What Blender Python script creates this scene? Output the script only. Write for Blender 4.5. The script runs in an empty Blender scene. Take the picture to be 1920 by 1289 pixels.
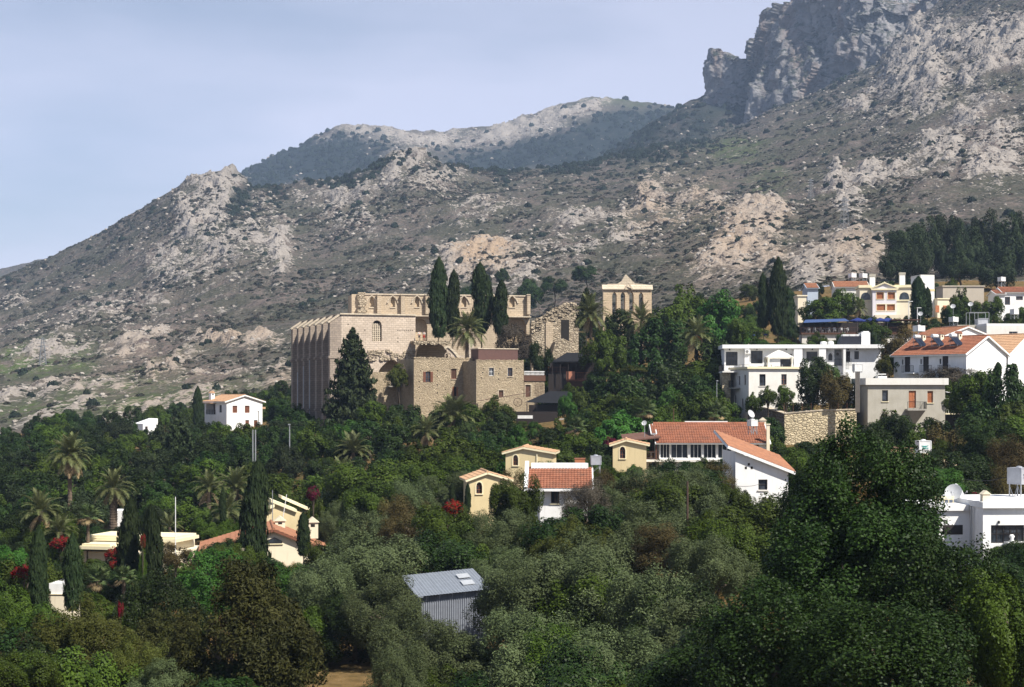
import bpy, bmesh, math, random
import numpy as np
from mathutils import Vector, Matrix

# ------------------------------------------------------------------ camera
SC = bpy.context.scene
COL = SC.collection
F, HY = 3045.0, 740.0          # focal length in photo pixels, horizon row (photo is 1920 x 1289)
cam_data = bpy.data.cameras.new('camera')
cam = bpy.data.objects.new('camera', cam_data)
COL.objects.link(cam)
cam.location = (0, 0, 0)
cam.rotation_euler = (math.pi / 2, 0, 0)
cam_data.sensor_width = 36.0
cam_data.lens = 36.0 * F / 1920.0
cam_data.shift_y = (HY - 644.5) / 1920.0
cam_data.clip_start = 0.5
cam_data.clip_end = 20000.0
SC.camera = cam

# ------------------------------------------------------------------ sky and sun
SUN_EL = math.radians(50.0)
SUN_AZ = math.radians(133.0)      # clockwise from +Y: behind the camera, to its right
SUN = Vector((math.sin(SUN_AZ) * math.cos(SUN_EL), math.cos(SUN_AZ) * math.cos(SUN_EL), math.sin(SUN_EL)))
world = bpy.data.worlds.new('World')
SC.world = world
world.use_nodes = True
wn, wl = world.node_tree.nodes, world.node_tree.links
wn.clear()
w_out = wn.new('ShaderNodeOutputWorld')
w_bg = wn.new('ShaderNodeBackground')
w_sky = wn.new('ShaderNodeTexSky')
w_sky.sky_type = 'NISHITA'
w_sky.sun_disc = False
w_sky.sun_elevation = SUN_EL
w_sky.sun_rotation = SUN_AZ
w_sky.altitude = 250
w_sky.air_density = 1.0
w_sky.dust_density = 0.35
w_sky.ozone_density = 2.0
w_bg.inputs['Strength'].default_value = 0.05
w_tc = wn.new('ShaderNodeTexCoord')
w_map = wn.new('ShaderNodeMapping')
w_map.inputs['Scale'].default_value = (1.5, 1.5, 6.0)
w_map.inputs['Location'].default_value = (3.0914, 0.1868, 0.6136)
w_noise = wn.new('ShaderNodeTexNoise')
w_noise.inputs['Scale'].default_value = 1.6
w_noise.inputs['Detail'].default_value = 5.0
w_noise.inputs['Roughness'].default_value = 0.5
w_ramp = wn.new('ShaderNodeMapRange')
w_ramp.inputs['From Min'].default_value = 0.36
w_ramp.inputs['From Max'].default_value = 0.60
w_ramp.inputs['To Min'].default_value = 0.40
w_ramp.inputs['To Max'].default_value = 0.98
w_mix = wn.new('ShaderNodeMixRGB')
w_mix.inputs['Color2'].default_value = (10.4, 10.3, 12.6, 1)     # thin high cloud
wl.new(w_tc.outputs['Generated'], w_map.inputs['Vector'])
wl.new(w_map.outputs['Vector'], w_noise.inputs['Vector'])
wl.new(w_noise.outputs['Fac'], w_ramp.inputs['Value'])
w_sep = wn.new('ShaderNodeSeparateXYZ')          # the veil thins out overhead, as haze does; shaped to cut fill light from above
wl.new(w_tc.outputs['Generated'], w_sep.inputs[0])
w_el = wn.new('ShaderNodeMapRange')
w_el.inputs['From Min'].default_value = 0.05
w_el.inputs['From Max'].default_value = 0.5
w_el.inputs['To Min'].default_value = 1.0
w_el.inputs['To Max'].default_value = 0.08
wl.new(w_sep.outputs['Z'], w_el.inputs['Value'])
w_mul = wn.new('ShaderNodeMath'); w_mul.operation = 'MULTIPLY'
wl.new(w_ramp.outputs['Result'], w_mul.inputs[0])
wl.new(w_el.outputs['Result'], w_mul.inputs[1])
wl.new(w_mul.outputs[0], w_mix.inputs['Fac'])
wl.new(w_sky.outputs['Color'], w_mix.inputs['Color1'])
wl.new(w_mix.outputs['Color'], w_bg.inputs['Color'])
wl.new(w_bg.outputs['Background'], w_out.inputs['Surface'])

sun_data = bpy.data.lights.new('sun', 'SUN')
sun_data.energy = 5.0
sun_data.angle = math.radians(0.6)
sun_data.color = (1.0, 0.945, 0.86)
sun = bpy.data.objects.new('sun', sun_data)
COL.objects.link(sun)
sun.rotation_euler = SUN.to_track_quat('Z', 'Y').to_euler()

SC.view_settings.view_transform = 'Standard'
SC.view_settings.look = 'None'
SC.view_settings.gamma = 1.0
SC.view_settings.exposure = 0.85
SC.view_settings.use_curve_mapping = False
SC.cycles.use_denoising = True
SC.cycles.max_bounces = 6
SC.cycles.diffuse_bounces = 2
SC.cycles.glossy_bounces = 2
SC.cycles.transmission_bounces = 4
SC.cycles.transparent_max_bounces = 6
SC.cycles.volume_bounces = 0

# ------------------------------------------------------------------ helpers
def P(px, py, D):
    return Vector(((px - 960) * D / F, D, (HY - py) * D / F))

def link(o, parent=None):
    COL.objects.link(o)
    if parent is not None:
        o.parent = parent
    return o

def tag(o, label=None, cat=None, group=None, kind=None):
    if label: o['label'] = label
    if cat: o['category'] = cat
    if group: o['group'] = group
    if kind: o['kind'] = kind
    return o

def thing(name, label, cat, loc=(0, 0, 0), rz=0.0, group=None):
    o = bpy.data.objects.new(name, None)
    o.empty_display_size = 0.2
    COL.objects.link(o)
    o.location = loc
    o.rotation_euler = (0, 0, rz)
    return tag(o, label, cat, group, 'thing')

def put(name, mesh, parent=None, loc=(0, 0, 0), rot=(0, 0, 0), scale=(1, 1, 1)):
    o = bpy.data.objects.new(name, mesh)
    link(o, parent)
    o.location = loc
    o.rotation_euler = rot
    o.scale = scale
    return o

class MB:
    """collects faces, builds one mesh"""
    def __init__(self):
        self.v = []; self.f = []
    def poly(self, pts):
        n = len(self.v)
        self.v.extend([tuple(p) for p in pts])
        self.f.append(tuple(range(n, n + len(pts))))
    def box(self, x0, y0, z0, x1, y1, z1):
        n = len(self.v)
        self.v += [(x0, y0, z0), (x1, y0, z0), (x1, y1, z0), (x0, y1, z0), (x0, y0, z1), (x1, y0, z1), (x1, y1, z1), (x0, y1, z1)]
        self.f += [tuple(n + i for i in q) for q in ((0, 3, 2, 1), (4, 5, 6, 7), (0, 1, 5, 4), (1, 2, 6, 5), (2, 3, 7, 6), (3, 0, 4, 7))]
        return self
    def prism(self, pts, d):
        """extrude a planar polygon (3D points) along vector d"""
        n = len(self.v); k = len(pts); d = Vector(d)
        self.v += [tuple(p) for p in pts] + [tuple(Vector(p) + d) for p in pts]
        self.f.append(tuple(range(n + k - 1, n - 1, -1)))
        self.f.append(tuple(range(n + k, n + 2 * k)))
        for i in range(k):
            j = (i + 1) % k
            self.f.append((n + i, n + j, n + k + j, n + k + i))
        return self
    def bar(self, a, b, r, n=6, r2=None, cap=True):
        a = Vector(a); b = Vector(b); d = b - a
        if d.length < 1e-6: return self
        q = d.to_track_quat('Z', 'Y')
        r2 = r if r2 is None else r2
        k = len(self.v)
        for (c, rr) in ((a, r), (b, r2)):
            for i in range(n):
                t = 2 * math.pi * (i + 0.5) / n
                self.v.append(tuple(c + q @ Vector((math.cos(t) * rr, math.sin(t) * rr, 0))))
        for i in range(n):
            j = (i + 1) % n
            self.f.append((k + i, k + j, k + n + j, k + n + i))
        if cap:
            self.f.append(tuple(k + n - 1 - i for i in range(n)))
            self.f.append(tuple(k + n + i for i in range(n)))
        return self
    def tube(self, pts, rs, n=6):
        k0 = len(self.v)
        pts = [Vector(p) for p in pts]
        for i, p in enumerate(pts):
            d = pts[min(i + 1, len(pts) - 1)] - pts[max(i - 1, 0)]
            q = d.to_track_quat('Z', 'Y')
            for j in range(n):
                t = 2 * math.pi * j / n
                self.v.append(tuple(p + q @ Vector((math.cos(t) * rs[i], math.sin(t) * rs[i], 0))))
        for i in range(len(pts) - 1):
            for j in range(n):
                a = k0 + i * n + j; b = k0 + i * n + (j + 1) % n
                self.f.append((a, b, b + n, a + n))
        self.f.append(tuple(k0 + n - 1 - j for j in range(n)))
        self.f.append(tuple(k0 + (len(pts) - 1) * n + j for j in range(n)))
        return self
    def lathe(self, prof, n=16, c=(0, 0, 0), cap=True):
        k0 = len(self.v)
        for (r, z) in prof:
            for j in range(n):
                t = 2 * math.pi * j / n
                self.v.append((c[0] + math.cos(t) * r, c[1] + math.sin(t) * r, c[2] + z))
        for i in range(len(prof) - 1):
            for j in range(n):
                a = k0 + i * n + j; b = k0 + i * n + (j + 1) % n
                self.f.append((a, b, b + n, a + n))
        if cap:
            self.f.append(tuple(k0 + n - 1 - j for j in range(n)))
            self.f.append(tuple(k0 + (len(prof) - 1) * n + j for j in range(n)))
        return self
    def mesh(self, name, mat, smooth=False):
        me = bpy.data.meshes.new(name)
        me.from_pydata(self.v, [], self.f)
        if mat is not None:
            me.materials.append(mat)
        if smooth:
            me.polygons.foreach_set('use_smooth', [True] * len(me.polygons))
        me.update()
        return me
    def build(self, name, mat, parent=None, smooth=False):
        return put(name, self.mesh(name, mat, smooth), parent)

def np_mesh(name, verts, faces, mat, smooth=False):
    """verts (n,3), faces (m,k) arrays -> mesh, fast"""
    me = bpy.data.meshes.new(name)
    nv, (nf, k) = len(verts), faces.shape
    me.vertices.add(nv)
    me.vertices.foreach_set('co', np.asarray(verts, np.float32).ravel())
    me.loops.add(nf * k)
    me.loops.foreach_set('vertex_index', faces.astype(np.int32).ravel())
    me.polygons.add(nf)
    me.polygons.foreach_set('loop_start', np.arange(0, nf * k, k, dtype=np.int32))
    me.polygons.foreach_set('loop_total', np.full(nf, k, np.int32))
    if smooth:
        me.polygons.foreach_set('use_smooth', np.ones(nf, bool))
    if mat is not None:
        me.materials.append(mat)
    me.update(calc_edges=True)
    return me

# ------------------------------------------------------------------ noise (numpy)
def _hash(ix, iy, iz, seed):
    h = (ix * 374761393 + iy * 668265263 + iz * 2147483647 + seed * 1274126177) & 0xFFFFFFFF
    h = ((h ^ (h >> 13)) * 1274126177) & 0xFFFFFFFF
    h = h ^ (h >> 16)
    return (h & 0xFFFFFF).astype(np.float64) / float(0xFFFFFF)

def vnoise(x, y, z=None, seed=0):
    x = np.asarray(x, float); y = np.asarray(y, float)
    z = np.zeros_like(x) if z is None else np.asarray(z, float)
    fx, fy, fz = np.floor(x), np.floor(y), np.floor(z)
    ix, iy, iz = fx.astype(np.int64), fy.astype(np.int64), fz.astype(np.int64)
    tx, ty, tz = x - fx, y - fy, z - fz
    tx = tx * tx * (3 - 2 * tx); ty = ty * ty * (3 - 2 * ty); tz = tz * tz * (3 - 2 * tz)
    r = 0
    for dx in (0, 1):
        for dy in (0, 1):
            for dz in (0, 1):
                w = (tx if dx else 1 - tx) * (ty if dy else 1 - ty) * (tz if dz else 1 - tz)
                r = r + w * _hash(ix + dx, iy + dy, iz + dz, seed)
    return r * 2 - 1

def cell(x, y, z, seed=0):
    """random constant per irregular cell (fractured blocks)"""
    fx, fy, fz = np.floor(x).astype(np.int64), np.floor(y).astype(np.int64), np.floor(z).astype(np.int64)
    best = np.full(np.shape(x), 1e9); val = np.zeros(np.shape(x))
    for dx in (-1, 0, 1):
        for dy in (-1, 0, 1):
            for dz in (-1, 0, 1):
                ix, iy, iz = fx + dx, fy + dy, fz + dz
                d = (ix + _hash(ix, iy, iz, seed) - x) ** 2 + (iy + _hash(ix, iy, iz, seed + 1) - y) ** 2 + (iz + _hash(ix, iy, iz, seed + 2) - z) ** 2
                m = d < best
                best = np.where(m, d, best); val = np.where(m, _hash(ix, iy, iz, seed + 3), val)
    return val * 2 - 1

def fbm(x, y, z=None, oct=5, seed=0, gain=0.5, ridged=False):
    a, s, r = 1.0, 0.0, 0.0
    for o in range(oct):
        k = 2.03 ** o
        n = vnoise(x * k + 17.3 * o, y * k - 9.1 * o, None if z is None else z * k + 3.7 * o, seed + o)
        if ridged: n = 1 - 2 * np.abs(n)
        r = r + a * n; s += a; a *= gain
    return r / s

# ------------------------------------------------------------------ materials
MATS = {}
def new_mat(name):
    m = bpy.data.materials.new(name)
    m.use_nodes = True
    n = m.node_tree.nodes; l = m.node_tree.links
    return m, n, l, n['Principled BSDF']

def rgba(c): return (c[0], c[1], c[2], 1.0)

def _mix(n, l, fac, a, b, mode='MIX'):
    m = n.new('ShaderNodeMixRGB'); m.blend_type = mode
    if isinstance(fac, float): m.inputs['Fac'].default_value = fac
    else: l.new(fac, m.inputs['Fac'])
    for key, v in (('Color1', a), ('Color2', b)):
        if isinstance(v, tuple): m.inputs[key].default_value = rgba(v)
        else: l.new(v, m.inputs[key])
    return m.outputs['Color']

def _noise(n, l, vec, scale, detail=4.0, rough=0.55):
    t = n.new('ShaderNodeTexNoise')
    t.inputs['Scale'].default_value = scale
    t.inputs['Detail'].default_value = detail
    t.inputs['Roughness'].default_value = rough
    if vec is not None: l.new(vec, t.inputs['Vector'])
    return t.outputs['Fac']

def _range(n, l, val, a, b, c=0.0, d=1.0):
    t = n.new('ShaderNodeMapRange')
    t.inputs['From Min'].default_value = a; t.inputs['From Max'].default_value = b
    t.inputs['To Min'].default_value = c; t.inputs['To Max'].default_value = d
    l.new(val, t.inputs['Value'])
    return t.outputs['Result']

def _math(n, l, op, a, b=None):
    t = n.new('ShaderNodeMath'); t.operation = op
    for i, v in enumerate((a, b)):
        if v is None: continue
        if isinstance(v, (int, float)): t.inputs[i].default_value = v
        else: l.new(v, t.inputs[i])
    return t.outputs['Value']

def _bump(n, l, height, bsdf, strength=0.4, dist=0.05):
    t = n.new('ShaderNodeBump')
    t.inputs['Strength'].default_value = strength
    t.inputs['Distance'].default_value = dist
    l.new(height, t.inputs['Height'])
    l.new(t.outputs['Normal'], bsdf.inputs['Normal'])

def _obj(n):
    return n.new('ShaderNodeTexCoord').outputs['Object']

def paint(name, col, rough=0.5, metal=0.0, spec=0.4):
    """plain painted or metal part with slight grime"""
    if name in MATS: return MATS[name]
    m, n, l, b = new_mat(name)
    v = _obj(n)
    f = _range(n, l, _noise(n, l, v, 2.5, 5), 0.3, 0.75)
    d = tuple(c * 0.78 for c in col)
    l.new(_mix(n, l, f, col, d), b.inputs['Base Color'])
    b.inputs['Roughness'].default_value = rough
    b.inputs['Metallic'].default_value = metal
    b.inputs['Specular IOR Level'].default_value = spec
    MATS[name] = m
    return m

def plaster(name, col, dirt=(0.45, 0.43, 0.38), amount=0.35):
    """render with blotches and rain streaks"""
    if name in MATS: return MATS[name]
    m, n, l, b = new_mat(name)
    v = _obj(n)
    mp = n.new('ShaderNodeMapping'); mp.inputs['Scale'].default_value = (1.6, 1.6, 0.18)
    l.new(v, mp.inputs['Vector'])
    streak = _range(n, l, _noise(n, l, mp.outputs['Vector'], 2.2, 5), 0.52, 0.8)
    blot = _range(n, l, _noise(n, l, v, 0.7, 6), 0.45, 0.8)
    fac = _math(n, l, 'MULTIPLY', _math(n, l, 'MAXIMUM', streak, blot), amount)
    c = _mix(n, l, fac, col, tuple(col[i] * dirt[i] * 1.4 for i in range(3)))
    l.new(c, b.inputs['Base Color'])
    b.inputs['Roughness'].default_value = 0.85
    b.inputs['Specular IOR Level'].default_value = 0.2
    _bump(n, l, _noise(n, l, v, 9.0, 4), b, 0.15, 0.02)
    MATS[name] = m
    return m

def wall_vec(n, l):
    """(x+y, z, 0): unrolls axis-aligned walls for the brick texture"""
    s = n.new('ShaderNodeSeparateXYZ'); l.new(_obj(n), s.inputs[0])
    c = n.new('ShaderNodeCombineXYZ')
    l.new(_math(n, l, 'ADD', s.outputs['X'], s.outputs['Y']), c.inputs['X'])
    l.new(s.outputs['Z'], c.inputs['Y'])
    return c.outputs['Vector']

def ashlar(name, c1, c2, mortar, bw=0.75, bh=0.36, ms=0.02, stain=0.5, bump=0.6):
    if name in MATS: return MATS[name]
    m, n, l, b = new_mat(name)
    v = wall_vec(n, l); o = _obj(n)
    br = n.new('ShaderNodeTexBrick')
    l.new(v, br.inputs['Vector'])
    br.inputs['Color1'].default_value = rgba(c1); br.inputs['Color2'].default_value = rgba(c2)
    br.inputs['Mortar'].default_value = rgba(mortar)
    br.inputs['Scale'].default_value = 1.0
    br.inputs['Brick Width'].default_value = bw; br.inputs['Row Height'].default_value = bh
    br.inputs['Mortar Size'].default_value = ms; br.inputs['Mortar Smooth'].default_value = 0.3
    big = _range(n, l, _noise(n, l, o, 0.35, 6, 0.6), 0.42, 0.72)
    fine = _range(n, l, _noise(n, l, o, 3.5, 5, 0.65), 0.5, 0.75)
    c = _mix(n, l, _math(n, l, 'MULTIPLY', big, stain * 0.6), br.outputs['Color'], tuple(x * 0.5 for x in c1))
    c = _mix(n, l, _math(n, l, 'MULTIPLY', fine, stain * 0.7), c, tuple(x * 0.42 for x in c2))
    l.new(c, b.inputs['Base Color'])
    b.inputs['Roughness'].default_value = 0.95
    b.inputs['Specular IOR Level'].default_value = 0.1
    h = _math(n, l, 'SUBTRACT', _noise(n, l, o, 2.6, 6, 0.65), _math(n, l, 'MULTIPLY', br.outputs['Fac'], 0.5))
    _bump(n, l, h, b, bump, 0.12)
    MATS[name] = m
    return m

def rubble(name, c1, c2, mortar, scale=2.2, bump=0.9):
    if name in MATS: return MATS[name]
    m, n, l, b = new_mat(name)
    o = _obj(n)
    mp = n.new('ShaderNodeMapping'); mp.inputs['Scale'].default_value = (1, 1, 1.5)
    l.new(o, mp.inputs['Vector'])
    vo = n.new('ShaderNodeTexVoronoi'); vo.inputs['Scale'].default_value = scale
    l.new(mp.outputs['Vector'], vo.inputs['Vector'])
    ve = n.new('ShaderNodeTexVoronoi'); ve.feature = 'DISTANCE_TO_EDGE'; ve.inputs['Scale'].default_value = scale
    l.new(mp.outputs['Vector'], ve.inputs['Vector'])
    sp = n.new('ShaderNodeSeparateColor'); l.new(vo.outputs['Color'], sp.inputs[0])
    c = _mix(n, l, sp.outputs[0], c1, c2)
    big = _range(n, l, _noise(n, l, o, 0.4, 5), 0.45, 0.7, 0.0, 0.45)
    c = _mix(n, l, big, c, tuple(x * 0.55 for x in c1))
    edge = _range(n, l, ve.outputs['Distance'], 0.0, 0.07)
    c = _mix(n, l, edge, mortar, c)
    l.new(c, b.inputs['Base Color'])
    b.inputs['Roughness'].default_value = 0.95
    b.inputs['Specular IOR Level'].default_value = 0.1
    h = _math(n, l, 'ADD', _range(n, l, ve.outputs['Distance'], 0.0, 0.2), _math(n, l, 'MULTIPLY', _noise(n, l, o, 5.0, 4), 0.5))
    _bump(n, l, h, b, bump, 0.12)
    MATS[name] = m
    return m

def tile_mat(name, c1, c2, c3):
    if name in MATS: return MATS[name]
    m, n, l, b = new_mat(name)
    o = _obj(n)
    vo = n.new('ShaderNodeTexVoronoi'); vo.inputs['Scale'].default_value = 3.2
    l.new(o, vo.inputs['Vector'])
    sp = n.new('ShaderNodeSeparateColor'); l.new(vo.outputs['Color'], sp.inputs[0])
    c = _mix(n, l, sp.outputs[0], c1, c2)
    c = _mix(n, l, _range(n, l, _noise(n, l, o, 0.9, 6, 0.65), 0.5, 0.78, 0.0, 0.75), c, c3)
    l.new(c, b.inputs['Base Color'])
    b.inputs['Roughness'].default_value = 0.85
    b.inputs['Specular IOR Level'].default_value = 0.2
    MATS[name] = m
    return m

def glass_mat(name='window_glass', col=(0.02, 0.024, 0.03)):
    if name in MATS: return MATS[name]
    m, n, l, b = new_mat(name)
    o = _obj(n)
    l.new(_mix(n, l, _range(n, l, _noise(n, l, o, 1.3, 2), 0.4, 0.65), col, tuple(c * 2.5 for c in col)), b.inputs['Base Color'])
    b.inputs['Roughness'].default_value = 0.08
    b.inputs['Specular IOR Level'].default_value = 0.5
    MATS[name] = m
    return m

def leaf_mat(name, c1, c2, c3=None, rough=0.5, spec=0.3, vary=0.25, transl=0.0, thr=0.93):
    """c1..c2 by leaf, whole plant shifted by its own random value"""
    if name in MATS: return MATS[name]
    m, n, l, b = new_mat(name)
    at = n.new('ShaderNodeAttribute'); at.attribute_name = 'tint'
    oi = n.new('ShaderNodeObjectInfo')
    c = _mix(n, l, at.outputs['Fac'], c1, c2)
    if c3 is not None:
        c = _mix(n, l, _range(n, l, at.outputs['Fac'], thr, thr + 0.03), c, c3)
    hs = n.new('ShaderNodeHueSaturation')
    l.new(_range(n, l, oi.outputs['Random'], 0, 1, 0.5 - 0.014 * vary / 0.25, 0.5 + 0.012 * vary / 0.25), hs.inputs['Hue'])
    l.new(_range(n, l, oi.outputs['Random'], 0, 1, 1 - vary, 1 + vary), hs.inputs['Value'])
    l.new(c, hs.inputs['Color'])
    l.new(hs.outputs['Color'], b.inputs['Base Color'])
    b.inputs['Roughness'].default_value = max(rough, 0.5)
    b.inputs['Specular IOR Level'].default_value = spec * 0.4
    if transl > 0:
        tr = n.new('ShaderNodeBsdfTranslucent'); l.new(hs.outputs['Color'], tr.inputs['Color'])
        mx = n.new('ShaderNodeMixShader'); mx.inputs[0].default_value = transl
        l.new(b.outputs[0], mx.inputs[1]); l.new(tr.outputs[0], mx.inputs[2])
        l.new(mx.outputs[0], n['Material Output'].inputs['Surface'])
    MATS[name] = m
    return m

# ================================================================== TERRAIN
# Rows of control heights at growing distance, joined into one height field.
# near rows: height relative to the camera; far rows: by sight line (photo row) and distance
K = np.array([-1500, -800, 0, 250, 450, 600, 800, 1000, 1200, 1400, 1600, 1800, 1920, 2700, 3400], float)
def zrow(D, z): return (K, np.full(len(K), float(D)), np.array(z, float))
def prow(px, py, D):
    px = np.array(px, float); py = np.array(py, float)
    D = np.full(len(px), float(D)) if np.isscalar(D) else np.array(D, float)
    return (px, D, (HY - py) * D / F)

R1X = [-1500, -800, 0, 100, 200, 300, 360, 420, 448, 475, 520, 560, 620, 700, 750, 790, 830, 880, 960, 1050, 1150, 1220, 1290, 1340, 1400, 1430, 1500, 1640, 1700, 1780, 1920, 2700, 3400]
R1Y = [800, 735, 522, 482, 435, 370, 338, 322, 338, 352, 350, 345, 340, 312, 288, 286, 312, 325, 326, 318, 300, 283, 270, 265, 238, 218, 190, 125, 60, -20, -130, -420, -500]
R1D = [1500] * 11 + [1480, 1460, 1440, 1440, 1440, 1460, 1500, 1560, 1600, 1660, 1700, 1740, 1760, 1780, 1790, 1800, 1810, 1815, 1820, 1830, 1850, 1850]
R2X = [-1500, -800, 200, 400, 455, 500, 560, 590, 640, 700, 760, 850, 900, 960, 1010, 1060, 1110, 1160, 1250, 1300, 1400, 1600, 1920, 2700, 3400]
R2Y = [840, 800, 520, 390, 330, 300, 276, 254, 238, 240, 247, 250, 240, 225, 206, 190, 180, 182, 195, 202, 215, 200, 150, 0, -50]
R15X = [-1500, -800, 0, 420, 800, 1000, 1060, 1120, 1180, 1240, 1280, 1320, 1400, 1500, 1640, 1780, 1920, 2700, 3400]
R15Y = [850, 790, 600, 385, 345, 350, 325, 300, 262, 220, 200, 184, 176, 178, 165, 60, -40, -330, -400]
r1_at = lambda xs: list(np.interp(xs, R1X, R1Y))
CURVES = [
    zrow(6,   [-9] * 15),
    zrow(40,  [-17.0] * 15),
    zrow(75,  [-18.5, -18.5, -18.5, -18.5, -18.5, -18.5, -18.5, -18, -18, -17.5, -17, -16.5, -16, -15, -15]),
    zrow(100, [-18, -18, -18, -18, -17.8, -17.3, -17, -16.5, -16, -15.5, -14.5, -13.5, -13, -12, -12]),
    zrow(150, [-18, -18, -17, -16.5, -16.2, -15.6, -14, -11.8, -11.0, -10.5, -9.8, -9.2, -9, -8, -8]),
    zrow(185, [-18, -18, -17, -15.8, -14.4, -13, -11, -9.2, -8.6, -8.2, -8.0, -7.5, -7, -6, -6]),
    zrow(225, [-18, -18, -16, -13.8, -11.5, -9.2, -7.4, -6, -5.5, -5.2, -5.2, -2.5, -1, 0, 0]),
    zrow(248, [-18, -17, -15, -12.6, -9.7, -7.5, -6.0, -4.2, -2.0, 0.5, 1.2, 1.4, 1.6, 2, 2]),
    zrow(275, [-17, -16, -13.5, -11.2, -8.5, -6.4, -4.6, -1.8, 1.2, 4.0, 4.6, 4.6, 4.6, 5, 5]),
    zrow(305, [-17, -16, -12.4, -10, -7.6, -5.4, -1.5, 2.0, 5.0, 9.4, 10.6, 10.2, 10, 10, 10]),
    zrow(345, [-16, -15, -11.4, -9, -7.2, -3.5, 2.0, 5.5, 10, 15.5, 16.0, 15.8, 15.5, 16, 16]),
    zrow(420, [-16, -15, -11, -8, -3.5, 2.5, 9, 14, 20, 26, 28.5, 29, 29, 30, 30]),
    prow(K, [800, 790, 772, 738, 706, 688, 655, 615, 585, 550, 500, 478, 470, 450, 440], 560),
    prow(K, [760, 750, 700, 655, 615, 590, 552, 512, 482, 450, 405, 370, 360, 330, 310], 800),
    prow(K, [760, 735, 625, 560, 478, 468, 430, 400, 372, 340, 296, 232, 190, 100, 80], 1150),
    prow(R1X, R1Y, R1D),
    prow(R1X, [a + 42 for a in R1Y], [d + 130 for d in R1D]),
    prow(R15X, R15Y, 2120),
    prow(R15X, [max(a + 30, b + 6) for a, b in zip(R15Y, r1_at(R15X))], 2330),
    prow(R2X, [min(a + 120, b + 10) for a, b in zip(R2Y, r1_at(R2X))], 2560),
    prow(R2X, R2Y, 3100),
    prow(R2X, [a + 130 for a in R2Y], 3700),
]

def base_z(u, D):
    """height of the lofted rows at sight column u and distance D (arrays of one shape)"""
    u = np.asarray(u, float); D = np.asarray(D, float)
    Ds = np.stack([np.interp(u, c[0], c[1]) for c in CURVES])
    Zs = np.stack([np.interp(u, c[0], c[2]) for c in CURVES])
    out = Zs[0].copy()
    for i in range(len(CURVES) - 1):
        t = np.clip((D - Ds[i]) / (Ds[i + 1] - Ds[i]), 0, 1)
        seg = (D >= Ds[i])
        out = np.where(seg, Zs[i] + (Zs[i + 1] - Zs[i]) * t, out)
    return out

def rough_z(X, Y):
    D = np.asarray(Y, float)
    A = np.interp(D, [0, 250, 380, 560, 900, 1300, 1500, 2000, 3000], [0.15, 0.2, 0.5, 3.0, 7.0, 7.0, 4.5, 7.0, 9.0])
    return A * (fbm(X / 150.0, Y / 150.0, oct=4, seed=3) * 1.3 + 0.55 * fbm(X / 34.0, Y / 34.0, oct=4, seed=9, ridged=True) - 0.1)

def ground_z(X, Y):
    X = np.atleast_1d(np.asarray(X, float)); Y = np.atleast_1d(np.asarray(Y, float))
    r = base_z(960 + F * X / Y, Y) + rough_z(X, Y)
    return r if len(r) > 1 else float(r[0])

# cover of the hillside: where the photo shows bare rock, ochre earth, woodland, cloud shade coloured as woodland, or fresh green
ROCKS = [  # column, row, half width, half height, tilt(deg), amount
    (432, 340, 34, 26, 0, 1.0), (400, 420, 75, 95, -8, .75), (470, 440, 55, 70, 20, .5), (350, 500, 90, 60, 0, .4),
    (640, 350, 70, 32, 0, .7), (750, 315, 75, 34, 0, .95), (660, 400, 60, 45, 0, .5), (830, 330, 60, 26, 0, .75), (520, 470, 26, 60, 10, .7),
    (690, 255, 120, 22, 0, .85), (760, 265, 130, 20, 0, .75), (950, 245, 130, 28, -12, .75), (1060, 210, 80, 22, -12, .8),
    (900, 490, 95, 40, 0, 1.0), (830, 500, 30, 34, 0, .9), (960, 520, 50, 40, 0, .6), (910, 400, 60, 26, 0, .45),
    (1160, 400, 200, 14, -8, .55), (1060, 470, 60, 30, 0, .4), (1180, 455, 60, 36, 0, .4),
    (1410, 420, 64, 52, -25, .95), (1370, 490, 70, 50, -25, .75), (1590, 480, 85, 34, -8, .95), (1530, 500, 60, 40, 0, .8), (1450, 500, 60, 30, 0, .6),
    (1320, 380, 60, 60, 0, .45), (1250, 370, 50, 70, 0, .45), (1600, 390, 26, 50, 0, .6), (1650, 330, 120, 22, -14, .8), (1560, 340, 14, 24, 0, .9),
    (1715, 110, 75, 80, 0, 1.0), (1790, 90, 70, 50, 0, .8), (1870, 90, 80, 50, -25, .85), (1860, 130, 70, 26, -20, .8),
    (1640, 180, 90, 14, -26, .5), (1720, 200, 120, 26, -20, .5), (1880, 270, 60, 40, 0, .95), (1850, 300, 60, 40, 0, .8), (1760, 290, 70, 40, -20, .6), (1830, 210, 80, 26, -20, .6),
    (60, 740, 90, 14, -12, .75), (270, 650, 60, 16, -20, .85), (330, 690, 110, 16, -20, .7), (200, 730, 90, 14, -18, .7), (440, 650, 90, 10, 0, .75), (420, 690, 110, 12, -12, .55),
    (530, 740, 40, 60, 0, .7), (520, 700, 60, 30, -20, .5), (90, 680, 60, 8, -10, .7), (20, 570, 30, 12, 0, .6), (200, 600, 150, 50, -20, .3), (300, 760, 130, 12, -14, .6), (120, 780, 120, 14, -8, .5),
    (1180, 60, 10, 10, 0, 0)]
OCHRE = [(900, 490, 75, 36, 1.0), (1280, 400, 110, 60, .6), (1400, 450, 120, 70, .6), (1600, 480, 90, 40, .5), (1300, 330, 90, 40, .4), (330, 690, 160, 60, .5), (440, 650, 100, 16, .6), (530, 740, 60, 70, .6), (1330, 500, 120, 50, .45), (260, 740, 200, 60, .35)]
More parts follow.
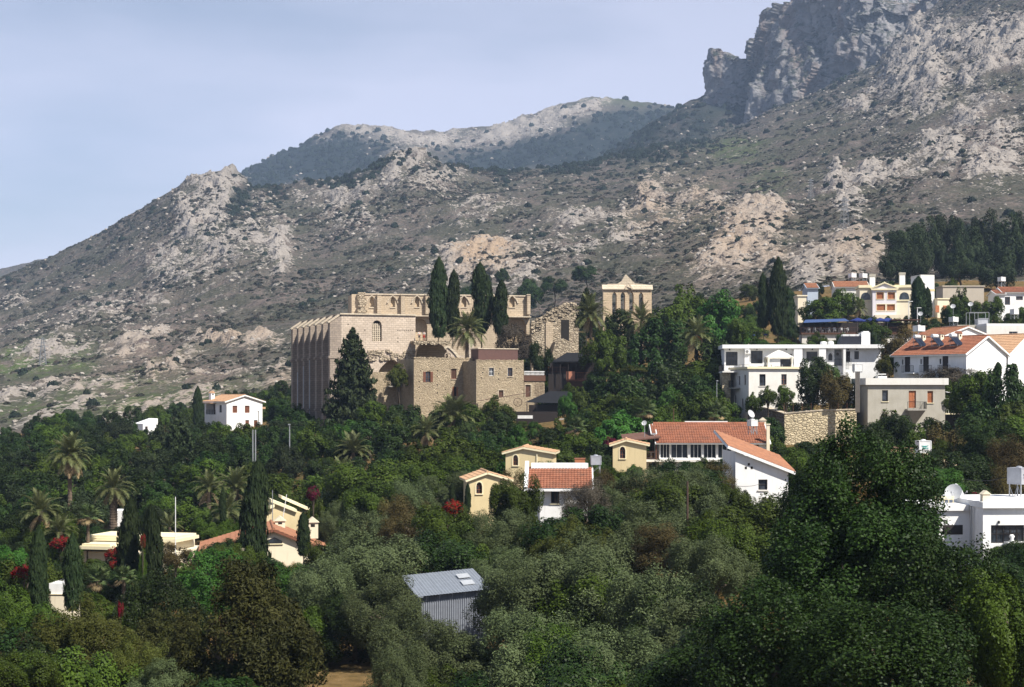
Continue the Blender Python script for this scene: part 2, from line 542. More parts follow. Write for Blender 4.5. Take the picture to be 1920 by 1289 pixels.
WOOD_SHADE = [(590, 300, 115, 40, 0, 1.5), (500, 330, 60, 34, 0, 1.5), (1040, 290, 190, 30, -6, 1.5), (1180, 245, 120, 36, -16, 1.2), (1290, 240, 90, 46, -30, .75), (460, 380, 22, 60, 20, .6), (1370, 190, 60, 26, 0, .8), (1560, 140, 40, 26, 0, .5), (1780, 470, 150, 40, 0, .35)]  # woods, plus cloud shade on the middle far slopes painted as dark cover
GREEN = [(60, 690, 110, 24, -6, 1.3), (330, 750, 200, 22, -8, 1.0), (90, 770, 160, 20, -6, .9), (250, 705, 140, 12, -16, .6), (160, 745, 200, 14, -10, .7), (420, 715, 90, 12, -14, .7), (400, 740, 140, 14, -10, .5), (1380, 275, 60, 16, 0, .8), (1450, 330, 30, 40, 0, .5), (1160, 190, 80, 10, 0, .7), (1290, 285, 40, 10, 0, .6)]

def blobs(u, py, lst, tilt=True):
    m = np.zeros_like(u)
    for b in lst:
        if tilt: x, y, rx, ry, an, am = b
        else: (x, y, rx, ry, am), an = b, 0
        a = math.radians(an); dx, dy = u - x, py - y
        ex = (dx * math.cos(a) + dy * math.sin(a)) / rx; ey = (-dx * math.sin(a) + dy * math.cos(a)) / ry
        m = np.maximum(m, am * np.exp(-0.9 * (ex * ex + ey * ey) ** 1.5))
    return m

def cover(u, py):
    nz = fbm(u / 60.0, py / 40.0, oct=4, seed=41)
    nz2 = fbm(u / 16.0, py / 10.0, oct=3, seed=43)
    wob_u = u + 26 * fbm(u / 50., py / 50., oct=3, seed=51); wob_v = py + 18 * fbm(u / 50., py / 50., oct=3, seed=52)
    a_ = math.radians(-17); su, sv = u * math.cos(a_) + py * math.sin(a_), -u * math.sin(a_) + py * math.cos(a_)
    streak = fbm(su / 70.0, sv / 7.0, oct=4, seed=47)
    left = np.clip((700 - u) / 400, 0, 1) * np.clip((py - 540) / 80, 0, 1)
    rock = np.clip(blobs(wob_u, wob_v, ROCKS) * (1.0 + 0.7 * nz + 0.5 * nz2 + 0.5 * streak) + left * .55 * np.clip(streak - .05, 0, 1) + 0.16 * np.clip(nz2 + nz * 0.8, 0, 1), 0, 1)
    ochre = np.clip(blobs(wob_u, wob_v, OCHRE, False) * (0.9 + 0.8 * nz), 0, 1)
    wood_shade = np.clip(blobs(wob_u, wob_v, WOOD_SHADE) * (1.1 + 0.5 * nz), 0, 1)
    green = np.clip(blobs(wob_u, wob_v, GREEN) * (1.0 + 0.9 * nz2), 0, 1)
    rock = rock * (1 - .75 * wood_shade)
    return rock, ochre, wood_shade, green

def hill_material(name):
    m, n, l, b = new_mat(name)
    geo = n.new('ShaderNodeNewGeometry')
    pos = geo.outputs['Position']
    def attr(k):
        a = n.new('ShaderNodeAttribute'); a.attribute_name = k
        return a.outputs['Fac']
    rock, ochre, wood_shade, green = attr('rock'), attr('ochre'), attr('wood_shade'), attr('green')
    n1 = _noise(n, l, pos, 0.012, 3, 0.6)
    n2 = _noise(n, l, pos, 0.09, 5, 0.68)
    n3 = _noise(n, l, pos, 0.45, 2, 0.6)
    soil = _mix(n, l, _range(n, l, n1, 0.35, 0.65), (0.128, 0.102, 0.090), (0.096, 0.083, 0.068))
    soil = _mix(n, l, _math(n, l, 'MULTIPLY', ochre, _range(n, l, n2, 0.3, 0.6)), soil, (0.185, 0.132, 0.085))
    scrub = _mix(n, l, n3, (0.040, 0.040, 0.032), (0.066, 0.060, 0.048))
    sfac = _range(n, l, _math(n, l, 'ADD', n2, _math(n, l, 'MULTIPLY', n3, 0.7)), 0.76, 0.92)
    c = _mix(n, l, sfac, soil, scrub)
    n4 = _noise(n, l, pos, 0.022, 4, 0.6)
    c = _mix(n, l, _range(n, l, n4, 0.44, 0.58, 0.0, 0.75), c, _mix(n, l, n3, (0.036, 0.040, 0.026), (0.060, 0.060, 0.040)))
    c = _mix(n, l, _math(n, l, 'MULTIPLY', green, _range(n, l, n2, 0.35, 0.6)), c, (0.062, 0.088, 0.026))
    rk = _mix(n, l, n3, (0.32, 0.288, 0.255), (0.18, 0.16, 0.143))
    rk = _mix(n, l, _math(n, l, 'MULTIPLY', ochre, 0.75), rk, (0.30, 0.212, 0.135))
    rfac = _range(n, l, _math(n, l, 'ADD', rock, _math(n, l, 'MULTIPLY', _math(n, l, 'SUBTRACT', _math(n, l, 'ADD', n2, _math(n, l, 'MULTIPLY', n3, 0.8)), 0.9), 2.4)), 0.40, 0.62)
    c = _mix(n, l, rfac, c, rk)
    speck = n.new('ShaderNodeTexVoronoi'); speck.inputs['Scale'].default_value = 0.16
    l.new(pos, speck.inputs['Vector'])
    sf = _range(n, l, speck.outputs['Distance'], 0.10, 0.2, 1.0, 0.0)
    c = _mix(n, l, _math(n, l, 'MULTIPLY', sf, _range(n, l, n1, 0.48, 0.62, 0.02, 0.6)), c, (0.27, 0.245, 0.215))
    c = _mix(n, l, _math(n, l, 'MULTIPLY', wood_shade, _range(n, l, n2, 0.25, 0.42)), c, (0.014, 0.020, 0.018))
    l.new(c, b.inputs['Base Color'])
    b.inputs['Roughness'].default_value = 1.0
    b.inputs['Specular IOR Level'].default_value = 0.05
    _bump(n, l, _noise(n, l, pos, 0.16, 3, 0.65), b, 0.9, 4.0)
    return m

def ground_material():
    m, n, l, b = new_mat('garden_earth')
    pos = n.new('ShaderNodeNewGeometry').outputs['Position']
    n1 = _noise(n, l, pos, 0.10, 6, 0.6); n2 = _noise(n, l, pos, 1.2, 6, 0.65)
    c = _mix(n, l, _range(n, l, n1, 0.35, 0.62), (0.14, 0.085, 0.036), (0.045, 0.045, 0.018))
    c = _mix(n, l, _range(n, l, n2, 0.4, 0.7), c, (0.19, 0.125, 0.055))
    l.new(c, b.inputs['Base Color'])
    b.inputs['Roughness'].default_value = 1.0
    b.inputs['Specular IOR Level'].default_value = 0.05
    _bump(n, l, n2, b, 0.8, 0.2)
    return m

def sheet(name, us, rows, mat, masks=True):
    """rows: list of arrays D(us)"""
    U = np.stack([us] * len(rows)); D = np.stack(rows)
    X = (U - 960) * D / F; Y = D
    Z = base_z(U, D)
    py = HY - F * Z / D
    Z = Z + rough_z(X, Y)
    rock = ochre = wood_shade = green = None
    if masks:
        rock, ochre, wood_shade, green = cover(U, py)
        amp = np.interp(D, [300, 600, 1000, 1800, 3000], [0.5, 3.5, 7, 13, 9])
        rg = fbm(X / 26.0, Y / 26.0, Z / 26.0, oct=5, seed=77, ridged=True, gain=0.55)
        Z = Z + rock * amp * (rg * .8 + 0.35 + .35 * cell(X / 15., Y / 15., Z / 15., 81) + .2 * cell(X / 6., Y / 6., Z / 6., 85))
        X = X + rock * amp * 0.5 * fbm(X / 20., Y / 20., Z / 20., oct=3, seed=78)
    V = np.stack([X, Y, Z], -1).reshape(-1, 3)
    nr, nc = U.shape
    idx = np.arange(nr * nc).reshape(nr, nc)
    faces = np.stack([idx[:-1, :-1], idx[:-1, 1:], idx[1:, 1:], idx[1:, :-1]], -1).reshape(-1, 4)
    me = np_mesh(name, V, faces, mat, smooth=True)
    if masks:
        for k, a in (('rock', rock), ('ochre', ochre), ('wood_shade', wood_shade), ('green', green)):
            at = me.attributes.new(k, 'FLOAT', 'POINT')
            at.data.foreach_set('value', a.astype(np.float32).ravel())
    o = put(name, me)
    return o, V.reshape(nr, nc, 3), (rock, ochre, wood_shade, green), py

us = np.concatenate([np.arange(-1500, -150, 45.0), np.arange(-150, 2075, 5.0), np.arange(2075, 3401, 45.0)])
SPLIT = 430.0
near_rows = [np.full(len(us), d) for d in np.concatenate([np.arange(6, 60, 3.0), np.arange(60, 240, 4.0), np.arange(240, SPLIT + 0.1, 2.5)])]
near_rows[-1] = np.full(len(us), SPLIT)
ground, _, _, _ = sheet('ground', us, near_rows, ground_material(), masks=False)
tag(ground, 'earth and dry grass of the village gardens below the hills', kind='structure')
Dk = np.stack([np.interp(us, c[0], c[1]) for c in CURVES])
i0 = 11
far_rows = []
steps = {11: 16, 12: 50, 13: 110, 14: 150, 15: 8, 16: 40, 17: 10, 18: 10, 19: 60, 20: 8}
for i in range(i0, len(CURVES) - 1):
    a = np.full(len(us), SPLIT) if i == i0 else Dk[i]
    for k in range(steps[i]):
        far_rows.append(a + (Dk[i + 1] - a) * k / steps[i])
far_rows.append(Dk[-1])
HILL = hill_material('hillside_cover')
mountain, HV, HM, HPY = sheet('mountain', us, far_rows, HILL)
tag(mountain, 'rocky scrub covered mountainside rising behind the abbey', kind='structure')

# wide plain under everything, out to where the land ends
mb = MB()
mb.poly([(-3900, -900, -60), (3900, -900, -60), (3900, 5200, -60), (-3900, 5200, -60)])
tag(mb.build('plain', MATS.get('x') or ground.data.materials[0]), 'low plain at the foot of the hills', kind='structure')
# ground behind the camera
mb = MB()
mb.poly([(-60, -200, -14), (60, -200, -14), (60, 6.0, -9.2), (-60, 6.0, -9.2)])
tag(mb.build('slope', ground.data.materials[0]), 'earth slope at the viewpoint', kind='structure')

# ------------------------------------------------------------------ cliff and pinnacle
def cliff_material():
    m, n, l, b = new_mat('cliff_rock')
    pos = n.new('ShaderNodeNewGeometry').outputs['Position']
    nrm = n.new('ShaderNodeNewGeometry').outputs['Normal']
    mp = n.new('ShaderNodeMapping'); mp.inputs['Scale'].default_value = (1, 1, 0.22)
    l.new(pos, mp.inputs['Vector'])
    st = _noise(n, l, mp.outputs['Vector'], 0.05, 6, 0.6)
    n2 = _noise(n, l, pos, 0.11, 6, 0.65)
    c = _mix(n, l, _range(n, l, st, 0.35, 0.65), (0.26, 0.25, 0.25), (0.15, 0.147, 0.155))
    c = _mix(n, l, _range(n, l, _noise(n, l, mp.outputs['Vector'], 0.022, 4), 0.5, 0.62, 0, 0.55), c, (0.20, 0.135, 0.10))
    s = n.new('ShaderNodeSeparateXYZ'); l.new(nrm, s.inputs[0])
    veg = _math(n, l, 'MULTIPLY', _range(n, l, s.outputs['Z'], 0.25, 0.5), _range(n, l, n2, 0.42, 0.55))
    c = _mix(n, l, veg, c, (0.030, 0.036, 0.026))
    c = _mix(n, l, _range(n, l, n2, 0.56, 0.68, 0, 0.55), c, (0.045, 0.05, 0.042))
    l.new(c, b.inputs['Base Color'])
    b.inputs['Roughness'].default_value = 1.0
    b.inputs['Specular IOR Level'].default_value = 0.05
    _bump(n, l, n2, b, 0.9, 5.0)
    return m
CLIFF = cliff_material()
plan = np.array([(1560, 2900, -80), (1470, 2550, 0), (1418, 2330, 40), (1407, 2240, 66), (1405, 2150, 72), (1410, 2070, 44), (1425, 2010, 12), (1480, 1970, -20), (1540, 1940, -40), (1600, 1915, -30), (1650, 1900, -10), (1700, 1890, -10), (1780, 1880, -60), (1860, 1880, -140)], float)
ns, nt, nb = 300, 210, 30
sp = np.linspace(0, len(plan) - 1, ns)
cpx = np.interp(sp, range(len(plan)), plan[:, 0]); cD = np.interp(sp, range(len(plan)), plan[:, 1]); cpy = np.interp(sp, range(len(plan)), plan[:, 2])
bx = (cpx - 960) * cD / F; by = cD; tz = (HY - cpy) * cD / F; bz = (HY - 285) * cD / F
T = np.concatenate([np.linspace(0, 1, nt), 1 + np.linspace(0, 1, nb + 1)[1:]])
cx = np.zeros((len(T), ns)); cy = cx.copy(); cz = cx.copy()
for i, t in enumerate(T):
    tt = min(t, 1.0); back = max(t - 1, 0)
    # leans into the mountain (to the right and away); lower part undercut on the left
    lean = 34 * tt ** 1.3 - 6 * math.sin(math.pi * min(tt * 1.2, 1))
    cx[i] = bx + lean * 0.6 + back * 260
    cy[i] = by + lean * 1.2 + back * 380
    cz[i] = bz + (tz - bz) * tt + back * 40
dn = 12 * fbm(cx / 60, cy / 60, cz / 110, oct=4, seed=5, ridged=True) + 15 * cell(cx / 46, cy / 46, cz / 95, 5) + 7 * cell(cx / 17, cy / 17, cz / 34, 9) + 3 * cell(cx / 7, cy / 7, cz / 12, 13)
edge = np.clip(T[:, None] * 6, 0, 1)
cx = cx - dn * edge * 0.75; cy = cy - dn * edge * 0.75; cz = cz + 7 * fbm(cx / 30, cy / 30, oct=4, seed=8) * np.clip(T[:, None] * 2 - 1, 0, 1)
idx = np.arange(len(T) * ns).reshape(len(T), ns)
fc = np.stack([idx[:-1, :-1], idx[:-1, 1:], idx[1:, 1:], idx[1:, :-1]], -1).reshape(-1, 4)
o = put('cliff', np_mesh('cliff', np.stack([cx, cy, cz], -1).reshape(-1, 3), fc, CLIFF, smooth=False))
tag(o, 'tall grey rock cliff below the mountain top', kind='structure')
# pinnacle: rings of (row, centre column, half width)
rings = [(235, 1372, 66), (205, 1370, 56), (185, 1368, 47), (168, 1366, 39), (150, 1364, 37), (135, 1362, 37), (122, 1361, 36), (114, 1358, 33), (107, 1350, 25), (100, 1342, 15), (94, 1336, 7), (90, 1334, 1)]
rr = np.array(rings, float); tt = np.linspace(0, len(rr) - 1, 90); na = 110
ry = np.interp(tt, range(len(rr)), rr[:, 0]); rc = np.interp(tt, range(len(rr)), rr[:, 1]); rw = np.interp(tt, range(len(rr)), rr[:, 2])
an = np.linspace(0, 2 * math.pi, na, endpoint=False); D0 = 2110.0
px_ = rc[:, None] + rw[:, None] * np.cos(an)[None]; X = (px_ - 960) * D0 / F
Y = D0 + (rw[:, None] * 0.8 * np.sin(an)[None]) * D0 / F + 0 * X
Z = np.repeat(((HY - ry) * D0 / F)[:, None], na, 1)
dd = 3 * fbm(X / 18, Y / 18, Z / 26, oct=4, seed=15, ridged=True) + 5 * cell(X / 15, Y / 15, Z / 24, 15) + 2.5 * cell(X / 6, Y / 6, Z / 9, 19)
X = X + dd * np.cos(an)[None]; Y = Y + dd * np.sin(an)[None]; Z = Z + 2 * fbm(X / 9, Y / 9, oct=3, seed=16)
idx = np.arange(X.size).reshape(X.shape); nx = np.roll(idx, -1, 1)
fc = np.stack([idx[:-1], nx[:-1], nx[1:], idx[1:]], -1).reshape(-1, 4)
o = put('pinnacle', np_mesh('pinnacle', np.stack([X, Y, Z], -1).reshape(-1, 3), fc, CLIFF))
tag(o, 'leaning rock pinnacle at the left end of the cliff', kind='structure')

# ================================================================== BUILDING KIT
ST_ASH = ashlar('pale_ashlar', (0.54, 0.44, 0.32), (0.46, 0.37, 0.265), (0.26, 0.21, 0.15))
ST_WARM = ashlar('warm_ashlar', (0.58, 0.455, 0.31), (0.51, 0.40, 0.27), (0.32, 0.25, 0.17), stain=0.35)
ST_PINK = ashlar('pale_pinkish_ashlar', (0.60, 0.50, 0.40), (0.51, 0.42, 0.33), (0.29, 0.24, 0.19), stain=0.8)
ST_RUB = rubble('house_rubble', (0.50, 0.405, 0.275), (0.36, 0.285, 0.19), (0.44, 0.36, 0.26), scale=3.3)
ST_RUIN = rubble('ruin_rubble', (0.50, 0.42, 0.31), (0.30, 0.245, 0.175), (0.16, 0.13, 0.095), scale=1.7)
ST_CAP = ashlar('cap_stone', (0.58, 0.50, 0.38), (0.50, 0.42, 0.32), (0.3, 0.24, 0.17), bw=1.1, bh=0.5, stain=0.4)
ST_YEL = rubble('yellow_rubble', (0.64, 0.54, 0.36), (0.53, 0.44, 0.29), (0.36, 0.29, 0.19), scale=2.3)
WHITE = plaster('white_render', (0.78, 0.78, 0.77), amount=0.4)
OFFWH = plaster('off_white_render', (0.70, 0.68, 0.63), amount=0.4)
GREYR = plaster('grey_cement_render', (0.42, 0.395, 0.335), amount=0.6)
YELR = plaster('yellow_render', (0.62, 0.51, 0.30), amount=0.4)
CREAM = plaster('cream_render', (0.74, 0.66, 0.50), amount=0.3)
CREAMT = plaster('cream_trim', (0.76, 0.68, 0.46), amount=0.3)
CONC = plaster('concrete', (0.36, 0.34, 0.30), amount=0.5)
TILE_R = tile_mat('red_tiles', (0.30, 0.122, 0.070), (0.22, 0.088, 0.052), (0.135, 0.078, 0.055))
TILE_O = tile_mat('orange_tiles', (0.34, 0.160, 0.090), (0.26, 0.118, 0.068), (0.17, 0.10, 0.07))
TILE_P = tile_mat('pale_tiles', (0.50, 0.32, 0.19), (0.42, 0.25, 0.145), (0.30, 0.20, 0.13))
TILE_B = tile_mat('brown_tiles', (0.16, 0.085, 0.06), (0.12, 0.065, 0.05), (0.09, 0.05, 0.04))
GLASS = glass_mat()
W_BROWN = paint('brown_wood', (0.10, 0.045, 0.025), 0.6)
W_RED = paint('reddish_wood', (0.20, 0.075, 0.04), 0.6)
W_ORANGE = paint('orange_wood', (0.42, 0.15, 0.06), 0.6)
W_BLACK = paint('dark_wood', (0.025, 0.018, 0.015), 0.55)
W_WHITE = paint('white_wood', (0.78, 0.78, 0.76), 0.5)
IRON = paint('black_iron', (0.02, 0.02, 0.022), 0.5, 0.3)
STEEL = paint('galvanised_steel', (0.42, 0.43, 0.44), 0.45, 0.6)
PLASTIC = paint('white_plastic', (0.78, 0.78, 0.76), 0.35)
GREYPL = paint('grey_tank_metal', (0.46, 0.47, 0.50), 0.4, 0.3)
BLUECL = paint('blue_canvas', (0.012, 0.026, 0.15), 0.7)
BLUEPALE = paint('pale_blue_awning', (0.05, 0.09, 0.22), 0.7)  # paler blue cloth of the awning
CANVAS = paint('cream_canvas', (0.72, 0.69, 0.62), 0.8)
BLACKCL = paint('black_shade_cloth', (0.018, 0.019, 0.022), 0.85, 0.0, 0.1)
SOLAR = paint('solar_collector', (0.015, 0.018, 0.03), 0.15, 0.0, 0.6)
FOOT = []          # building footprints (world XY) that trees keep clear of
CLEAR = []         # screen windows that must stay open: (x0, y0, x1, y1, D)

def tiles(mb, e0, e1, r1, r0, sp=0.27, row=0.42, amp=0.055):
    e0, e1, r1, r0 = map(Vector, (e0, e1, r1, r0))
    nrm = (e1 - e0).cross(r0 - e0).normalized()
    nu = max(2, int((e1 - e0).length / sp)); nv = max(1, int((r0 - e0).length / row))
    prof = [0.0, 0.8, 1.0, 0.8]
    k0 = len(mb.v); W = nu * 4 + 1
    for j in range(nv):
        for (v, off) in ((j / nv, 0.045), ((j + 1) / nv, 0.0)):
            a = e0.lerp(r0, v); b = e1.lerp(r1, v)
            for i in range(W):
                p = a.lerp(b, i / (W - 1)) + nrm * (off + amp * prof[i % 4] + 0.01)
                mb.v.append(tuple(p))
    for j in range(nv * 2 - 1):
        for i in range(W - 1):
            q = k0 + j * W + i
            mb.f.append((q, q + 1, q + W + 1, q + W))

def arch_pts(s0, s1, z1, rise, pointed, n=10):
    out = []
    for i in range(n + 1):
        t = 1 - 2 * i / n
        h = (1 - abs(t)) ** 0.55 if pointed else math.sqrt(max(0, 1 - t * t))
        out.append(((s0 + s1) / 2 + t * (s1 - s0) / 2, z1 - rise + rise * h))
    return out

class Bld:
    def __init__(self, name, label, cat, px, py, D, yaw=0.0, group=None):
        self.o = P(px, py, D); self.yaw = math.radians(yaw)
        self.c, self.s = math.cos(self.yaw), math.sin(self.yaw)
        self.root = thing(name, label, cat, self.o, self.yaw, group)
        self.ops = {'F': [], 'R': [], 'K': [], 'L': []}
        self.D = D
        self.w = self.d = 1.0
    # photo column / row -> local coordinates on the vertical plane local y = y
    def x(self, px, y=0.0):
        k = (px - 960) / F
        return (k * (self.o.y + y * self.c) - self.o.x + y * self.s) / (self.c - k * self.s)
    def z(self, py, x=0.0, y=0.0):
        return (HY - py) * (self.o.y + x * self.s + y * self.c) / F - self.o.z
    # photo column on the plane local x = const -> local y
    def y(self, px, x=0.0):
        k = (px - 960) / F
        return (self.o.x + x * self.c - k * (self.o.y + x * self.s)) / (k * self.c + self.s)
    def world(self, x, y, z=0):
        return Vector((self.o.x + x * self.c - y * self.s, self.o.y + x * self.s + y * self.c, self.o.z + z))
    def frame(self, face, w=None, d=None):
        w = self.w if w is None else w; d = self.d if d is None else d
        return {'F': (Vector((0, 0, 0)), Vector((1, 0, 0)), Vector((0, 1, 0)), w),
                'R': (Vector((w, 0, 0)), Vector((0, 1, 0)), Vector((-1, 0, 0)), d),
                'K': (Vector((w, d, 0)), Vector((-1, 0, 0)), Vector((0, -1, 0)), w),
                'L': (Vector((0, d, 0)), Vector((0, -1, 0)), Vector((1, 0, 0)), d)}[face]
    def size(self, w, d, foot=True):
        self.w, self.d = w, d
        if foot:
            FOOT.append([self.world(0, 0), self.world(w, 0), self.world(w, d), self.world(0, d)])
        return self
    def fb(self, mb, fr, s0, s1, q0, q1, z0, z1):
        O, ax, inn, L = fr
        a = O + ax * s0 + inn * q0; b = O + ax * s1 + inn * q1
        mb.box(min(a.x, b.x), min(a.y, b.y), z0, max(a.x, b.x), max(a.y, b.y), z1)
    def bar(self, name, mat, face, s0, s1, q0, q1, z0, z1, parent=None):
        mb = MB(); self.fb(mb, self.frame(face), s0, s1, q0, q1, z0, z1)
        return mb.build(name, mat, parent or self.root)
    def box(self, name, mat, x0, y0, z0, x1, y1, z1, parent=None):
        return MB().box(x0, y0, z0, x1, y1, z1).build(name, mat, parent or self.root)
    def win(self, face, s0, s1, z0, z1, rise=0.0, pointed=False, fill='glass', frame=None, cols=2, rows=2, shut=None, sill=None, depth=0.16, surround=None, lintel=None, name=None, t=0.3):
        """opening in a wall plus the window or door that fills it"""
        if s1 < s0: s0, s1 = s1, s0
        if z1 < z0: z0, z1 = z1, z0
        self.ops[face].append((s0, s1, z0, z1, rise, pointed, t))
        fr = self.frame(face); O, ax, inn, L = fr
        pt = lambda s, q, z: O + ax * s + inn * q + Vector((0, 0, z))
        nm = name or ('door' if fill == 'door' else 'window')
        part = None
        frame = frame or W_BROWN
        e = min(0.07, (s1 - s0) * 0.1)
        if fill in ('glass', 'door', 'shutter', 'lattice'):
            mb = MB()
            zt = z1 - rise
            self.fb(mb, fr, s0, s0 + e, depth, depth + 0.08, z0, zt)
            self.fb(mb, fr, s1 - e, s1, depth, depth + 0.08, z0, zt)
            self.fb(mb, fr, s0 + e, s1 - e, depth, depth + 0.08, z0, z0 + e)
            if rise > 0:
                a = arch_pts(s0, s1, z1, rise, pointed); b = arch_pts(s0 + e, s1 - e, z1 - e, rise - e * 0.5, pointed)
                for i in range(len(a) - 1):
                    for q in (depth, depth + 0.08):
                        mb.poly([pt(a[i][0], q, a[i][1]), pt(a[i + 1][0], q, a[i + 1][1]), pt(b[i + 1][0], q, b[i + 1][1]), pt(b[i][0], q, b[i][1])])
                    mb.poly([pt(b[i][0], depth, b[i][1]), pt(b[i + 1][0], depth, b[i + 1][1]), pt(b[i + 1][0], depth + .08, b[i + 1][1]), pt(b[i][0], depth + .08, b[i][1])])
            else:
                self.fb(mb, fr, s0 + e, s1 - e, depth, depth + 0.08, z1 - e, z1)
            if fill == 'glass':
                for i in range(1, cols):
                    c = s0 + (s1 - s0) * i / cols
                    self.fb(mb, fr, c - e * .4, c + e * .4, depth + .01, depth + .07, z0 + e, z1 - e - rise * 0.12)
                for i in range(1, rows):
                    c = z0 + (z1 - z0) * i / rows
                    self.fb(mb, fr, s0 + e, s1 - e, depth + .012, depth + .068, c - e * .35, c + e * .35)
            if fill == 'lattice':
                nxx = max(3, int((s1 - s0) / 0.3)); nz = max(4, int((z1 - z0) / 0.3))
                for i in range(1, nxx):
                    c = s0 + (s1 - s0) * i / nxx
                    self.fb(mb, fr, c - .07, c + .07, depth + .01, depth + .07, z0 + e, z1 - rise * 0.5)
                for i in range(1, nz):
                    c = z0 + (z1 - z0) * i / nz
                    if c < z1 - rise * 0.5: self.fb(mb, fr, s0 + e, s1 - e, depth + .012, depth + .068, c - .07, c + .07)
            part = mb.build(nm, frame, self.root)
            pb = MB()
            if fill == 'glass':
                pts = [(s0 + e, z0 + e), (s1 - e, z0 + e)]
                pts += arch_pts(s0 + e, s1 - e, z1 - e, rise, pointed) if rise > 0 else [(s1 - e, z1 - e), (s0 + e, z1 - e)]
                pb.prism([pt(s, depth + 0.05, z) for s, z in pts], inn * 0.015)
                pb.build('pane', GLASS, part)
            elif fill == 'door':
                self.fb(pb, fr, s0 + e, s1 - e, depth + .02, depth + .06, z0 + e, z1 - e - rise)
                for i in range(3):      # raised panels
                    a = z0 + (z1 - z0) * (0.07 + 0.31 * i)
                    for h in (0, 1):
                        m0 = s0 + (s1 - s0) * (0.14 + 0.40 * h)
                        self.fb(pb, fr, m0, m0 + (s1 - s0) * .32, depth - .005, depth + .02, a, a + (z1 - z0) * 0.24)
                pb.build('leaf', frame, part)
                hb = MB(); self.fb(hb, fr, s1 - e - .16, s1 - e - .1, depth - .05, depth + .02, z0 + (z1 - z0) * .45, z0 + (z1 - z0) * .5)
                hb.build('handle', STEEL, part)
            elif fill == 'shutter':
                mid = (s0 + s1) / 2
                for (a, b) in ((s0 + e, mid - .01), (mid + .01, s1 - e)):
                    sb = MB(); self.slats(sb, fr, a, b, depth + .0, z0 + e, z1 - e)
                    sb.build('shutter', shut or frame, part)
        if shut is not None and fill == 'glass':
            wd = (s1 - s0) * 0.5
            for (a, b) in ((s0 - wd, s0 - .01), (s1 + .01, s1 + wd)):
                sb = MB(); self.slats(sb, fr, a, b, -0.06, z0 + .02, z1 - .02)
                sb.build('shutter', shut, part)
        if sill is not None:
            self.bar('sill', sill, face, s0 - .1, s1 + .1, -0.1, 0.02, z0 - 0.1, z0 - 0.003, part)
        if lintel is not None:
            self.bar('lintel', lintel, face, s0 - .25, s1 + .25, -0.03, 0.05, z1 + .003, z1 + 0.2, part)
        if surround is not None:
            mb = MB(); k = 0.11
            self.fb(mb, fr, s0 - k, s0 - .003, -0.04, 0.03, z0, z1 - rise)
            self.fb(mb, fr, s1 + .003, s1 + k, -0.04, 0.03, z0, z1 - rise)
            if rise > 0:
                a = arch_pts(s0 - k, s1 + k, z1 + k, rise + k, pointed); b = arch_pts(s0 - .003, s1 + .003, z1 + .003, rise, pointed)
                for i in range(len(a) - 1):
                    q = [pt(a[i][0], -.04, a[i][1]), pt(a[i + 1][0], -.04, a[i + 1][1]), pt(b[i + 1][0], -.04, b[i + 1][1]), pt(b[i][0], -.04, b[i][1])]
                    mb.prism(q, inn * 0.07)
            else:
                self.fb(mb, fr, s0 - k, s1 + k, -0.042, 0.03, z1 + .003, z1 + k)
            mb.build('surround', surround, part or self.root)
        return part
    def slats(self, mb, fr, a, b, q, z0, z1):
        e = min(0.06, (b - a) * .15)
        self.fb(mb, fr, a, a + e, q, q + .05, z0, z1); self.fb(mb, fr, b - e, b, q, q + .05, z0, z1)
        n = max(4, int((z1 - z0) / 0.14))
        for i in range(n):
            c = z0 + (z1 - z0) * (i + .15) / n
            self.fb(mb, fr, a + e, b - e, q + .012, q + .04, c, c + (z1 - z0) / n * 0.7)
    def panel(self, mb, face, zb, zt, prof=None):
        fr = self.frame(face); O, ax, inn, L = fr
        pt = lambda s, q, z: O + ax * s + inn * q + Vector((0, 0, z))
        ops = self.ops[face]
        top = zt
        xs = sorted({0.0, L} | {round(v, 4) for o in ops for v in o[:2]})
        zs = sorted({zb, zt} | {round(v, 4) for o in ops for v in o[2:4]})
        xs = [v for v in xs if -1e-6 <= v <= L + 1e-6]; zs = [v for v in zs if zb - 1e-6 <= v <= top + 1e-6]
        for i in range(len(xs) - 1):
            for j in range(len(zs) - 1):
                cx, cz = (xs[i] + xs[i + 1]) / 2, (zs[j] + zs[j + 1]) / 2
                if any(o[0] < cx < o[1] and o[2] < cz < o[3] for o in ops): continue
                mb.poly([pt(xs[i], 0, zs[j]), pt(xs[i + 1], 0, zs[j]), pt(xs[i + 1], 0, zs[j + 1]), pt(xs[i], 0, zs[j + 1])])
        for (s0, s1, z0, z1, rise, pointed, t) in ops:
            out = [(s0, z0), (s1, z0)]
            if rise > 0:
                ar = arch_pts(s0, s1, z1, rise, pointed)
                h = len(ar) // 2
                for i in range(h): mb.poly([pt(s1, 0, z1), pt(*_3(ar[i + 1])), pt(*_3(ar[i]))])
                for i in range(h, len(ar) - 1): mb.poly([pt(s0, 0, z1), pt(*_3(ar[i + 1])), pt(*_3(ar[i]))])
                mb.poly([pt(s0, 0, z1), pt(s1, 0, z1), pt(*_3(ar[h]))]) if ar[h][1] < z1 - 1e-4 else None
                out += ar
            else:
                out += [(s1, z1), (s0, z1)]
            for i in range(len(out)):
                a, b = out[i], out[(i + 1) % len(out)]
                mb.poly([pt(a[0], 0, a[1]), pt(a[0], t, a[1]), pt(b[0], t, b[1]), pt(b[0], 0, b[1])])
        if prof:
            mb.poly([pt(0, 0, zt), pt(L, 0, zt)] + [pt(s, 0, z) for s, z in reversed(prof) if z > zt + 1e-5])
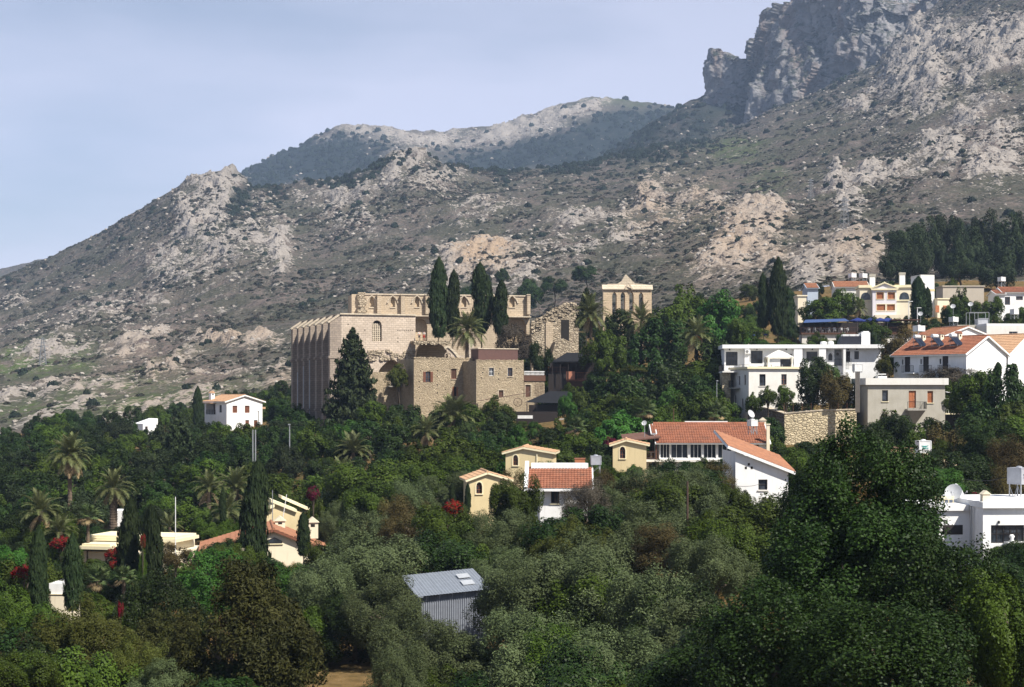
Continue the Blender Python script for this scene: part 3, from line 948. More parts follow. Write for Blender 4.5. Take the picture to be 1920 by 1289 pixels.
    def walls(self, mat, top, axis='y', zb=-4.0, cap=True, name='wall'):
        """top: height, or profile [(s, z) ...] across the axis the house is extruded along"""
        if not isinstance(top, (list, tuple)):
            top = [(0, top), (self.w if axis == 'y' else self.d, top)]
        zmin = min(z for _, z in top)
        mb = MB()
        if axis == 'y':
            L = self.w
            self.panel(mb, 'F', zb, zmin, top)
            self.panel(mb, 'K', zb, zmin, [(L - s, z) for s, z in reversed(top)])
            self.panel(mb, 'L', zb, top[0][1]); self.panel(mb, 'R', zb, top[-1][1])
            if cap:
                for (a, b) in zip(top[:-1], top[1:]):
                    mb.poly([(a[0], 0, a[1]), (b[0], 0, b[1]), (b[0], self.d, b[1]), (a[0], self.d, a[1])])
        else:
            L = self.d
            self.panel(mb, 'R', zb, zmin, top)
            self.panel(mb, 'L', zb, zmin, [(L - s, z) for s, z in reversed(top)])
            self.panel(mb, 'F', zb, top[0][1]); self.panel(mb, 'K', zb, top[-1][1])
            if cap:
                for (a, b) in zip(top[:-1], top[1:]):
                    mb.poly([(0, a[0], a[1]), (self.w, a[0], a[1]), (self.w, b[0], b[1]), (0, b[0], b[1])])
        self.top = top; self.axis = axis
        return mb.build(name, mat, self.root)
    def roof(self, mat, fascia, oe=0.35, og=0.3, th=0.16, name='roof', gap=0.004, top=None, axis=None, x0=None, x1=None, ridge=True, sp=0.27):
        """tiled slabs over each segment of the top profile"""
        top = top or self.top; axis = axis or self.axis
        tb, fb_ = MB(), MB()
        a0 = (0 if x0 is None else x0) - og
        a1 = ((self.d if axis == 'y' else self.w) if x1 is None else x1) + og
        M = (lambda s, a, z: Vector((s, a, z))) if axis == 'y' else (lambda s, a, z: Vector((a, s, z)))
        n = len(top) - 1; ridges = []
        for i in range(n):
            (s0, z0), (s1, z1) = top[i], top[i + 1]
            dl = Vector((s1 - s0, z1 - z0)); u = dl.normalized()
            lo_start = z0 <= z1
            if i == 0: s0, z0 = s0 - u.x * oe, z0 - u.y * oe
            if i == n - 1: s1, z1 = s1 + u.x * oe, z1 + u.y * oe
            nz = Vector((-u.y, u.x)) * th
            g = Vector((-u.y, u.x)) * gap
            q = [(s0 + g.x, z0 + g.y), (s1 + g.x, z1 + g.y), (s1 + g.x + nz.x, z1 + g.y + nz.y), (s0 + g.x + nz.x, z0 + g.y + nz.y)]
            fb_.prism([M(s, a0, z) for s, z in q], M(0, a1 - a0, 0))
            e, r = ((q[3], q[2]) if lo_start else (q[2], q[3]))
            in0, in1 = a0 + 0.12, a1 - 0.12
            A, B_, C_, D_ = M(e[0], in0, e[1]), M(e[0], in1, e[1]), M(r[0], in1, r[1]), M(r[0], in0, r[1])
            if (B_ - A).cross(D_ - A).z < 0: A, B_, C_, D_ = B_, A, D_, C_
            tiles(tb, A, B_, C_, D_, sp=sp)
            ridges.append((r, in0, in1))
        ro = tb.build(name, mat, self.root)
        fb_.build('fascia', fascia, ro)
        if ridge and n >= 2:
            apex = max(top, key=lambda q: q[1])
            rb = MB(); rb.bar(M(apex[0], a0 + .1, apex[1] + th + .05), M(apex[0], a1 - .1, apex[1] + th + .05), 0.14, 8)
            rb.build('ridge_cap', mat, ro)
        return ro
    def parapet(self, mat, z, h=0.45, t=0.22, over=0.0, name='parapet'):
        w, d = self.w, self.d; mb = MB(); o = over
        mb.box(-o, -o, z + .003, w + o, t, z + h); mb.box(-o, d - t, z + .003, w + o, d + o, z + h)
        mb.box(-o, t, z + .003, t, d - t, z + h); mb.box(w - t, t, z + .003, w + o, d - t, z + h)
        return mb.build(name, mat, self.root)
    def flat_roof(self, mat, z, th=0.2, over=0.2, name='roof'):
        return self.box(name, mat, -over, -over, z + .004, self.w + over, self.d + over, z + th)
    def railing(self, x0, y0, x1, y1, z, h=0.95, step=0.16, mat=None, name='railing', parent=None):
        mb = MB(); a = Vector((x0, y0, z)); b = Vector((x1, y1, z)); L = (b - a).length
        up = Vector((0, 0, h))
        mb.bar(a + up, b + up, 0.03, 4); mb.bar(a + up * .12, b + up * .12, 0.02, 4)
        n = max(2, int(L / step))
        for i in range(n + 1):
            p = a.lerp(b, i / n); mb.bar(p, p + up, 0.014 if i % 6 else 0.03, 4)
        return mb.build(name, mat or IRON, parent or self.root)
    def clear(self, x0, y0, x1, y1):
        CLEAR.append((x0, y0, x1, y1, self.D + max(0, self.s) * self.w * .8)); return self

def _3(p): return (p[0], 0, p[1])

# ================================================================== THE ABBEY
YAW = 20.0
# ---- refectory: long buttressed hall, end wall in the sun
R = Bld('refectory_hall', 'tall buttressed gothic stone hall with pierced window in its sunny end wall', 'abbey hall', 640, 800, 270, YAW)
L_H = 30.0
R.size(R.x(779), L_H)
ZT = R.z(590)
wx = lambda p: R.x(p)
R.win('F', wx(698), wx(716), R.z(640, wx(707)), R.z(601, wx(707)), rise=0.9, fill='lattice', frame=ST_CAP, depth=0.35, t=0.6, name='window')
ax0, ax1 = wx(706), wx(764)
R.win('F', ax0, ax1, R.z(790, wx(735)), R.z(672, wx(735)), rise=3.2, pointed=True, fill='void', t=2.2)
R.walls(ST_PINK, ZT, zb=-6)
mb = MB(); mb.box(ax0 - .3, 2.2, -6, ax1 + .3, 2.5, R.z(665, wx(735))); mb.build('blind_panel', ST_WARM, R.root)
# rough broken masonry above the lower arch
mb = MB(); rnd = random.Random(4)
for i in range(90):
    s = rnd.uniform(wx(690), wx(776)); zz = R.z(rnd.uniform(658, 676), s)
    if zz > R.z(671 - 8 * (1 - abs((s - wx(735)) / 3.5)), s) - 0.2 and abs(s - wx(735)) < 2.3 and zz < R.z(676, s): continue
    a, b, c = rnd.uniform(.12, .4), rnd.uniform(.1, .3), rnd.uniform(.1, .25)
    mb.box(s - a, -b, zz - c, s + a, 0.1, zz + c)
o = mb.build('broken_masonry', ST_RUIN, R.root); o['kind'] = 'stuff'
# putlog holes: dark plates carry the shade inside as colour
hole_m = paint('hole_shade', (0.02, 0.017, 0.014), 1.0)
for i in range(8):
    s = wx(746 + i * 3.9)
    R.bar('putlog_hole_shade', hole_m, 'F', s - .09, s + .09, -0.012, .02, R.z(620.5, s), R.z(619, s))
for (hx, hy) in ((746, 634), (746, 641), (684, 619), (653, 608)):
    s = wx(hx); R.bar('putlog_hole_shade', hole_m, 'F', s - .12, s + .12, -0.012, .02, R.z(hy + 1, s), R.z(hy - .5, s))
# coping and buttresses
mb = MB(); mb.box(-.25, -.25, ZT + .003, R.w + .05, 0.6, ZT + .22); mb.box(-.25, .6, ZT + .003, .6, L_H, ZT + .22); mb.build('coping', ST_CAP, R.root)
NB = 7; bt = 1.3; bp = 1.95
zc = ZT - 1.35
bm = MB()
bm.prism([(0.05, 0, -6), (0.05, 0, ZT - .1), (-bp, 0, zc), (-bp, 0, -6)], (0, bt, 0))
ST_BUT = ashlar('shade_dark_ashlar', (0.37, 0.305, 0.245), (0.30, 0.25, 0.205), (0.17, 0.14, 0.115), stain=0.8)  # darker ashlar: shade on the buttresses is put into the stone colour
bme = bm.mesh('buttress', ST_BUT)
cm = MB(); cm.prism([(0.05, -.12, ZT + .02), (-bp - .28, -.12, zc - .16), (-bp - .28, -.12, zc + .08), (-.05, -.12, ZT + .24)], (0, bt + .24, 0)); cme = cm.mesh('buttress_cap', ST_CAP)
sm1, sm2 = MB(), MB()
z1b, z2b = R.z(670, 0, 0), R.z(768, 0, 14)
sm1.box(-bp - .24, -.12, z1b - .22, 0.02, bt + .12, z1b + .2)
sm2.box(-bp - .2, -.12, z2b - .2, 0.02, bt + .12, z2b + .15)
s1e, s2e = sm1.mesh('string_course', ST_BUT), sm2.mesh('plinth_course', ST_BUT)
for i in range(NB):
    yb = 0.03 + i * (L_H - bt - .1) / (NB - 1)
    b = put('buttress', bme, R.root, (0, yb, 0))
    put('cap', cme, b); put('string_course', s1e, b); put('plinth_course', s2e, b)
    if i in (5, 3, 4):   # drain pipe
        MB().bar((-bp - .1, .2, zc - 3 - i), (-bp - .1, .2, -6), 0.09, 6).build('drain_pipe', STEEL, b)
R.clear(545, 585, 640, 790).clear(640, 588, 778, 650)

# ---- upper church wall with blind gothic windows
C = Bld('church_wall', 'long ruined church wall with pointed blind windows above the stone hall', 'abbey wall', 672, 640, 298, YAW * 0.55)
C.size(C.x(993), 1.6)
zt = C.z(553)
for (px, w) in ((697, 8), (736.5, 8), (782, 8), (870, 9), (960, 10)):
    a, b = C.x(px - w / 2), C.x(px + w / 2); m_ = (a + b) / 2
    C.win('F', a, b, C.z(576, m_), C.z(557, m_), rise=0.7, pointed=True, fill='void', t=0.5)
    C.bar('blind_window', ST_WARM, 'F', a, b, .5, .6, C.z(577, m_), C.z(556, m_))
    mb = MB(); fr = C.frame('F')
    A1 = arch_pts(a - .75, b + .75, C.z(553.5, m_), 1.5, True); B1 = arch_pts(a - .5, b + .5, C.z(555.3, m_), 1.4, True)
    for i in range(len(A1) - 1):
        mb.prism([(A1[i][0], -.2, A1[i][1]), (A1[i + 1][0], -.2, A1[i + 1][1]), (B1[i + 1][0], -.2, B1[i + 1][1]), (B1[i][0], -.2, B1[i][1])], (0, .22, 0))
    mb.build('hood_mould', ST_CAP, C.root)
    C.bar('sill', ST_CAP, 'F', a - .12, b + .12, -.12, .1, C.z(578, m_), C.z(576.3, m_))
for (p0, p1) in ((770, 801), (951, 987)):
    a, b = C.x(p0), C.x(p1); m_ = (a + b) / 2
    C.win('F', a, b, C.z(641, m_), C.z(597.5, m_), rise=1.35, fill='void', t=1.0)
    C.bar('blind_arch', ST_WARM, 'F', a, b, 1.0, 1.1, C.z(642, m_), C.z(596, m_))
C.walls(ST_ASH, zt, zb=-3)
for px in (706.5, 751, 797, 838, 917, 987):
    a, b = C.x(px - (0 if px < 990 else 3)), C.x(px + 7.5); m_ = (a + b) / 2
    C.bar('pilaster', ST_ASH, 'F', a, min(b, C.w), -.85, .02, C.z(590, m_), C.z(554.5, m_))
    C.bar('pilaster_cap', ST_CAP, 'F', a - .1, min(b + .1, C.w), -.95, .05, C.z(554.4, m_), C.z(552.6, m_))
C.bar('string_course', ST_CAP, 'F', -.1, C.w + .1, -.95, .02, C.z(593, 0), C.z(591, 0))
C.bar('coping', ST_CAP, 'F', C.x(684), C.w + .1, -.15, 1.7, zt + .003, zt + .25)
mb = MB(); mb.box(-1.2, .4, -3, 0.3, 7.5, C.z(552, 0)); mb.build('end_wall', ST_ASH, C.root)
mb = MB(); rnd = random.Random(8)
for i in range(26):
    zz = C.z(rnd.uniform(553, 592), 0); mb.box(rnd.uniform(-.2, .4), -rnd.uniform(.1, .5), zz, rnd.uniform(.8, 1.6), .1, zz + rnd.uniform(.25, .6))
o = mb.build('broken_edge', ST_RUIN, C.root); o['kind'] = 'stuff'
C.clear(655, 548, 800, 592).clear(950, 552, 995, 625)

# ---- walkway on the vault with ruined half vault below
V = Bld('ruined_vault', 'broken stone vault with a gothic tracery arch behind the shuttered stone house', 'ruin', 776, 676, 272, YAW)
V.size(V.x(868), 7, foot=False)
x0, x1 = V.x(776), V.x(845)
za, zb_ = V.z(639.5, x0), V.z(644, x0)
mb = MB(); rnd = random.Random(2)
n = 26
mb.box(x0, 0.3, zb_, x1 + .1, 6.5, za)
for i in range(n):
    s = x0 + (x1 - x0) * i / n
    mb.box(s, -rnd.uniform(0, .25), zb_ - rnd.uniform(-.1, .28), s + (x1 - x0) / n * .97, .4, za + rnd.uniform(-.05, .12))
mb.build('broken_slab', ST_RUIN, V.root)
# concave shell
ga, gb = 26, 14
vs, fs = [], []
cx_, rx_, rz_ = V.x(806), V.x(806) - V.x(781), zb_ + 0.3
for j in range(gb + 1):
    el = math.pi / 2 * j / gb
    for i in range(ga + 1):
        th_ = math.pi * i / ga
        r = math.cos(el) ** 0.8
        vs.append((cx_ + math.cos(th_) * r * (rx_ if math.cos(th_) < 0 else rx_ * 1.45), 0.35 + 4.5 * math.sin(th_) * r, rz_ * math.sin(el) ** 0.9))
for j in range(gb):
    for i in range(ga):
        a = j * (ga + 1) + i; fs.append((a, a + ga + 1, a + ga + 2, a + 1))
mbv = MB(); mbv.v = vs; mbv.f = fs; mbv.build('vault_shell', ST_ASH, V.root, smooth=True)
# tracery arch fragment
xa, xb = V.x(820), V.x(864); mid = V.x(838)
mb = MB(); A1 = arch_pts(2 * mid - xb, xb, V.z(648, mid), V.z(648, mid) + .3, True, 16); B1 = arch_pts(2 * mid - xb + .55, xb - .55, V.z(652, mid), V.z(652, mid) + .3, True, 16)
for i in range(0, 10):
    mb.prism([(A1[i][0], -.5, A1[i][1]), (A1[i + 1][0], -.5, A1[i + 1][1]), (B1[i + 1][0], -.5, B1[i + 1][1]), (B1[i][0], -.5, B1[i][1])], (0, .5, 0))
mb.build('arch_rib', ST_CAP, V.root)
mb = MB(); B2 = [q for q in B1[0:10]]
cxr, czr, rr_ = V.x(839), V.z(668, mid), 0.55
for i in range(len(B2) - 1):      # plate between arch and rose
    f = lambda q: (cxr + (q[0] - cxr) * rr_ / max(.01, math.hypot(q[0] - cxr, q[1] - czr)), czr + (q[1] - czr) * rr_ / max(.01, math.hypot(q[0] - cxr, q[1] - czr)))
    a, b = B2[i], B2[i + 1]; c, d = f(b), f(a)
    mb.prism([(a[0], -.3, a[1]), (b[0], -.3, b[1]), (c[0], -.3, c[1]), (d[0], -.3, d[1])], (0, .2, 0))
for k in range(4):
    t0 = k * math.pi / 2 + .78
    c = (cxr + math.cos(t0) * .26, czr + math.sin(t0) * .26)
    pts = [(c[0] + .25 * math.cos(t0 + q), -.22, c[1] + .25 * math.sin(t0 + q)) for q in np.linspace(-2.1, 2.1, 9)]
    mb.tube(pts, [.05] * 9, 4)
pts = [(cxr + rr_ * math.cos(q), -.2, czr + rr_ * math.sin(q)) for q in np.linspace(0, 2 * math.pi, 21)]
mb.tube(pts, [.07] * 21, 4)
mb.build('rose_tracery', ST_PINK, V.root)
mb = MB(); mb.box(V.x(858), -.4, -.5, V.x(869), 1.5, V.z(667, V.x(860))); mb.box(V.x(876), -.4, -.5, V.x(888), 1.2, V.z(625, V.x(880))); mb.build('pier', ST_PINK, V.root)
mb = MB(); A1 = arch_pts(V.x(882), V.x(912), V.z(650, V.x(890)), V.z(650, V.x(890)), True, 12)
for i in range(5, 12):
    a, b = A1[i], A1[i + 1] if i + 1 < len(A1) else A1[i]
    if a != b: mb.prism([(a[0], -.4, a[1]), (b[0], -.4, b[1]), (b[0] + .3, -.4, b[1] - .5), (a[0] + .3, -.4, a[1] - .5)], (0, .6, 0))
mb.build('springer', ST_CAP, V.root)
V.clear(776, 636, 866, 674)

# ---- two-block stone house in front
H = Bld('stone_monastery_house', 'rubble stone house with brown shutters in front of the abbey ruins', 'house', 776, 800, 256, YAW)
wl_ = H.x(886)
H.size(wl_, 9)
zt = H.z(673, 3)
def hw(b, px0, px1, py0, py1, **k):
    a, c = b.x(px0), b.x(px1); m_ = (a + c) / 2
    return b.win('F', a, c, b.z(py1, m_), b.z(py0, m_), **k)
hw(H, 798, 807, 697, 717, frame=W_BROWN, cols=2, rows=3, shut=W_RED)
hw(H, 846, 856, 692, 711, frame=W_RED, fill='shutter', shut=W_BROWN, lintel=ST_RUB, sill=ST_CAP)
hw(H, 851, 856, 726, 743, frame=W_BROWN, shut=W_ORANGE, lintel=ST_RUB, cols=2)
H.walls(ST_RUB, zt, zb=-4)
mb = MB(); rnd = random.Random(5); n = 30
for i in range(n):
    s = H.w * i / n; mb.box(s, -.06, zt + .002, s + H.w / n * .97, .5, zt + rnd.uniform(.12, .3))
mb.build('parapet', ST_RUB, H.root)
for (hx, hy) in ((786, 716), (786, 726), (787, 747), (787, 762), (787, 774), (820, 695), (820, 706), (820, 722), (820, 737), (833, 697), (789, 696), (835, 730), (786, 784)):
    s = H.x(hx); H.bar('putlog_hole_shade', hole_m, 'F', s - .09, s + .09, -0.012, .02, H.z(hy + 1, s), H.z(hy - 1, s))
# shaded side: lower wing with balcony
sb = MB(); sb.box(-5.2, 7.4, -4, -0.01, 12, H.z(697, 0)); sb.build('side_wing', ST_RUB, H.root)
zb2 = H.z(724, -2, 7); bal = H.box('balcony', CONC, -2.4, 6.4, zb2 - .15, -.02, 7.38, zb2)
H.railing(-2.4, 6.4, -.05, 6.4, zb2, 1.0, 0.14, parent=bal)
H.box('balcony_door', W_BLACK, -1.7, 7.36, zb2 + .01, -.9, 7.42, zb2 + 1.9)
H.clear(760, 670, 888, 745)

G = Bld('stone_annex_house', 'square rubble stone block with two upper windows beside the shuttered stone house', 'house', 893, 775, 252.5, YAW)
G.size(G.x(982), 8.5)
zt = G.z(677, 3)
hw(G, 917, 926, 690, 705, frame=W_WHITE, cols=2, rows=2, surround=ST_CAP)
hw(G, 952, 961, 690, 706, frame=W_BROWN, cols=2, rows=2, surround=ST_CAP, sill=ST_CAP)
hw(G, 935, 944, 732, 745, fill='door', frame=W_BROWN, surround=ST_CAP, name='hatch_door')
G.walls(ST_RUB, zt, zb=-5)
mb = MB(); rnd = random.Random(6); n = 26
for i in range(n):
    s = G.w * i / n; mb.box(s, -.05, zt + .002, s + G.w / n * .97, .5, zt + rnd.uniform(.08, .22))
mb.build('parapet', ST_RUB, G.root)
for (hx, hy) in ((907, 692), (905, 699), (903, 709), (935, 711), (937, 692), (968, 692), (966, 711), (935, 701)):
    s = G.x(hx); G.bar('putlog_hole_shade', hole_m, 'F', s - .09, s + .09, -0.012, .02, G.z(hy + 1, s), G.z(hy - 1, s))
xr = G.x(897, 4.5); G.box('roof_shed', paint('brown_roof_sheet', (0.11, 0.055, 0.045), 0.7), xr, 4.5, zt + .01, G.x(971, 4.5), 8.2, zt + 1.95)
G.box('roof_shed_edge', ST_CAP, xr - .1, 4.4, zt + 1.955, G.x(972, 4.5), 8.3, zt + 2.1)
G.clear(893, 655, 982, 742)

# ---- low terrace building to the right of it
E = Bld('terrace_stone_store', 'low stone store with brown door and white balustrade beside the square stone block', 'store', 983, 748, 256, YAW)
E.size(E.x(1021), 5)
zt = E.z(715, 1)
hw(E, 985, 995, 722, 745, fill='door', frame=W_BROWN, surround=ST_CAP)
E.walls(ST_RUB, zt, zb=-4)
E.box('fascia_board', W_BROWN, -.1, -.15, zt + .003, E.w + .1, 5, zt + .9)
mb = MB()
for i in range(16):
    s = .1 + (E.w - .2) * i / 15; mb.lathe([(.05, 0), (.09, .15), (.04, .3), (.07, .45), (.05, .55)], 6, (s, .1, zt + .92))
mb.box(0, 0, zt + 1.47, E.w, .2, zt + 1.58); mb.build('balustrade', W_WHITE, E.root)
mb = MB()
for i in range(6):
    s = E.x(1003 + i * 3); mb.bar((s, -.12, E.z(744, s)), (s + .15, -.12, E.z(718, s)), .02, 4)
for i in range(4):
    z_ = E.z(724 + i * 6, 2); mb.bar((E.x(1002), -.13, z_), (E.x(1019), -.13, z_ + .1), .02, 4)
mb.build('trellis', W_BROWN, E.root)
E.clear(983, 700, 1021, 740)

# ---- ruined sloping wall and gable wall further right
S = Bld('ruined_sloping_wall', 'broken sloping stone wall between the church wall and the date palm', 'ruin', 997, 655, 300, 8)
S.size(S.x(1085), 2.0, foot=False)
pr = [(997, 612), (1000, 604), (1008, 598), (1018, 592), (1030, 584), (1040, 578), (1052, 573), (1062, 570), (1072, 568), (1082, 574), (1085, 585)]
rnd = random.Random(12); prof = [(S.x(a), S.z(b, S.x(a)) + rnd.uniform(-.15, .15)) for a, b in pr]
pts = [(0, 0, -4), (S.w, 0, -4)] + [(s, 0, z) for s, z in reversed(prof)]
MB().prism(pts, (0, 2.0, 0)).build('wall', ST_RUIN, S.root)
mb = MB()
for i in range(120):
    k = rnd.randrange(len(prof) - 1); t = rnd.random()
    s = prof[k][0] + (prof[k + 1][0] - prof[k][0]) * t; zz = prof[k][1] + (prof[k + 1][1] - prof[k][1]) * t - rnd.random() ** 2 * 2.2
    a = rnd.uniform(.12, .4); mb.box(s - a, -rnd.uniform(.05, .3), zz - a * .5, s + a, .3, zz + a * .6)
o = mb.build('broken_masonry', ST_RUIN, S.root); o['kind'] = 'stuff'
S.box('ashlar_block', ST_ASH, S.x(1023), -.25, -2, S.x(1036), .02, S.z(606, S.x(1030)))  # ashlar block standing slightly proud of the broken wall
S.box('doorway_shade', hole_m, S.x(1052), -.05, -1, S.x(1067), .03, S.z(600, S.x(1060)))  # flat dark plate, the shade of the opening painted on
mb = MB(); mb.prism([(S.x(1012), -3.5, -4), (S.x(1068), -3.5, -4), (S.x(1066), -3.5, S.z(644, 5)), (S.x(1050), -3.5, S.z(636, 5)), (S.x(1036), -3.5, S.z(642, 5)), (S.x(1030), -3.5, S.z(664, 5))], (0, 3.2, 0)); mb.build('fallen_wall', ST_RUIN, S.root)
S.clear(997, 570, 1066, 640)

B = Bld('gabled_lancet_ruin', 'roofless stone gable wall with tall pointed lancet openings on the slope', 'ruin', 1131, 620, 312, 4)
B.size(B.x(1222), 1.5)
zt = B.z(543)
for (p, py0) in ((1152, 547), (1168, 547), (1184, 546.5), (1202, 547.5)):
    a, b = B.x(p - 4.2), B.x(p + 4.2)
    B.win('F', a, b, B.z(588), B.z(py0), rise=.75, pointed=True, fill='void', t=1.5)
    B.ops['K'].append((B.w - b, B.w - a, B.z(588), B.z(py0), .75, True, .02))
B.walls(ST_WARM, zt, zb=-3, cap=False)
mb = MB(); prf = [(-.25, zt), (B.w + .25, zt), (B.w - .05, B.z(534.5)), (B.x(1196), B.z(531.5)), (B.x(1191), B.z(531.5)), (B.x(1175), B.z(515)), (B.x(1173), B.z(515)), (B.x(1166), B.z(527)), (B.x(1158), B.z(532)), (B.x(1141), B.z(532)), (B.x(1135), B.z(537))]
mb.prism([(s, .35, z + .003) for s, z in prf], (0, 1.0, 0)); mb.build('gable', ST_CAP, B.root)
mb = MB(); mb.prism([(-.2, -.35, zt + .004), (B.w + .2, -.35, zt + .004), (B.w + .2, .35, B.z(534)), (-.2, .35, B.z(534))], (0, .02, .0)); mb.build('weathering_slope', ST_CAP, B.root)
mb = MB()
for (a, b) in (((1171, 543), (1177.5, 531)), ((1177.5, 531), (1185, 543))):
    mb.bar((B.x(a[0]), -.45, B.z(a[1])), (B.x(b[0]), -.45, B.z(b[1])), .2, 4)
mb.build('gablet_mould', ST_CAP, B.root)
for hx in (1160, 1176, 1194, 1217):
    s = B.x(hx); B.bar('putlog_hole_shade', hole_m, 'F', s - .1, s + .1, -.012, .02, B.z(547), B.z(545.5))
B.clear(1131, 515, 1222, 588)

# ================================================================== VILLAGE HOUSES
def tank(px, py, D, w, h, label, mat=GREYPL, legs=1.2, mark=None, yaw=25, group=None, name='water_tank', round_=False):
    """water tank on a steel stand; (px, py) = middle of the tank's underside"""
    t = thing(name, label, 'water tank', P(px, py, D) - Vector((0, 0, legs)), math.radians(yaw), group)
    mb = MB()
    if round_:
        mb.lathe([(w * .46, 0), (w * .5, h * .06), (w * .5, h * .9), (w * .42, h), (w * .12, h * 1.03)], 18, (0, 0, legs))
    else:
        b = .03; x = w / 2
        mb.box(-x, -x, legs, x, x, legs + h)
        for z in (legs + .02, legs + h - .06):
            mb.box(-x - b, -x - b, z, x + b, x + b, z + .04)
        for (sx, sy) in ((-1, -1), (1, -1), (1, 1), (-1, 1)):
            mb.box(sx * x - b, sy * x - b, legs + .06, sx * x + b, sy * x + b, legs + h - .06)
    body = mb.build('tank', mat, t, smooth=round_)
    sb = MB()
    for (sx, sy) in ((-1, -1), (1, -1), (1, 1), (-1, 1)):
        sb.bar((sx * w * .42, sy * w * .42, 0), (sx * w * .42, sy * w * .42, legs), .045, 4)
    for s in (-1, 1):
        sb.bar((-w * .42, s * w * .42, .1), (w * .42, s * w * .42, legs - .1), .02, 4)
        sb.bar((s * w * .42, -w * .42, .1), (s * w * .42, w * .42, legs - .1), .02, 4)
    sb.build('stand', STEEL, t)
    lb = MB(); lb.lathe([(.22, 0), (.22, .08), (.05, .12)], 10, (0, 0, legs + h + .0)); lb.build('lid', mat, t)
    if mark is not None:
        mb = MB(); x = -w / 2 - .034
        # swoosh emblem over a line of lettering blocks
        pts = [(-.36, .62), (-.2, .52), (.1, .52), (.30, .64), (.1, .60), (-.2, .60)]
        mb.prism([(p * w, x, legs + q * h) for p, q in pts], (0, .003, 0))
        for i, wd in enumerate((.09, .07, .09, .05, .09)):
            a = (-.26 + i * .105) * w; mb.prism([(a, x, legs + h * .36), (a + wd * w, x, legs + h * .36), (a + wd * w, x, legs + h * .46), (a, x, legs + h * .46)], (0, .003, 0))
        mb.build('emblem', mark, body)
    return t

def dish(px, py, D, r, label, yaw=-25, post=0.8, group=None, mat=PLASTIC):
    t = thing('satellite_dish', label, 'satellite dish', P(px, py, D) - Vector((0, 0, post)), math.radians(yaw), group)
    MB().bar((0, 0.12, 0), (0, 0.12, post), .035, 6).build('mast', STEEL, t)
    mb = MB(); n = 18; prof = [(0.02, .0), (.35 * r, .03 * r), (.7 * r, .11 * r), (r, .24 * r)]
    mb.lathe(prof, n, cap=False)
    me = mb.mesh('reflector', paint('dish_grey', (.5, .51, .52), .5) if mat is PLASTIC else mat, True)
    put('reflector', me, t, (0, 0.05, post), (math.radians(62), 0, 0))
    MB().bar((0, -.05, post - r * .8), (0, -r * 1.0, post + .05), .015, 4).bar((0, -r * 1.0, post + .0), (0, -r * 1.0, post + .12), .05, 6).build('feed_arm', STEEL, t)
    return t

def chimney(b, x, y, z0, w, h, mat, capm=None, hole=True, parent=None, name='chimney'):
    mb = MB(); mb.box(x - w / 2, y - w / 2, z0, x + w / 2, y + w / 2, z0 + h)
    c = mb.build(name, mat, parent or b.root)
    mb = MB(); mb.prism([(x - w * .62, y - w * .62, z0 + h + .003), (x + w * .62, y - w * .62, z0 + h + .003), (x, y - w * .62, z0 + h + w * .5)], (0, w * 1.24, 0))
    mb.build('cowl', capm or mat, c)
    if hole:
        mb = MB(); mb.box(x - w * .2, y - w / 2 - .012, z0 + h * .72, x + w * .2, y - w / 2 + .02, z0 + h * .9); mb.build('vent_shade', hole_m, c)
    return c

def aircon(b, x, y, z, parent=None):
    mb = MB(); mb.box(x - .4, y - .3, z, x + .4, y, z + .6); o = mb.build('air_conditioner', PLASTIC, parent or b.root)
    mb = MB(); mb.bar((x - .1, y - .302, z + .3), (x - .1, y - .31, z + .3), .22, 14); mb.build('fan_grille', paint('grille_grey', (.2, .2, .2), .6), o)

def solar(px, py, D, w, label, yaw=0, group=None, n=2):
    """roof solar heater; (px, py) = base centre"""
    t = thing('solar_heater', label, 'solar heater', P(px, py, D), math.radians(yaw), group)
    for i in range(n):
        x0 = -w / 2 + w * i / n
        mb = MB(); mb.prism([(x0 + .03, -.5, .15), (x0 + w / n - .03, -.5, .15), (x0 + w / n - .03, .6, 1.25), (x0 + .03, .6, 1.25)], (0, .05, -.05)); mb.build('collector', SOLAR, t)
    mb = MB(); mb.bar((-w * .35, .75, 1.45), (w * .35, .75, 1.45), .27, 12); mb.build('boiler', PLASTIC, t)
    mb = MB()
    for s in (-1, 1):
        mb.bar((s * w * .4, .75, 0), (s * w * .4, .75, 1.3), .03, 4); mb.bar((s * w * .4, -.5, 0), (s * w * .4, -.5, .2), .03, 4)
        mb.bar((s * w * .4, -.5, .1), (s * w * .4, .75, .1), .025, 4)
    mb.build('frame', STEEL, t)
    return t

def chair(loc, yaw, label, group, mat=W_WHITE):
    t = thing('garden_chair', label, 'chair', loc, yaw, group)
    MB().box(-.24, -.22, .42, .24, .24, .47).build('seat', mat, t)
    MB().box(-.24, .22, .5, .24, .27, .95).build('backrest', mat, t)
    for sx in (-.21, .21):
        for sy in (-.19, .22):
            MB().bar((sx, sy, 0), (sx, sy, .42 if sy < 0 else .9), .025, 4).build('leg', mat, t)
    return t

def table(loc, label, group, r=.5, mat=W_WHITE):
    t = thing('garden_table', label, 'table', loc, 0, group)
    MB().lathe([(r, .70), (r, .74)], 14).build('tabletop', mat, t)
    MB().lathe([(.22, 0), (.2, .04), (.04, .08), (.04, .70)], 10).build('pedestal', mat, t)
    return t

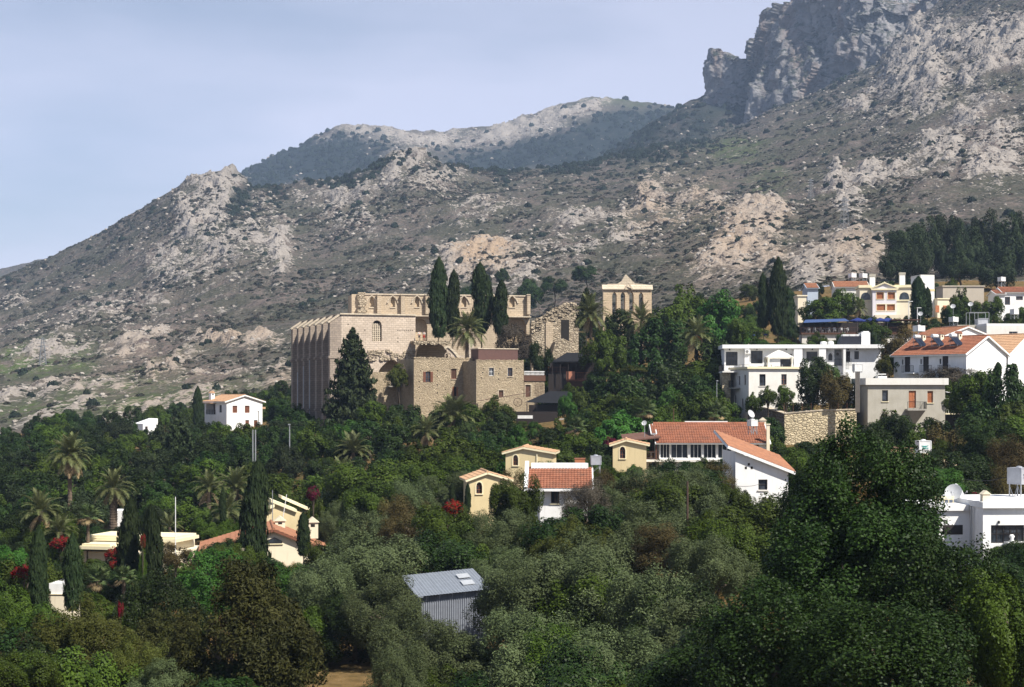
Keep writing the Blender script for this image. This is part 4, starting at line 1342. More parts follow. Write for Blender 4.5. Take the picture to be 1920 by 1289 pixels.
# ---- white flat-roofed hotel
b = Bld('white_hotel', 'long white flat-roofed hotel with dark lattice windows above the stone retaining wall', 'hotel', 1358, 697, 240, -3)
b.size(b.x(1652), 9)
zt = b.z(654)
for (a, c, t_, m_, cols, rows) in ((1361, 1383, 660, 686, 4, 4), (1408, 1430, 658, 682, 4, 4), (1463, 1485, 664, 688, 4, 3), (1512, 1533, 659.5, 677, 4, 3)):
    hw(b, a, c, t_, m_, frame=W_BLACK, cols=cols, rows=rows)
hw(b, 1553, 1561, 662, 676.5, frame=W_BLACK, rise=.45, pointed=True, cols=2, rows=3, surround=WHITE)
hw(b, 1564.5, 1579, 655.5, 686, fill='void', t=1.6)
hw(b, 1586, 1594, 659, 679, fill='door', frame=W_BLACK)
hw(b, 1602, 1610.5, 659, 674, frame=W_BLACK, cols=2, rows=2)
b.walls(WHITE, zt, zb=-7)
b.box('alcove_wall', WHITE, b.x(1563), 1.6, b.z(690), b.x(1580), 1.7, zt)
b.box('roof', WHITE, -.35, -1.1, zt + .004, b.w + .3, b.d + .3, zt + .55)
for (p0, p1) in ((1395, 1404), (1487, 1503), (1534, 1547), (1579.5, 1584)):
    b.box('pier', WHITE, b.x(p0), -1.0, -7, b.x(p1), -.004, zt)
b.railing(b.x(1565), -.05, b.x(1579), -.05, b.z(686.5), 1.0, .12)
b.railing(b.x(1581), -.3, b.x(1596), -.3, b.z(686.5), 1.0, .12)
aircon(b, b.x(1574), 1.55, b.z(668)); aircon(b, b.x(1400.5), -1.003, b.z(664))
for px in (1368, 1419, 1474, 1523, 1590, 1606):
    x = b.x(px); o = MB().box(x - .08, -.28, b.z(657), x + .08, -.01, b.z(654.5)).build('wall_lamp', IRON, b.root)
b.box('terrace', OFFWH, -.8, -7.0, b.z(700), b.x(1500), -.01, b.z(697.5))
b.box('terrace_edge', CREAMT, b.x(1406, -7.2), -7.4, b.z(703), b.x(1500, -7.2), -7.0, b.z(697))
b.railing(-.8, -6.9, b.x(1406, -6.9), -6.9, b.z(697.5), .9, .16)
b.railing(-.8, -6.9, -.8, -.2, b.z(697.5), .9, .16)
b.box('stone_pier', ST_YEL, -.75, -6.0, -7, b.x(1370, -6), -1.2, b.z(700.5))
b.clear(1350, 643, 1500, 695).clear(1540, 643, 1640, 680)
zter = b.z(697.4); tp = lambda px, y: b.world(b.x(px, y), y, zter)
gz = thing('garden_gazebo', 'cream canvas gazebo with side curtains on the hotel terrace', 'gazebo', tp(1460, -4), math.radians(-3))
hw_ = 1.95; zz = 2.05
mb = MB(); n = 4
for k in range(n):
    a0, a1 = math.pi / 4 + k * math.pi / 2, math.pi / 4 + (k + 1) * math.pi / 2
    for j in range(4):
        t0, t1 = j / 4, (j + 1) / 4
        f = lambda a, t: (math.cos(a) * hw_ * 1.41 * (1 - t), math.sin(a) * hw_ * 1.41 * (1 - t), zz + 1.05 * (t ** 1.15) + .12 * math.sin(math.pi * t))
        mb.poly([f(a0, t0), f(a1, t0), f(a1, t1), f(a0, t1)])
mb.build('canopy', CANVAS, gz)
mb = MB()
for k in range(4):
    a0, a1 = math.pi / 4 + k * math.pi / 2, math.pi / 4 + (k + 1) * math.pi / 2
    p, q = Vector((math.cos(a0), math.sin(a0), 0)) * hw_ * 1.41, Vector((math.cos(a1), math.sin(a1), 0)) * hw_ * 1.41
    up, dn = Vector((0, 0, zz)), Vector((0, 0, zz - .25)); mb.prism([p + up, q + up, q + dn, p + dn], (0, .012, 0))
mb.build('valance', CANVAS, gz)
for k in range(4):
    a0 = math.pi / 4 + k * math.pi / 2; p = Vector((math.cos(a0), math.sin(a0), 0)) * hw_ * 1.38
    MB().bar(p, p + Vector((0, 0, zz)), .035, 6).build('post', IRON, gz)
    if k in (1, 2, 3):
        MB().tube([p + Vector((.2 if p.x < 0 else -.2, 0, z)) for z in (.02, .7, 1.1, 2.0)], [.24, .2, .12, .22], 8).build('curtain', CANVAS, gz)
GT = 'chairs and tables on the hotel terrace'
for i, px in enumerate((1402, 1422, 1448, 1470, 1392)):
    chair(tp(px, -5.5 + (i % 2) * .8), .4 * i, 'white garden chair on the hotel terrace, ' + ('second from left', 'third from left', 'fourth from left', 'rightmost', 'leftmost')[i], GT)
for px, l in ((1412, 'leftmost'), (1427, 'middle'), (1458, 'rightmost, under the gazebo')):
    table(tp(px, -4.6), 'round white table on the hotel terrace, ' + l, GT)
# roof gear of the hotel
HB = b
zr = zt + .56
mbk = thing('roof_bunker', 'dark sloped skylight box on the hotel roof', 'roof box', b.world(b.x(1573, 3), 3, zr), math.radians(-3))
w_ = b.x(1615, 3) - b.x(1573, 3)
MB().prism([(0, 0, 0), (w_, 0, 0), (w_, .0, 1.35), (.5, .0, 1.35)], (0, 3, 0)).build('body', paint('dark_skylight', (.02, .022, .03), .3), mbk)
MB().box(w_ + .02, 0, 0, w_ + 1.3, 3, 1.9).build('white_side', WHITE, mbk)
for i in range(4):
    MB().box(w_ * (.2 + .3 * i), .5, 1.36 if i < 3 else 1.91, w_ * (.2 + .3 * i) + .9, 2.4, 1.65 if i < 3 else 2.1).build('vent_box', PLASTIC, mbk)
for px, lab in ((1544, 'left of the two low white tanks on the hotel roof'), (1557.5, 'right of the two low white tanks on the hotel roof')):
    p = b.world(b.x(px, 2), 2, zr); t = thing('roof_tank', lab, 'water tank', p, 0, 'low white tanks on the hotel roof')
    MB().lathe([(.42, 0), (.48, .08), (.48, .4), (.4, .5), (.1, .54)], 16).build('tank', PLASTIC, t, True); MB().box(-.3, -.3, -.02, .3, .3, 0).build('base', CONC, t)

# ---- grey-white house below the hotel
b = Bld('terrace_annex_house', 'off-white two storey house under the hotel terrace with shaded left side', 'house', 1404, 775, 228, 9)
b.size(b.x(1502), 9)
zt = b.z(692)
hw(b, 1424, 1435.5, 702, 724, frame=W_BLACK, cols=2, rows=1, sill=OFFWH)
hw(b, 1465, 1475, 702, 722, frame=W_RED, cols=2, rows=2, sill=OFFWH)
b.win('L', 4.0, 4.9, b.z(722), b.z(705), frame=W_BLACK); b.win('L', 6.8, 7.6, b.z(722), b.z(703), frame=W_BLACK)
b.win('L', 2.0, 2.9, b.z(760), b.z(742), frame=W_BLACK); b.win('L', 5.5, 6.4, b.z(770), b.z(748), frame=W_BLACK)
b.walls(OFFWH, zt, zb=-8)
b.box('cornice', CREAMT, -.3, -.3, zt + .004, b.w + .1, b.d, zt + .3)
bal = b.box('balcony', CONC, -1.1, 4.0, b.z(729), -.01, 6.2, b.z(726.5)); b.railing(-1.1, 4.0, -1.1, 6.2, b.z(726.5), .95, .14, parent=bal)
b.clear(1404, 690, 1500, 735).clear(1368, 690, 1404, 780)

# ---- retaining wall with yard
b = Bld('stone_retaining_wall', 'yellow rubble retaining wall with a shaded left return below the orchard yard', 'wall', 1471, 832, 207, -4)
b.size(b.x(1606), 12)
zw = b.z(772)
b.walls(ST_YEL, [(0, zw - .3), (b.w * .5, zw + .1), (b.w, zw + .2)], zb=-4, cap=True)
mb = MB(); rnd = random.Random(3); n = 34
for i in range(n):
    s = b.w * i / n; t = i / n; z_ = zw - .3 + .4 * min(1, 2 * t) + .1 * max(0, 2 * t - 1)
    mb.box(s, -.08, z_ + .01, s + b.w / n * .96, .5, z_ + .12 + rnd.uniform(0, .08))
mb.build('coping', ST_CAP, b.root)
# return wall running back left; its shade is put into a darker, greyer stone
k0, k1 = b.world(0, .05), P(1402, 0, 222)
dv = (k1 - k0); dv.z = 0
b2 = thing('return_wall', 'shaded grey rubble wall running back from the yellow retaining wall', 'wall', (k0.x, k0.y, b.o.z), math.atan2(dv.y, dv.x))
MB().prism([(.05, 0, -4), (dv.length, 0, -4), (dv.length, 0, zw + .2), (dv.length * .5, 0, zw + .35), (.05, 0, zw - .35)], (0, -.6, 0)).build('wall', rubble('shade_grey_rubble', (.24, .21, .17), (.17, .15, .12), (.12, .10, .08), 2.2), b2)
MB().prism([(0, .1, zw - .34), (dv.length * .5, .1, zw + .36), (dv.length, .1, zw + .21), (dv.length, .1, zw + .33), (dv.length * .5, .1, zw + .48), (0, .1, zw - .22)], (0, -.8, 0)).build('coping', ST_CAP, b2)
dish(1408, 777, 205, .55, 'white satellite dish on the shaded return wall', yaw=40)
b.clear(1476, 772, 1590, 826)
RW = b
mb = thing('yard_fence', 'thin wire and post fence on top of the yellow retaining wall', 'fence', b.world(0, .4, zw + .1), b.yaw)
for i in range(9):
    MB().bar((b.w * i / 8, 0, -.3), (b.w * i / 8, 0, 1.0), .035, 5).build('post', W_BROWN, mb)
for z_ in (.35, .65, .95):
    MB().bar((0, 0, z_), (b.w, 0, z_), .012, 4).build('wire', IRON, mb)

# ---- grey cement house with balcony
b = Bld('grey_cement_house', 'grey cement flat-roofed house with orange door and small balcony', 'house', 1627, 806, 206, 2)
b.size(b.x(1772), 7)
zt = b.z(722)
hw(b, 1654, 1665, 732, 753, frame=W_BLACK, cols=1, rows=1, sill=CREAMT)
hw(b, 1704, 1717.5, 733, 765, fill='door', frame=W_ORANGE)
hw(b, 1739, 1749.5, 733.5, 755.5, frame=W_ORANGE, fill='shutter', shut=W_ORANGE, sill=CREAMT)
hw(b, 1656, 1672, 782, 796, frame=W_BLACK, cols=2, rows=1)
hw(b, 1741, 1751.5, 784, 798, frame=W_WHITE, fill='shutter', shut=W_WHITE)
b.walls(GREYR, zt, zb=-6)
b.box('parapet', OFFWH, -.35, -.35, zt + .004, b.w + .35, b.d + .2, zt + .85)
bx0, bx1 = b.x(1697), b.x(1732)
bal = b.box('balcony', CONC, bx0, -1.2, b.z(770), bx1, -.01, b.z(767))
b.railing(bx0, -1.15, bx1, -1.15, b.z(767), .9, .13, parent=bal); b.railing(bx1, -1.15, bx1, -.05, b.z(767), .9, .13, parent=bal)
MB().prism([(bx0 + .1, -1.1, b.z(770.5)), (bx1 - .1, -1.1, b.z(770.5)), (b.x(1717), -.02, b.z(795)), (b.x(1712), -.02, b.z(795))], (0, .01, .05)).build('bracket', CONC, bal)
rt = b.box('roof_hatch', PLASTIC, b.x(1647, 3), 3, zt + .86, b.x(1663, 3), 4.5, zt + 1.15); b.box('hatch_lid', PLASTIC, b.x(1648, 3) - .1, 3.1, zt + 1.35, b.x(1662, 3), 4.4, zt + 1.45, rt); b.box('hatch_post', STEEL, b.x(1655, 3), 3.5, zt + 1.15, b.x(1656, 3), 3.7, zt + 1.35, rt)
# lean-to pergola on the right
pg = thing('metal_pergola', 'white metal lean-to pergola beside the grey cement house', 'pergola', b.world(b.w, 0, 0), b.yaw)
xr = b.x(1831) - b.w; zA, zB = b.z(735), b.z(744)
MB().bar((0.05, 0, zA), (xr, 0, zB), .05, 4).bar((0.05, 4, zA), (xr, 4, zB), .05, 4).build('rafter', W_WHITE, pg)
MB().bar((b.x(1804) - b.w, 0, b.z(775)), (b.x(1804) - b.w, 0, zB + .35), .05, 4).bar((xr - .4, 4, b.z(775)), (xr - .4, 4, zB), .05, 4).build('post', W_WHITE, pg)
MB().bar((.05, 0, b.z(748)), (xr - .5, 0, b.z(747.5)), .035, 4).build('tie_rail', W_WHITE, pg)
for i in range(7):
    x = .3 + (xr - .5) * i / 6; z_ = zA + (zB - zA) * x / xr
    MB().bar((x, 0, z_ + .06), (x, 4, z_ + .06), .03, 4).build('purlin', W_WHITE, pg)
MB().box(.05, 0.02, b.z(777.5), xr - .8, 4, b.z(775.5)).build('platform', CREAMT, pg)
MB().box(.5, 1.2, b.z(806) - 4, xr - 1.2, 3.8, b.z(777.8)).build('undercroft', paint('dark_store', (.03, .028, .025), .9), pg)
chair(b.world(b.x(1777), .6, b.z(775.4)), .5, 'white garden chair under the metal pergola', 'chair under the pergola')
b.clear(1627, 712, 1775, 770).clear(1775, 733, 1815, 775)
tank(1608, 697, 204, 1.0, .95, 'white square water tank on a round pedestal left of the grey cement house', PLASTIC, legs=.15, yaw=5)
mbp = thing('tank_pedestal', 'white round pedestal under the square water tank', 'pedestal', P(1608, 714, 204) - Vector((0, 0, 4)), 0); MB().lathe([(.30, 0), (.30, 5.0), (.36, 5.02), (.36, 5.1)], 14).build('column', PLASTIC, mbp, True)

# ---- restaurant with the large red roof and veranda windows
b = Bld('veranda_restaurant', 'long red-tiled restaurant with a white glazed veranda', 'restaurant', 1236, 862, 180, -1)
b.size(b.x(1436), 7.5)
zt = b.z(829); zs = b.z(861)
for (a, c) in ((1238, 1256), (1258, 1290), (1294, 1316), (1319, 1343), (1346, 1372), (1376, 1396), (1399, 1424)):
    hw(b, a, c, 832, 860, frame=W_WHITE, cols=3, rows=1)
b.walls(W_WHITE, zt, zb=-3.5)
zr = b.z(797, 0, 4.2)
b.roof(TILE_R, W_WHITE, oe=.7, og=.5, top=[(-.0, zt), (4.2, zr), (7.5, zt + .6)], axis='x', th=.14)
b.roof(TILE_R, W_WHITE, oe=.4, og=.0, top=[(1.6, zt + .9), (4.2, zr - .06), (7.0, zt + .6)], axis='x', th=.12, x0=-.85, x1=-.15, name='side_roof', ridge=False)
b.box('floor_slab', OFFWH, -3.9, -.5, zs - .3, b.w + .2, 6, zs - .06)
b.box('ridge_flashing', W_WHITE, b.x(1284, 4.3), 4.15, zr + .3, b.x(1364, 4.3), 4.5, zr + .42)
# open porch on the left
pz = b.z(826)
po = MB().prism([(-4.0, -.5, pz - .15), (.1, -.5, pz + .25), (.1, 5, pz + .8), (-4.0, 5, pz + .4)], (0, 0, .14)).build('porch_roof', TILE_B, b.root)
for x in (-3.7, -2.2, -.35):
    b.box('post', W_BROWN, x - .1, -.35, zs - .05, x + .1, -.15, pz + .0, po); b.box('post', W_BROWN, x - .1, 4.5, zs - .05, x + .1, 4.7, pz + .2, po)
b.railing(-3.8, -.3, -.1, -.3, zs - .05, .9, .15, W_BROWN, parent=po)
for x in (-2.9, -1.3): b.box('undercroft_post', CONC, x - .15, 0, -4, x + .15, .3, zs - .31)
b.box('undercroft', CONC, -.3, .8, -4, b.w, 7.4, zs - .31)
chimney(b, b.x(1430, 5), 5, zt + .4, .7, 1.9, CREAM); tank(1411, 799.5, 178, .8, .7, 'small white water tank on the red restaurant roof', PLASTIC, legs=.9)
mbp = thing('drain_post', 'tall cream concrete post at the right end of the restaurant', 'post', P(1440, 845, 179) - Vector((0, 0, 3)), 0); MB().box(-.17, -.17, 0, .17, .17, 3 + 48 * 179 / F).build('shaft', CREAM, mbp); MB().box(-.24, -.24, 3 + 48 * 179 / F + .003, .24, .24, 3.12 + 48 * 179 / F).build('cap', CREAM, mbp)
b.clear(1182, 795, 1370, 858).clear(1370, 795, 1442, 838)
for i in range(3):
    table(b.world(-3.0 + i * 1.1, 1.5, zs - .05), 'round table under the dark restaurant porch, ' + ('leftmost', 'middle', 'rightmost')[i], 'tables under the restaurant porch')
dish(1208, 794, 176, .3, 'small round dish on a pole above the restaurant roof', post=1.5)

# ---- yellow cottages
def yellow_cottage(label, px0, px1, pyb, D, pye, pxr, pyr, yaw, win, depth, tile=TILE_P, pye2=None):
    b = Bld('yellow_cottage', label, 'cottage', px0, pyb, D, yaw, 'small yellow cottages with arched windows')
    b.size(b.x(px1), depth)
    ze = b.z(pye); ze2 = b.z(pye2, b.w) if pye2 else ze
    hw(b, *win, frame=W_RED, rise=.38, cols=2, rows=3, surround=CREAMT, sill=CREAMT)
    b.walls(YELR, [(0, ze), (b.x(pxr), b.z(pyr, b.x(pxr))), (b.w, ze2)], zb=-4)
    b.roof(tile, CREAMT, oe=.35, og=.25, th=.18)
    return b
b = yellow_cottage('yellow cottage with arched brown window, highest of the three, behind the white house', 948, 1036, 892, 168, 851, 981, 842, -6, (962, 971.5, 853.5, 873), 5)
b.bar('drain_pipe', CREAMT, 'F', b.x(1006), b.x(1008), -.1, -.01, b.z(880), b.z(850)); b.clear(945, 836, 1040, 868)
b = yellow_cottage('yellow cottage with arched window among shrubs left of the white house', 880, 955, 945, 152, 902, 914, 889.5, 8, (893, 904, 904.5, 926), 5)
b.clear(873, 878, 950, 930)
b = yellow_cottage('yellow cottage with arched window beside the dark porch of the restaurant', 1149, 1212, 895, 176, 836, 1174, 828, -4, (1162, 1172.5, 838, 860), 4.5)
b.win('F', b.x(1164), b.x(1172), b.z(886), b.z(878), rise=.3, frame=W_BROWN, cols=1, rows=1); b.clear(1145, 826, 1182, 872)

# ---- white house with red roof, middle
b = Bld('white_red_roof_house', 'white house with bright red tile slope and tall white parapet', 'house', 1012, 966, 148, -2)
b.size(b.x(1102), 6.5)
zt = b.z(915); zr = b.z(884, 0, 3.4)
hw(b, 1033, 1048.5, 919, 944, frame=W_BROWN, cols=2, rows=1, sill=CREAMT)
b.walls(WHITE, [(0, zt), (3.4, zr), (6.5, zt + .2)], axis='x', zb=-4)
b.roof(TILE_R, WHITE, oe=.55, og=.15, th=.14, top=[(0, zt), (3.4, zr)], axis='x', x0=b.x(990), x1=b.x(1110), ridge=False)
b.box('wing_wall', WHITE, b.x(1000) - .02, .5, -4, -.01, 6, zt - .02)
b.box('back_parapet', WHITE, b.x(996, 3.5), 3.45, zr - .3, b.x(1103, 3.5), 4.6, b.z(869, 0, 3.5))
xl = b.x(987); MB().prism([(xl - .2, -.8, zt - .35), (xl - .2, 3.6, zr + .5), (xl - .2, 3.6, zr + .95), (xl - .2, -.8, zt + .15)], (.35, 0, 0)).build('gable_wall', WHITE, b.root)
b.box('soffit', WHITE, b.x(1008), -.75, zt - .28, b.x(1072), -.3, zt - .1)
b.box('side_window', W_BLACK, b.x(1009), .44, b.z(932), b.x(1014), .52, b.z(917)); b.clear(985, 866, 1085, 910).clear(1010, 910, 1062, 952)
tank(1117, 872, 152, .9, .85, 'grey square water tank behind the white house with red roof', GREYPL, legs=.8, yaw=4)
bx = thing('orange_roof_box', 'small orange tiled box beside the grey water tank', 'roof box', P(1078, 868, 153), 0); MB().box(0, 0, 0, .95, .8, .35).build('body', W_ORANGE, bx); MB().box(-.05, -.05, .353, 1.0, .85, .42).build('lid', TILE_R, bx)

# ---- white monopitch house
b = Bld('white_monopitch_house', 'white house with sloping orange roof and three square vents in its gable', 'house', 1379, 948, 146, 2)
b.size(b.x(1478), 7)
zl, zr2 = b.z(849), b.z(886, b.w)
hw(b, 1422, 1439, 899.5, 919, frame=W_BLACK, cols=1, rows=2, sill=OFFWH)
for (vx, vy) in ((1404, 871), (1398.5, 877.5), (1409.5, 877.5)):
    b.bar('vent_shade', hole_m, 'F', b.x(vx - 2), b.x(vx + 2), -.014, .03, b.z(vy + 2.5), b.z(vy - 2.3))  # dark plates painted as the shade in the vents
b.walls(WHITE, [(0, b.z(848)), (b.w * .0 + .02, b.z(848)), (b.w, zr2)], zb=-4)
# re-close: sloped top handled above
b.roof(TILE_O, WHITE, oe=.55, og=.45, th=.22, top=[(-.3, b.z(845)), (b.w, zr2)], axis='y', ridge=False)
for o_ in [q for q in bpy.data.objects if q.parent == b.root and q.name.startswith('roof')]:
    for q in [o_] + [c for c in bpy.data.objects if c.parent == o_]:
        for v_ in q.data.vertices: v_.co.z += max(0, v_.co.y + .45) * .16
b.box('ledge', OFFWH, b.x(1430), -.5, b.z(934), b.x(1447), -.01, b.z(932.5)); b.clear(1378, 842, 1450, 935)

# ---- right foreground white house
b = Bld('white_flat_house', 'bright white flat-roofed house with barred window at the right edge', 'house', 1843, 1075, 112, 4)
b.size(10, 8)
zt = b.z(953)
wp = hw(b, 1858, 1921, 985, 1019, frame=W_BLACK, cols=5, rows=2, t=.3)
b.walls(WHITE, zt, zb=-4)
b.box('parapet', WHITE, -.12, -.3, zt + .004, 10.2, 8.2, zt + .42)
mb = MB()
for i in range(11):
    x = b.x(1884 + i * 4); mb.bar((x, -.03, b.z(1013)), (x, -.03, b.z(989)), .012, 4)
for i in range(6):
    mb.bar((b.x(1884), -.035, b.z(1013 - i * 4.6)), (b.x(1925), -.035, b.z(1013 - i * 4.6)), .012, 4)
mb.build('window_grille', IRON, b.root)
b.box('ledge', WHITE, b.x(1882), -.9, b.z(1024), 10.2, -.01, b.z(1016)); b.box('sill_wall', CREAMT, b.x(1882), -.7, b.z(1060), 10.2, -.02, b.z(1024.3))
chimney(b, b.x(1853), .6, zt + .43, .52, .5, CREAM, hole=False)
b.box('wall_lamp', IRON, b.x(1871), -.2, b.z(982), b.x(1873), -.01, b.z(977))
MB().lathe([(.2, 0), (.22, .03), (.1, .2), (.2, .4), (.1, .52)], 12, (b.x(1892), -.5, b.z(1015.8))).build('plant_urn', PLASTIC, b.root, True)
# set-back left wing
y2 = 2.6
b.box('wing_wall', WHITE, b.x(1735, y2), y2, -4, -.004, 8, b.z(958, -3, y2))
b.box('wing_parapet', WHITE, b.x(1733, y2) - .1, y2 - .25, b.z(958, -3, y2) + .004, -.1, 8.1, b.z(947, -3, y2))
b.box('pipe', STEEL, -.25, y2 - .9, -4, -.13, y2 - .78, zt)
b.box('wing_window', W_BLACK, b.x(1768, y2), y2 - .02, b.z(1003, -3, y2), b.x(1805, y2), y2 + .05, b.z(985, -3, y2))
b.clear(1745, 920, 1830, 985).clear(1830, 920, 1920, 1012)
WB = b; zrf = b.z(947, -3, y2)
def rp(px, y): return b.world(b.x(px, y), y, zrf)
p = rp(1790, 4.5); pr_ = lambda v: (960 + F * v.x / v.y, HY - F * v.z / v.y)
q = pr_(p); dish(q[0] - 2, q[1] - 19, p.y, .62, 'left of the two large satellite dishes on the white flat roof', yaw=-30, post=.75, group='large dishes on the white flat roof')
q2 = pr_(rp(1797, 5.2)); dish(q2[0], q2[1] - 19, rp(1797, 5.2).y, .62, 'right edge-on satellite dish on the white flat roof', yaw=55, post=.75, group='large dishes on the white flat roof')
mb = thing('roof_rack', 'low pale lattice rail on the white flat roof left of the dishes', 'rail', rp(1753, 4), b.yaw)
MB().box(0, 0, .42, 1.4, .06, .52).box(0, 0, .28, 1.4, .05, .34).build('rail', CREAMT, mb)
for i in range(5): MB().bar((.05 + i * .32, .02, 0), (.05 + i * .32, .02, .42), .03, 4).build('post', CREAMT, mb)
tank(1911, 908, 118, 1.15, 1.2, 'grey water tank with small emblems on a tall stand at the right edge', GREYPL, legs=2.6, mark=paint('dark_print', (.06, .07, .08), .5), yaw=38)

# hidden house with tile roof behind the big tree
b = Bld('orange_roof_house', 'half hidden house with pale orange roof behind the large leafy tree', 'house', 1690, 905, 150, 12)
b.size(b.x(1812), 6); ze = b.z(884)
b.walls(YELR, [(0, ze), (b.x(1722), b.z(848, 2)), (b.w, b.z(884, b.w))], zb=-4); b.roof(TILE_P, CREAMT, th=.16); b.clear(1690, 846, 1805, 880)
tank(1731, 850, 142, 1.05, 1.1, 'white square water tank with teal emblem above the leafy tree', PLASTIC, legs=2.0, mark=paint('teal_print', (.05, .36, .30), .5), yaw=6)
CLEAR.append((1716, 824, 1746, 868, 142))

# ---- white gabled row right
b = Bld('white_gabled_house', 'white house with large blank gable and long red roof', 'house', 1812, 712, 215, 38)
b.size(8.8, 12)
ze = b.z(664); zap = b.z(633, 4.4)
b.win('L', 12 - 2.6, 12 - 1.6, b.z(698), b.z(665 + 3), fill='door', frame=W_BROWN)
for (s, nm) in ((2.0, 0), (5.2, 0), (8.3, 0)):
    b.win('L', 12 - s - 1.0 - .9, 12 - s - .9, b.z(696), b.z(667), fill='door', frame=W_BLACK)
    b.win('L', 12 - s - 2.35, 12 - s - 2.05, b.z(682), b.z(672), frame=W_BLACK, cols=1)
b.ops['L'] = b.ops['L'][1:]
b.walls(WHITE, [(0, ze), (4.4, zap), (8.8, ze)], zb=-9)
ro = b.roof(TILE_R, WHITE, oe=.5, og=.35, th=.2)
for i, y in enumerate((1.6, 4.6, 7.6)):
    bal = b.box('balcony', WHITE, -1.1, y + .2, b.z(700), -.01, y + 2.2, b.z(698)); b.railing(-1.1, y + .2, -1.1, y + 2.2, b.z(698), .95, .14, parent=bal)
    chimney(b, 3.4, y + 2.2, zap - .9, .7, 1.5, CREAM, TILE_R)
    w0 = b.world(1.6, y + 1.0, ze + (zap - ze) * .36 + .3); qq = pr_(w0)
    t = solar(qq[0], qq[1], w0.y, 1.6, ('nearest', 'middle', 'farthest')[i] + ' of three solar heaters on the long red roof of the gabled house', yaw=38, group='solar heaters on the long red roof')
b.clear(1710, 625, 1910, 690)
b = Bld('white_gabled_house', 'second white gabled house, partly hidden, at the right edge behind the first', 'house', 1890, 708, 226, 38)
b.size(9, 12); ze = b.z(668); b.walls(WHITE, [(0, ze), (4.5, b.z(630, 4.5)), (9, ze)], zb=-9); b.roof(TILE_P, WHITE, oe=.5, og=.35, th=.2)
b = Bld('white_gabled_house', 'white house with low gable and red roof behind the first gabled row', 'house', 1775, 660, 245, 20)
b.size(7.5, 9); ze = b.z(630); b.walls(WHITE, [(0, ze), (3.75, b.z(615, 3.75)), (7.5, ze)], zb=-5); b.roof(TILE_O, WHITE, oe=.5, og=.3, th=.2); b.clear(1760, 614, 1850, 632)
b = Bld('grey_flat_house', 'pale grey flat-roofed house with roof frames at the right edge', 'house', 1850, 665, 262, 6)
b.size(9, 8); zt = b.z(611); hw(b, 1892, 1908, 622, 636, frame=W_WHITE); b.walls(OFFWH, zt, zb=-5); b.parapet(WHITE, zt, .35); b.clear(1800, 605, 1920, 640)
b2 = Bld('grey_flat_house', 'low grey flat-roofed block left of the pale house with roof frames', 'house', 1795, 660, 266, 6)
b2.size(4.6, 7); b2.walls(GREYR, b2.z(613), zb=-5); b2.parapet(GREYR, b2.z(613), .3)
fr_ = thing('steel_tank_rack', 'thin grey steel roof frame with tank shelf above the grey flat-roofed block', 'frame', P(1818, 611, 268), 0)
for x in (0, 1.4, 3.2):
    for y in (0, 2): MB().bar((x, y, 0), (x, y, 2.2), .04, 4).build('post', STEEL, fr_)
MB().bar((0, 0, 2.2), (3.2, 0, 2.2), .04, 4).bar((0, 2, 2.2), (3.2, 2, 2.2), .04, 4).bar((1.4, 0, 1.2), (3.2, 0, 1.2), .04, 4).build('rail', STEEL, fr_)
MB().box(1.4, .1, .15, 3.1, 1.9, 1.15).build('tank_box', GREYPL, fr_)

# ---- villa on the slope
b = Bld('pediment_villa', 'two storey cream villa with pediment and twin white chimneys', 'villa', 1636, 592, 336, -6)
b.size(b.x(1681), 9)
zt = b.z(541)
LAV = plaster('pale_lilac_render', (.66, .63, .66), amount=.2)
for (a, c, t_, m_) in ((1643.5, 1657, 548.5, 561), (1664.5, 1678, 548.5, 561), (1644, 1660, 571, 583), (1663, 1678, 571, 583)):
    hw(b, a, c, t_, m_, frame=W_ORANGE, fill='shutter', shut=W_ORANGE, surround=CREAMT, sill=CREAMT)
b.walls(LAV, [(0, zt), (b.w / 2, b.z(532)), (b.w, zt)], zb=-4)
b.roof(CREAMT, CREAMT, oe=.4, og=.3, th=.18, sp=.6)
b.bar('cornice', CREAMT, 'F', -.3, b.w + .3, -.3, -.004, b.z(544.5), b.z(541.5))
wl0, wr1 = b.x(1612, 1.5), b.x(1712, 1.5)
for (xa, xb) in ((wl0, -.004), (b.w + .004, wr1)):
    m_ = MB(); m_.box(xa, 1.5, -4, xb, 8.5, b.z(540, 0, 1.5)); m_.build('wing_wall', CREAM, b.root)
    b.box('wing_roof', CREAMT, xa - .25, 1.2, b.z(540, 0, 1.5) + .004, xb, 8.8, b.z(535, 0, 1.5))
    A = arch_pts((xa + xb) / 2 - 1.0, (xa + xb) / 2 + 1.0, b.z(548), 1.0, False)
    MB().prism([((xa + xb) / 2 - 1, 1.46, b.z(562)), ((xa + xb) / 2 + 1, 1.46, b.z(562))] + [Vector((s, 1.46, z)) for s, z in A], (0, .03, 0)).build('arch_opening', GLASS, b.root)
    b.box('arch_ledge', CREAMT, xa, 1.3, b.z(564), xb, 1.49, b.z(562))
for (p, t_) in ((1635.5, 515), (1691.5, 512)):
    x = b.x(p, 4); c = MB().box(x - .55, 3.5, b.z(541), x + .55, 4.6, b.z(t_ + 4, 0, 4)).build('chimney', WHITE, b.root); b.box('cowl', GREYR, x - .65, 3.4, b.z(t_ + 4, 0, 4) + .003, x + .65, 4.7, b.z(t_, 0, 4), c)
b.railing(b.x(1640), -2.5, b.x(1686), -2.5, b.z(592), .9, .3, W_WHITE, 'balustrade'); b.box('terrace', CREAM, b.x(1638), -2.8, -4, b.x(1690), -.01, b.z(592) - .02)
b.clear(1610, 512, 1712, 588)
b = Bld('tower_house', 'plain white and yellow tower block right of the pediment villa', 'house', 1726, 592, 348, 10)
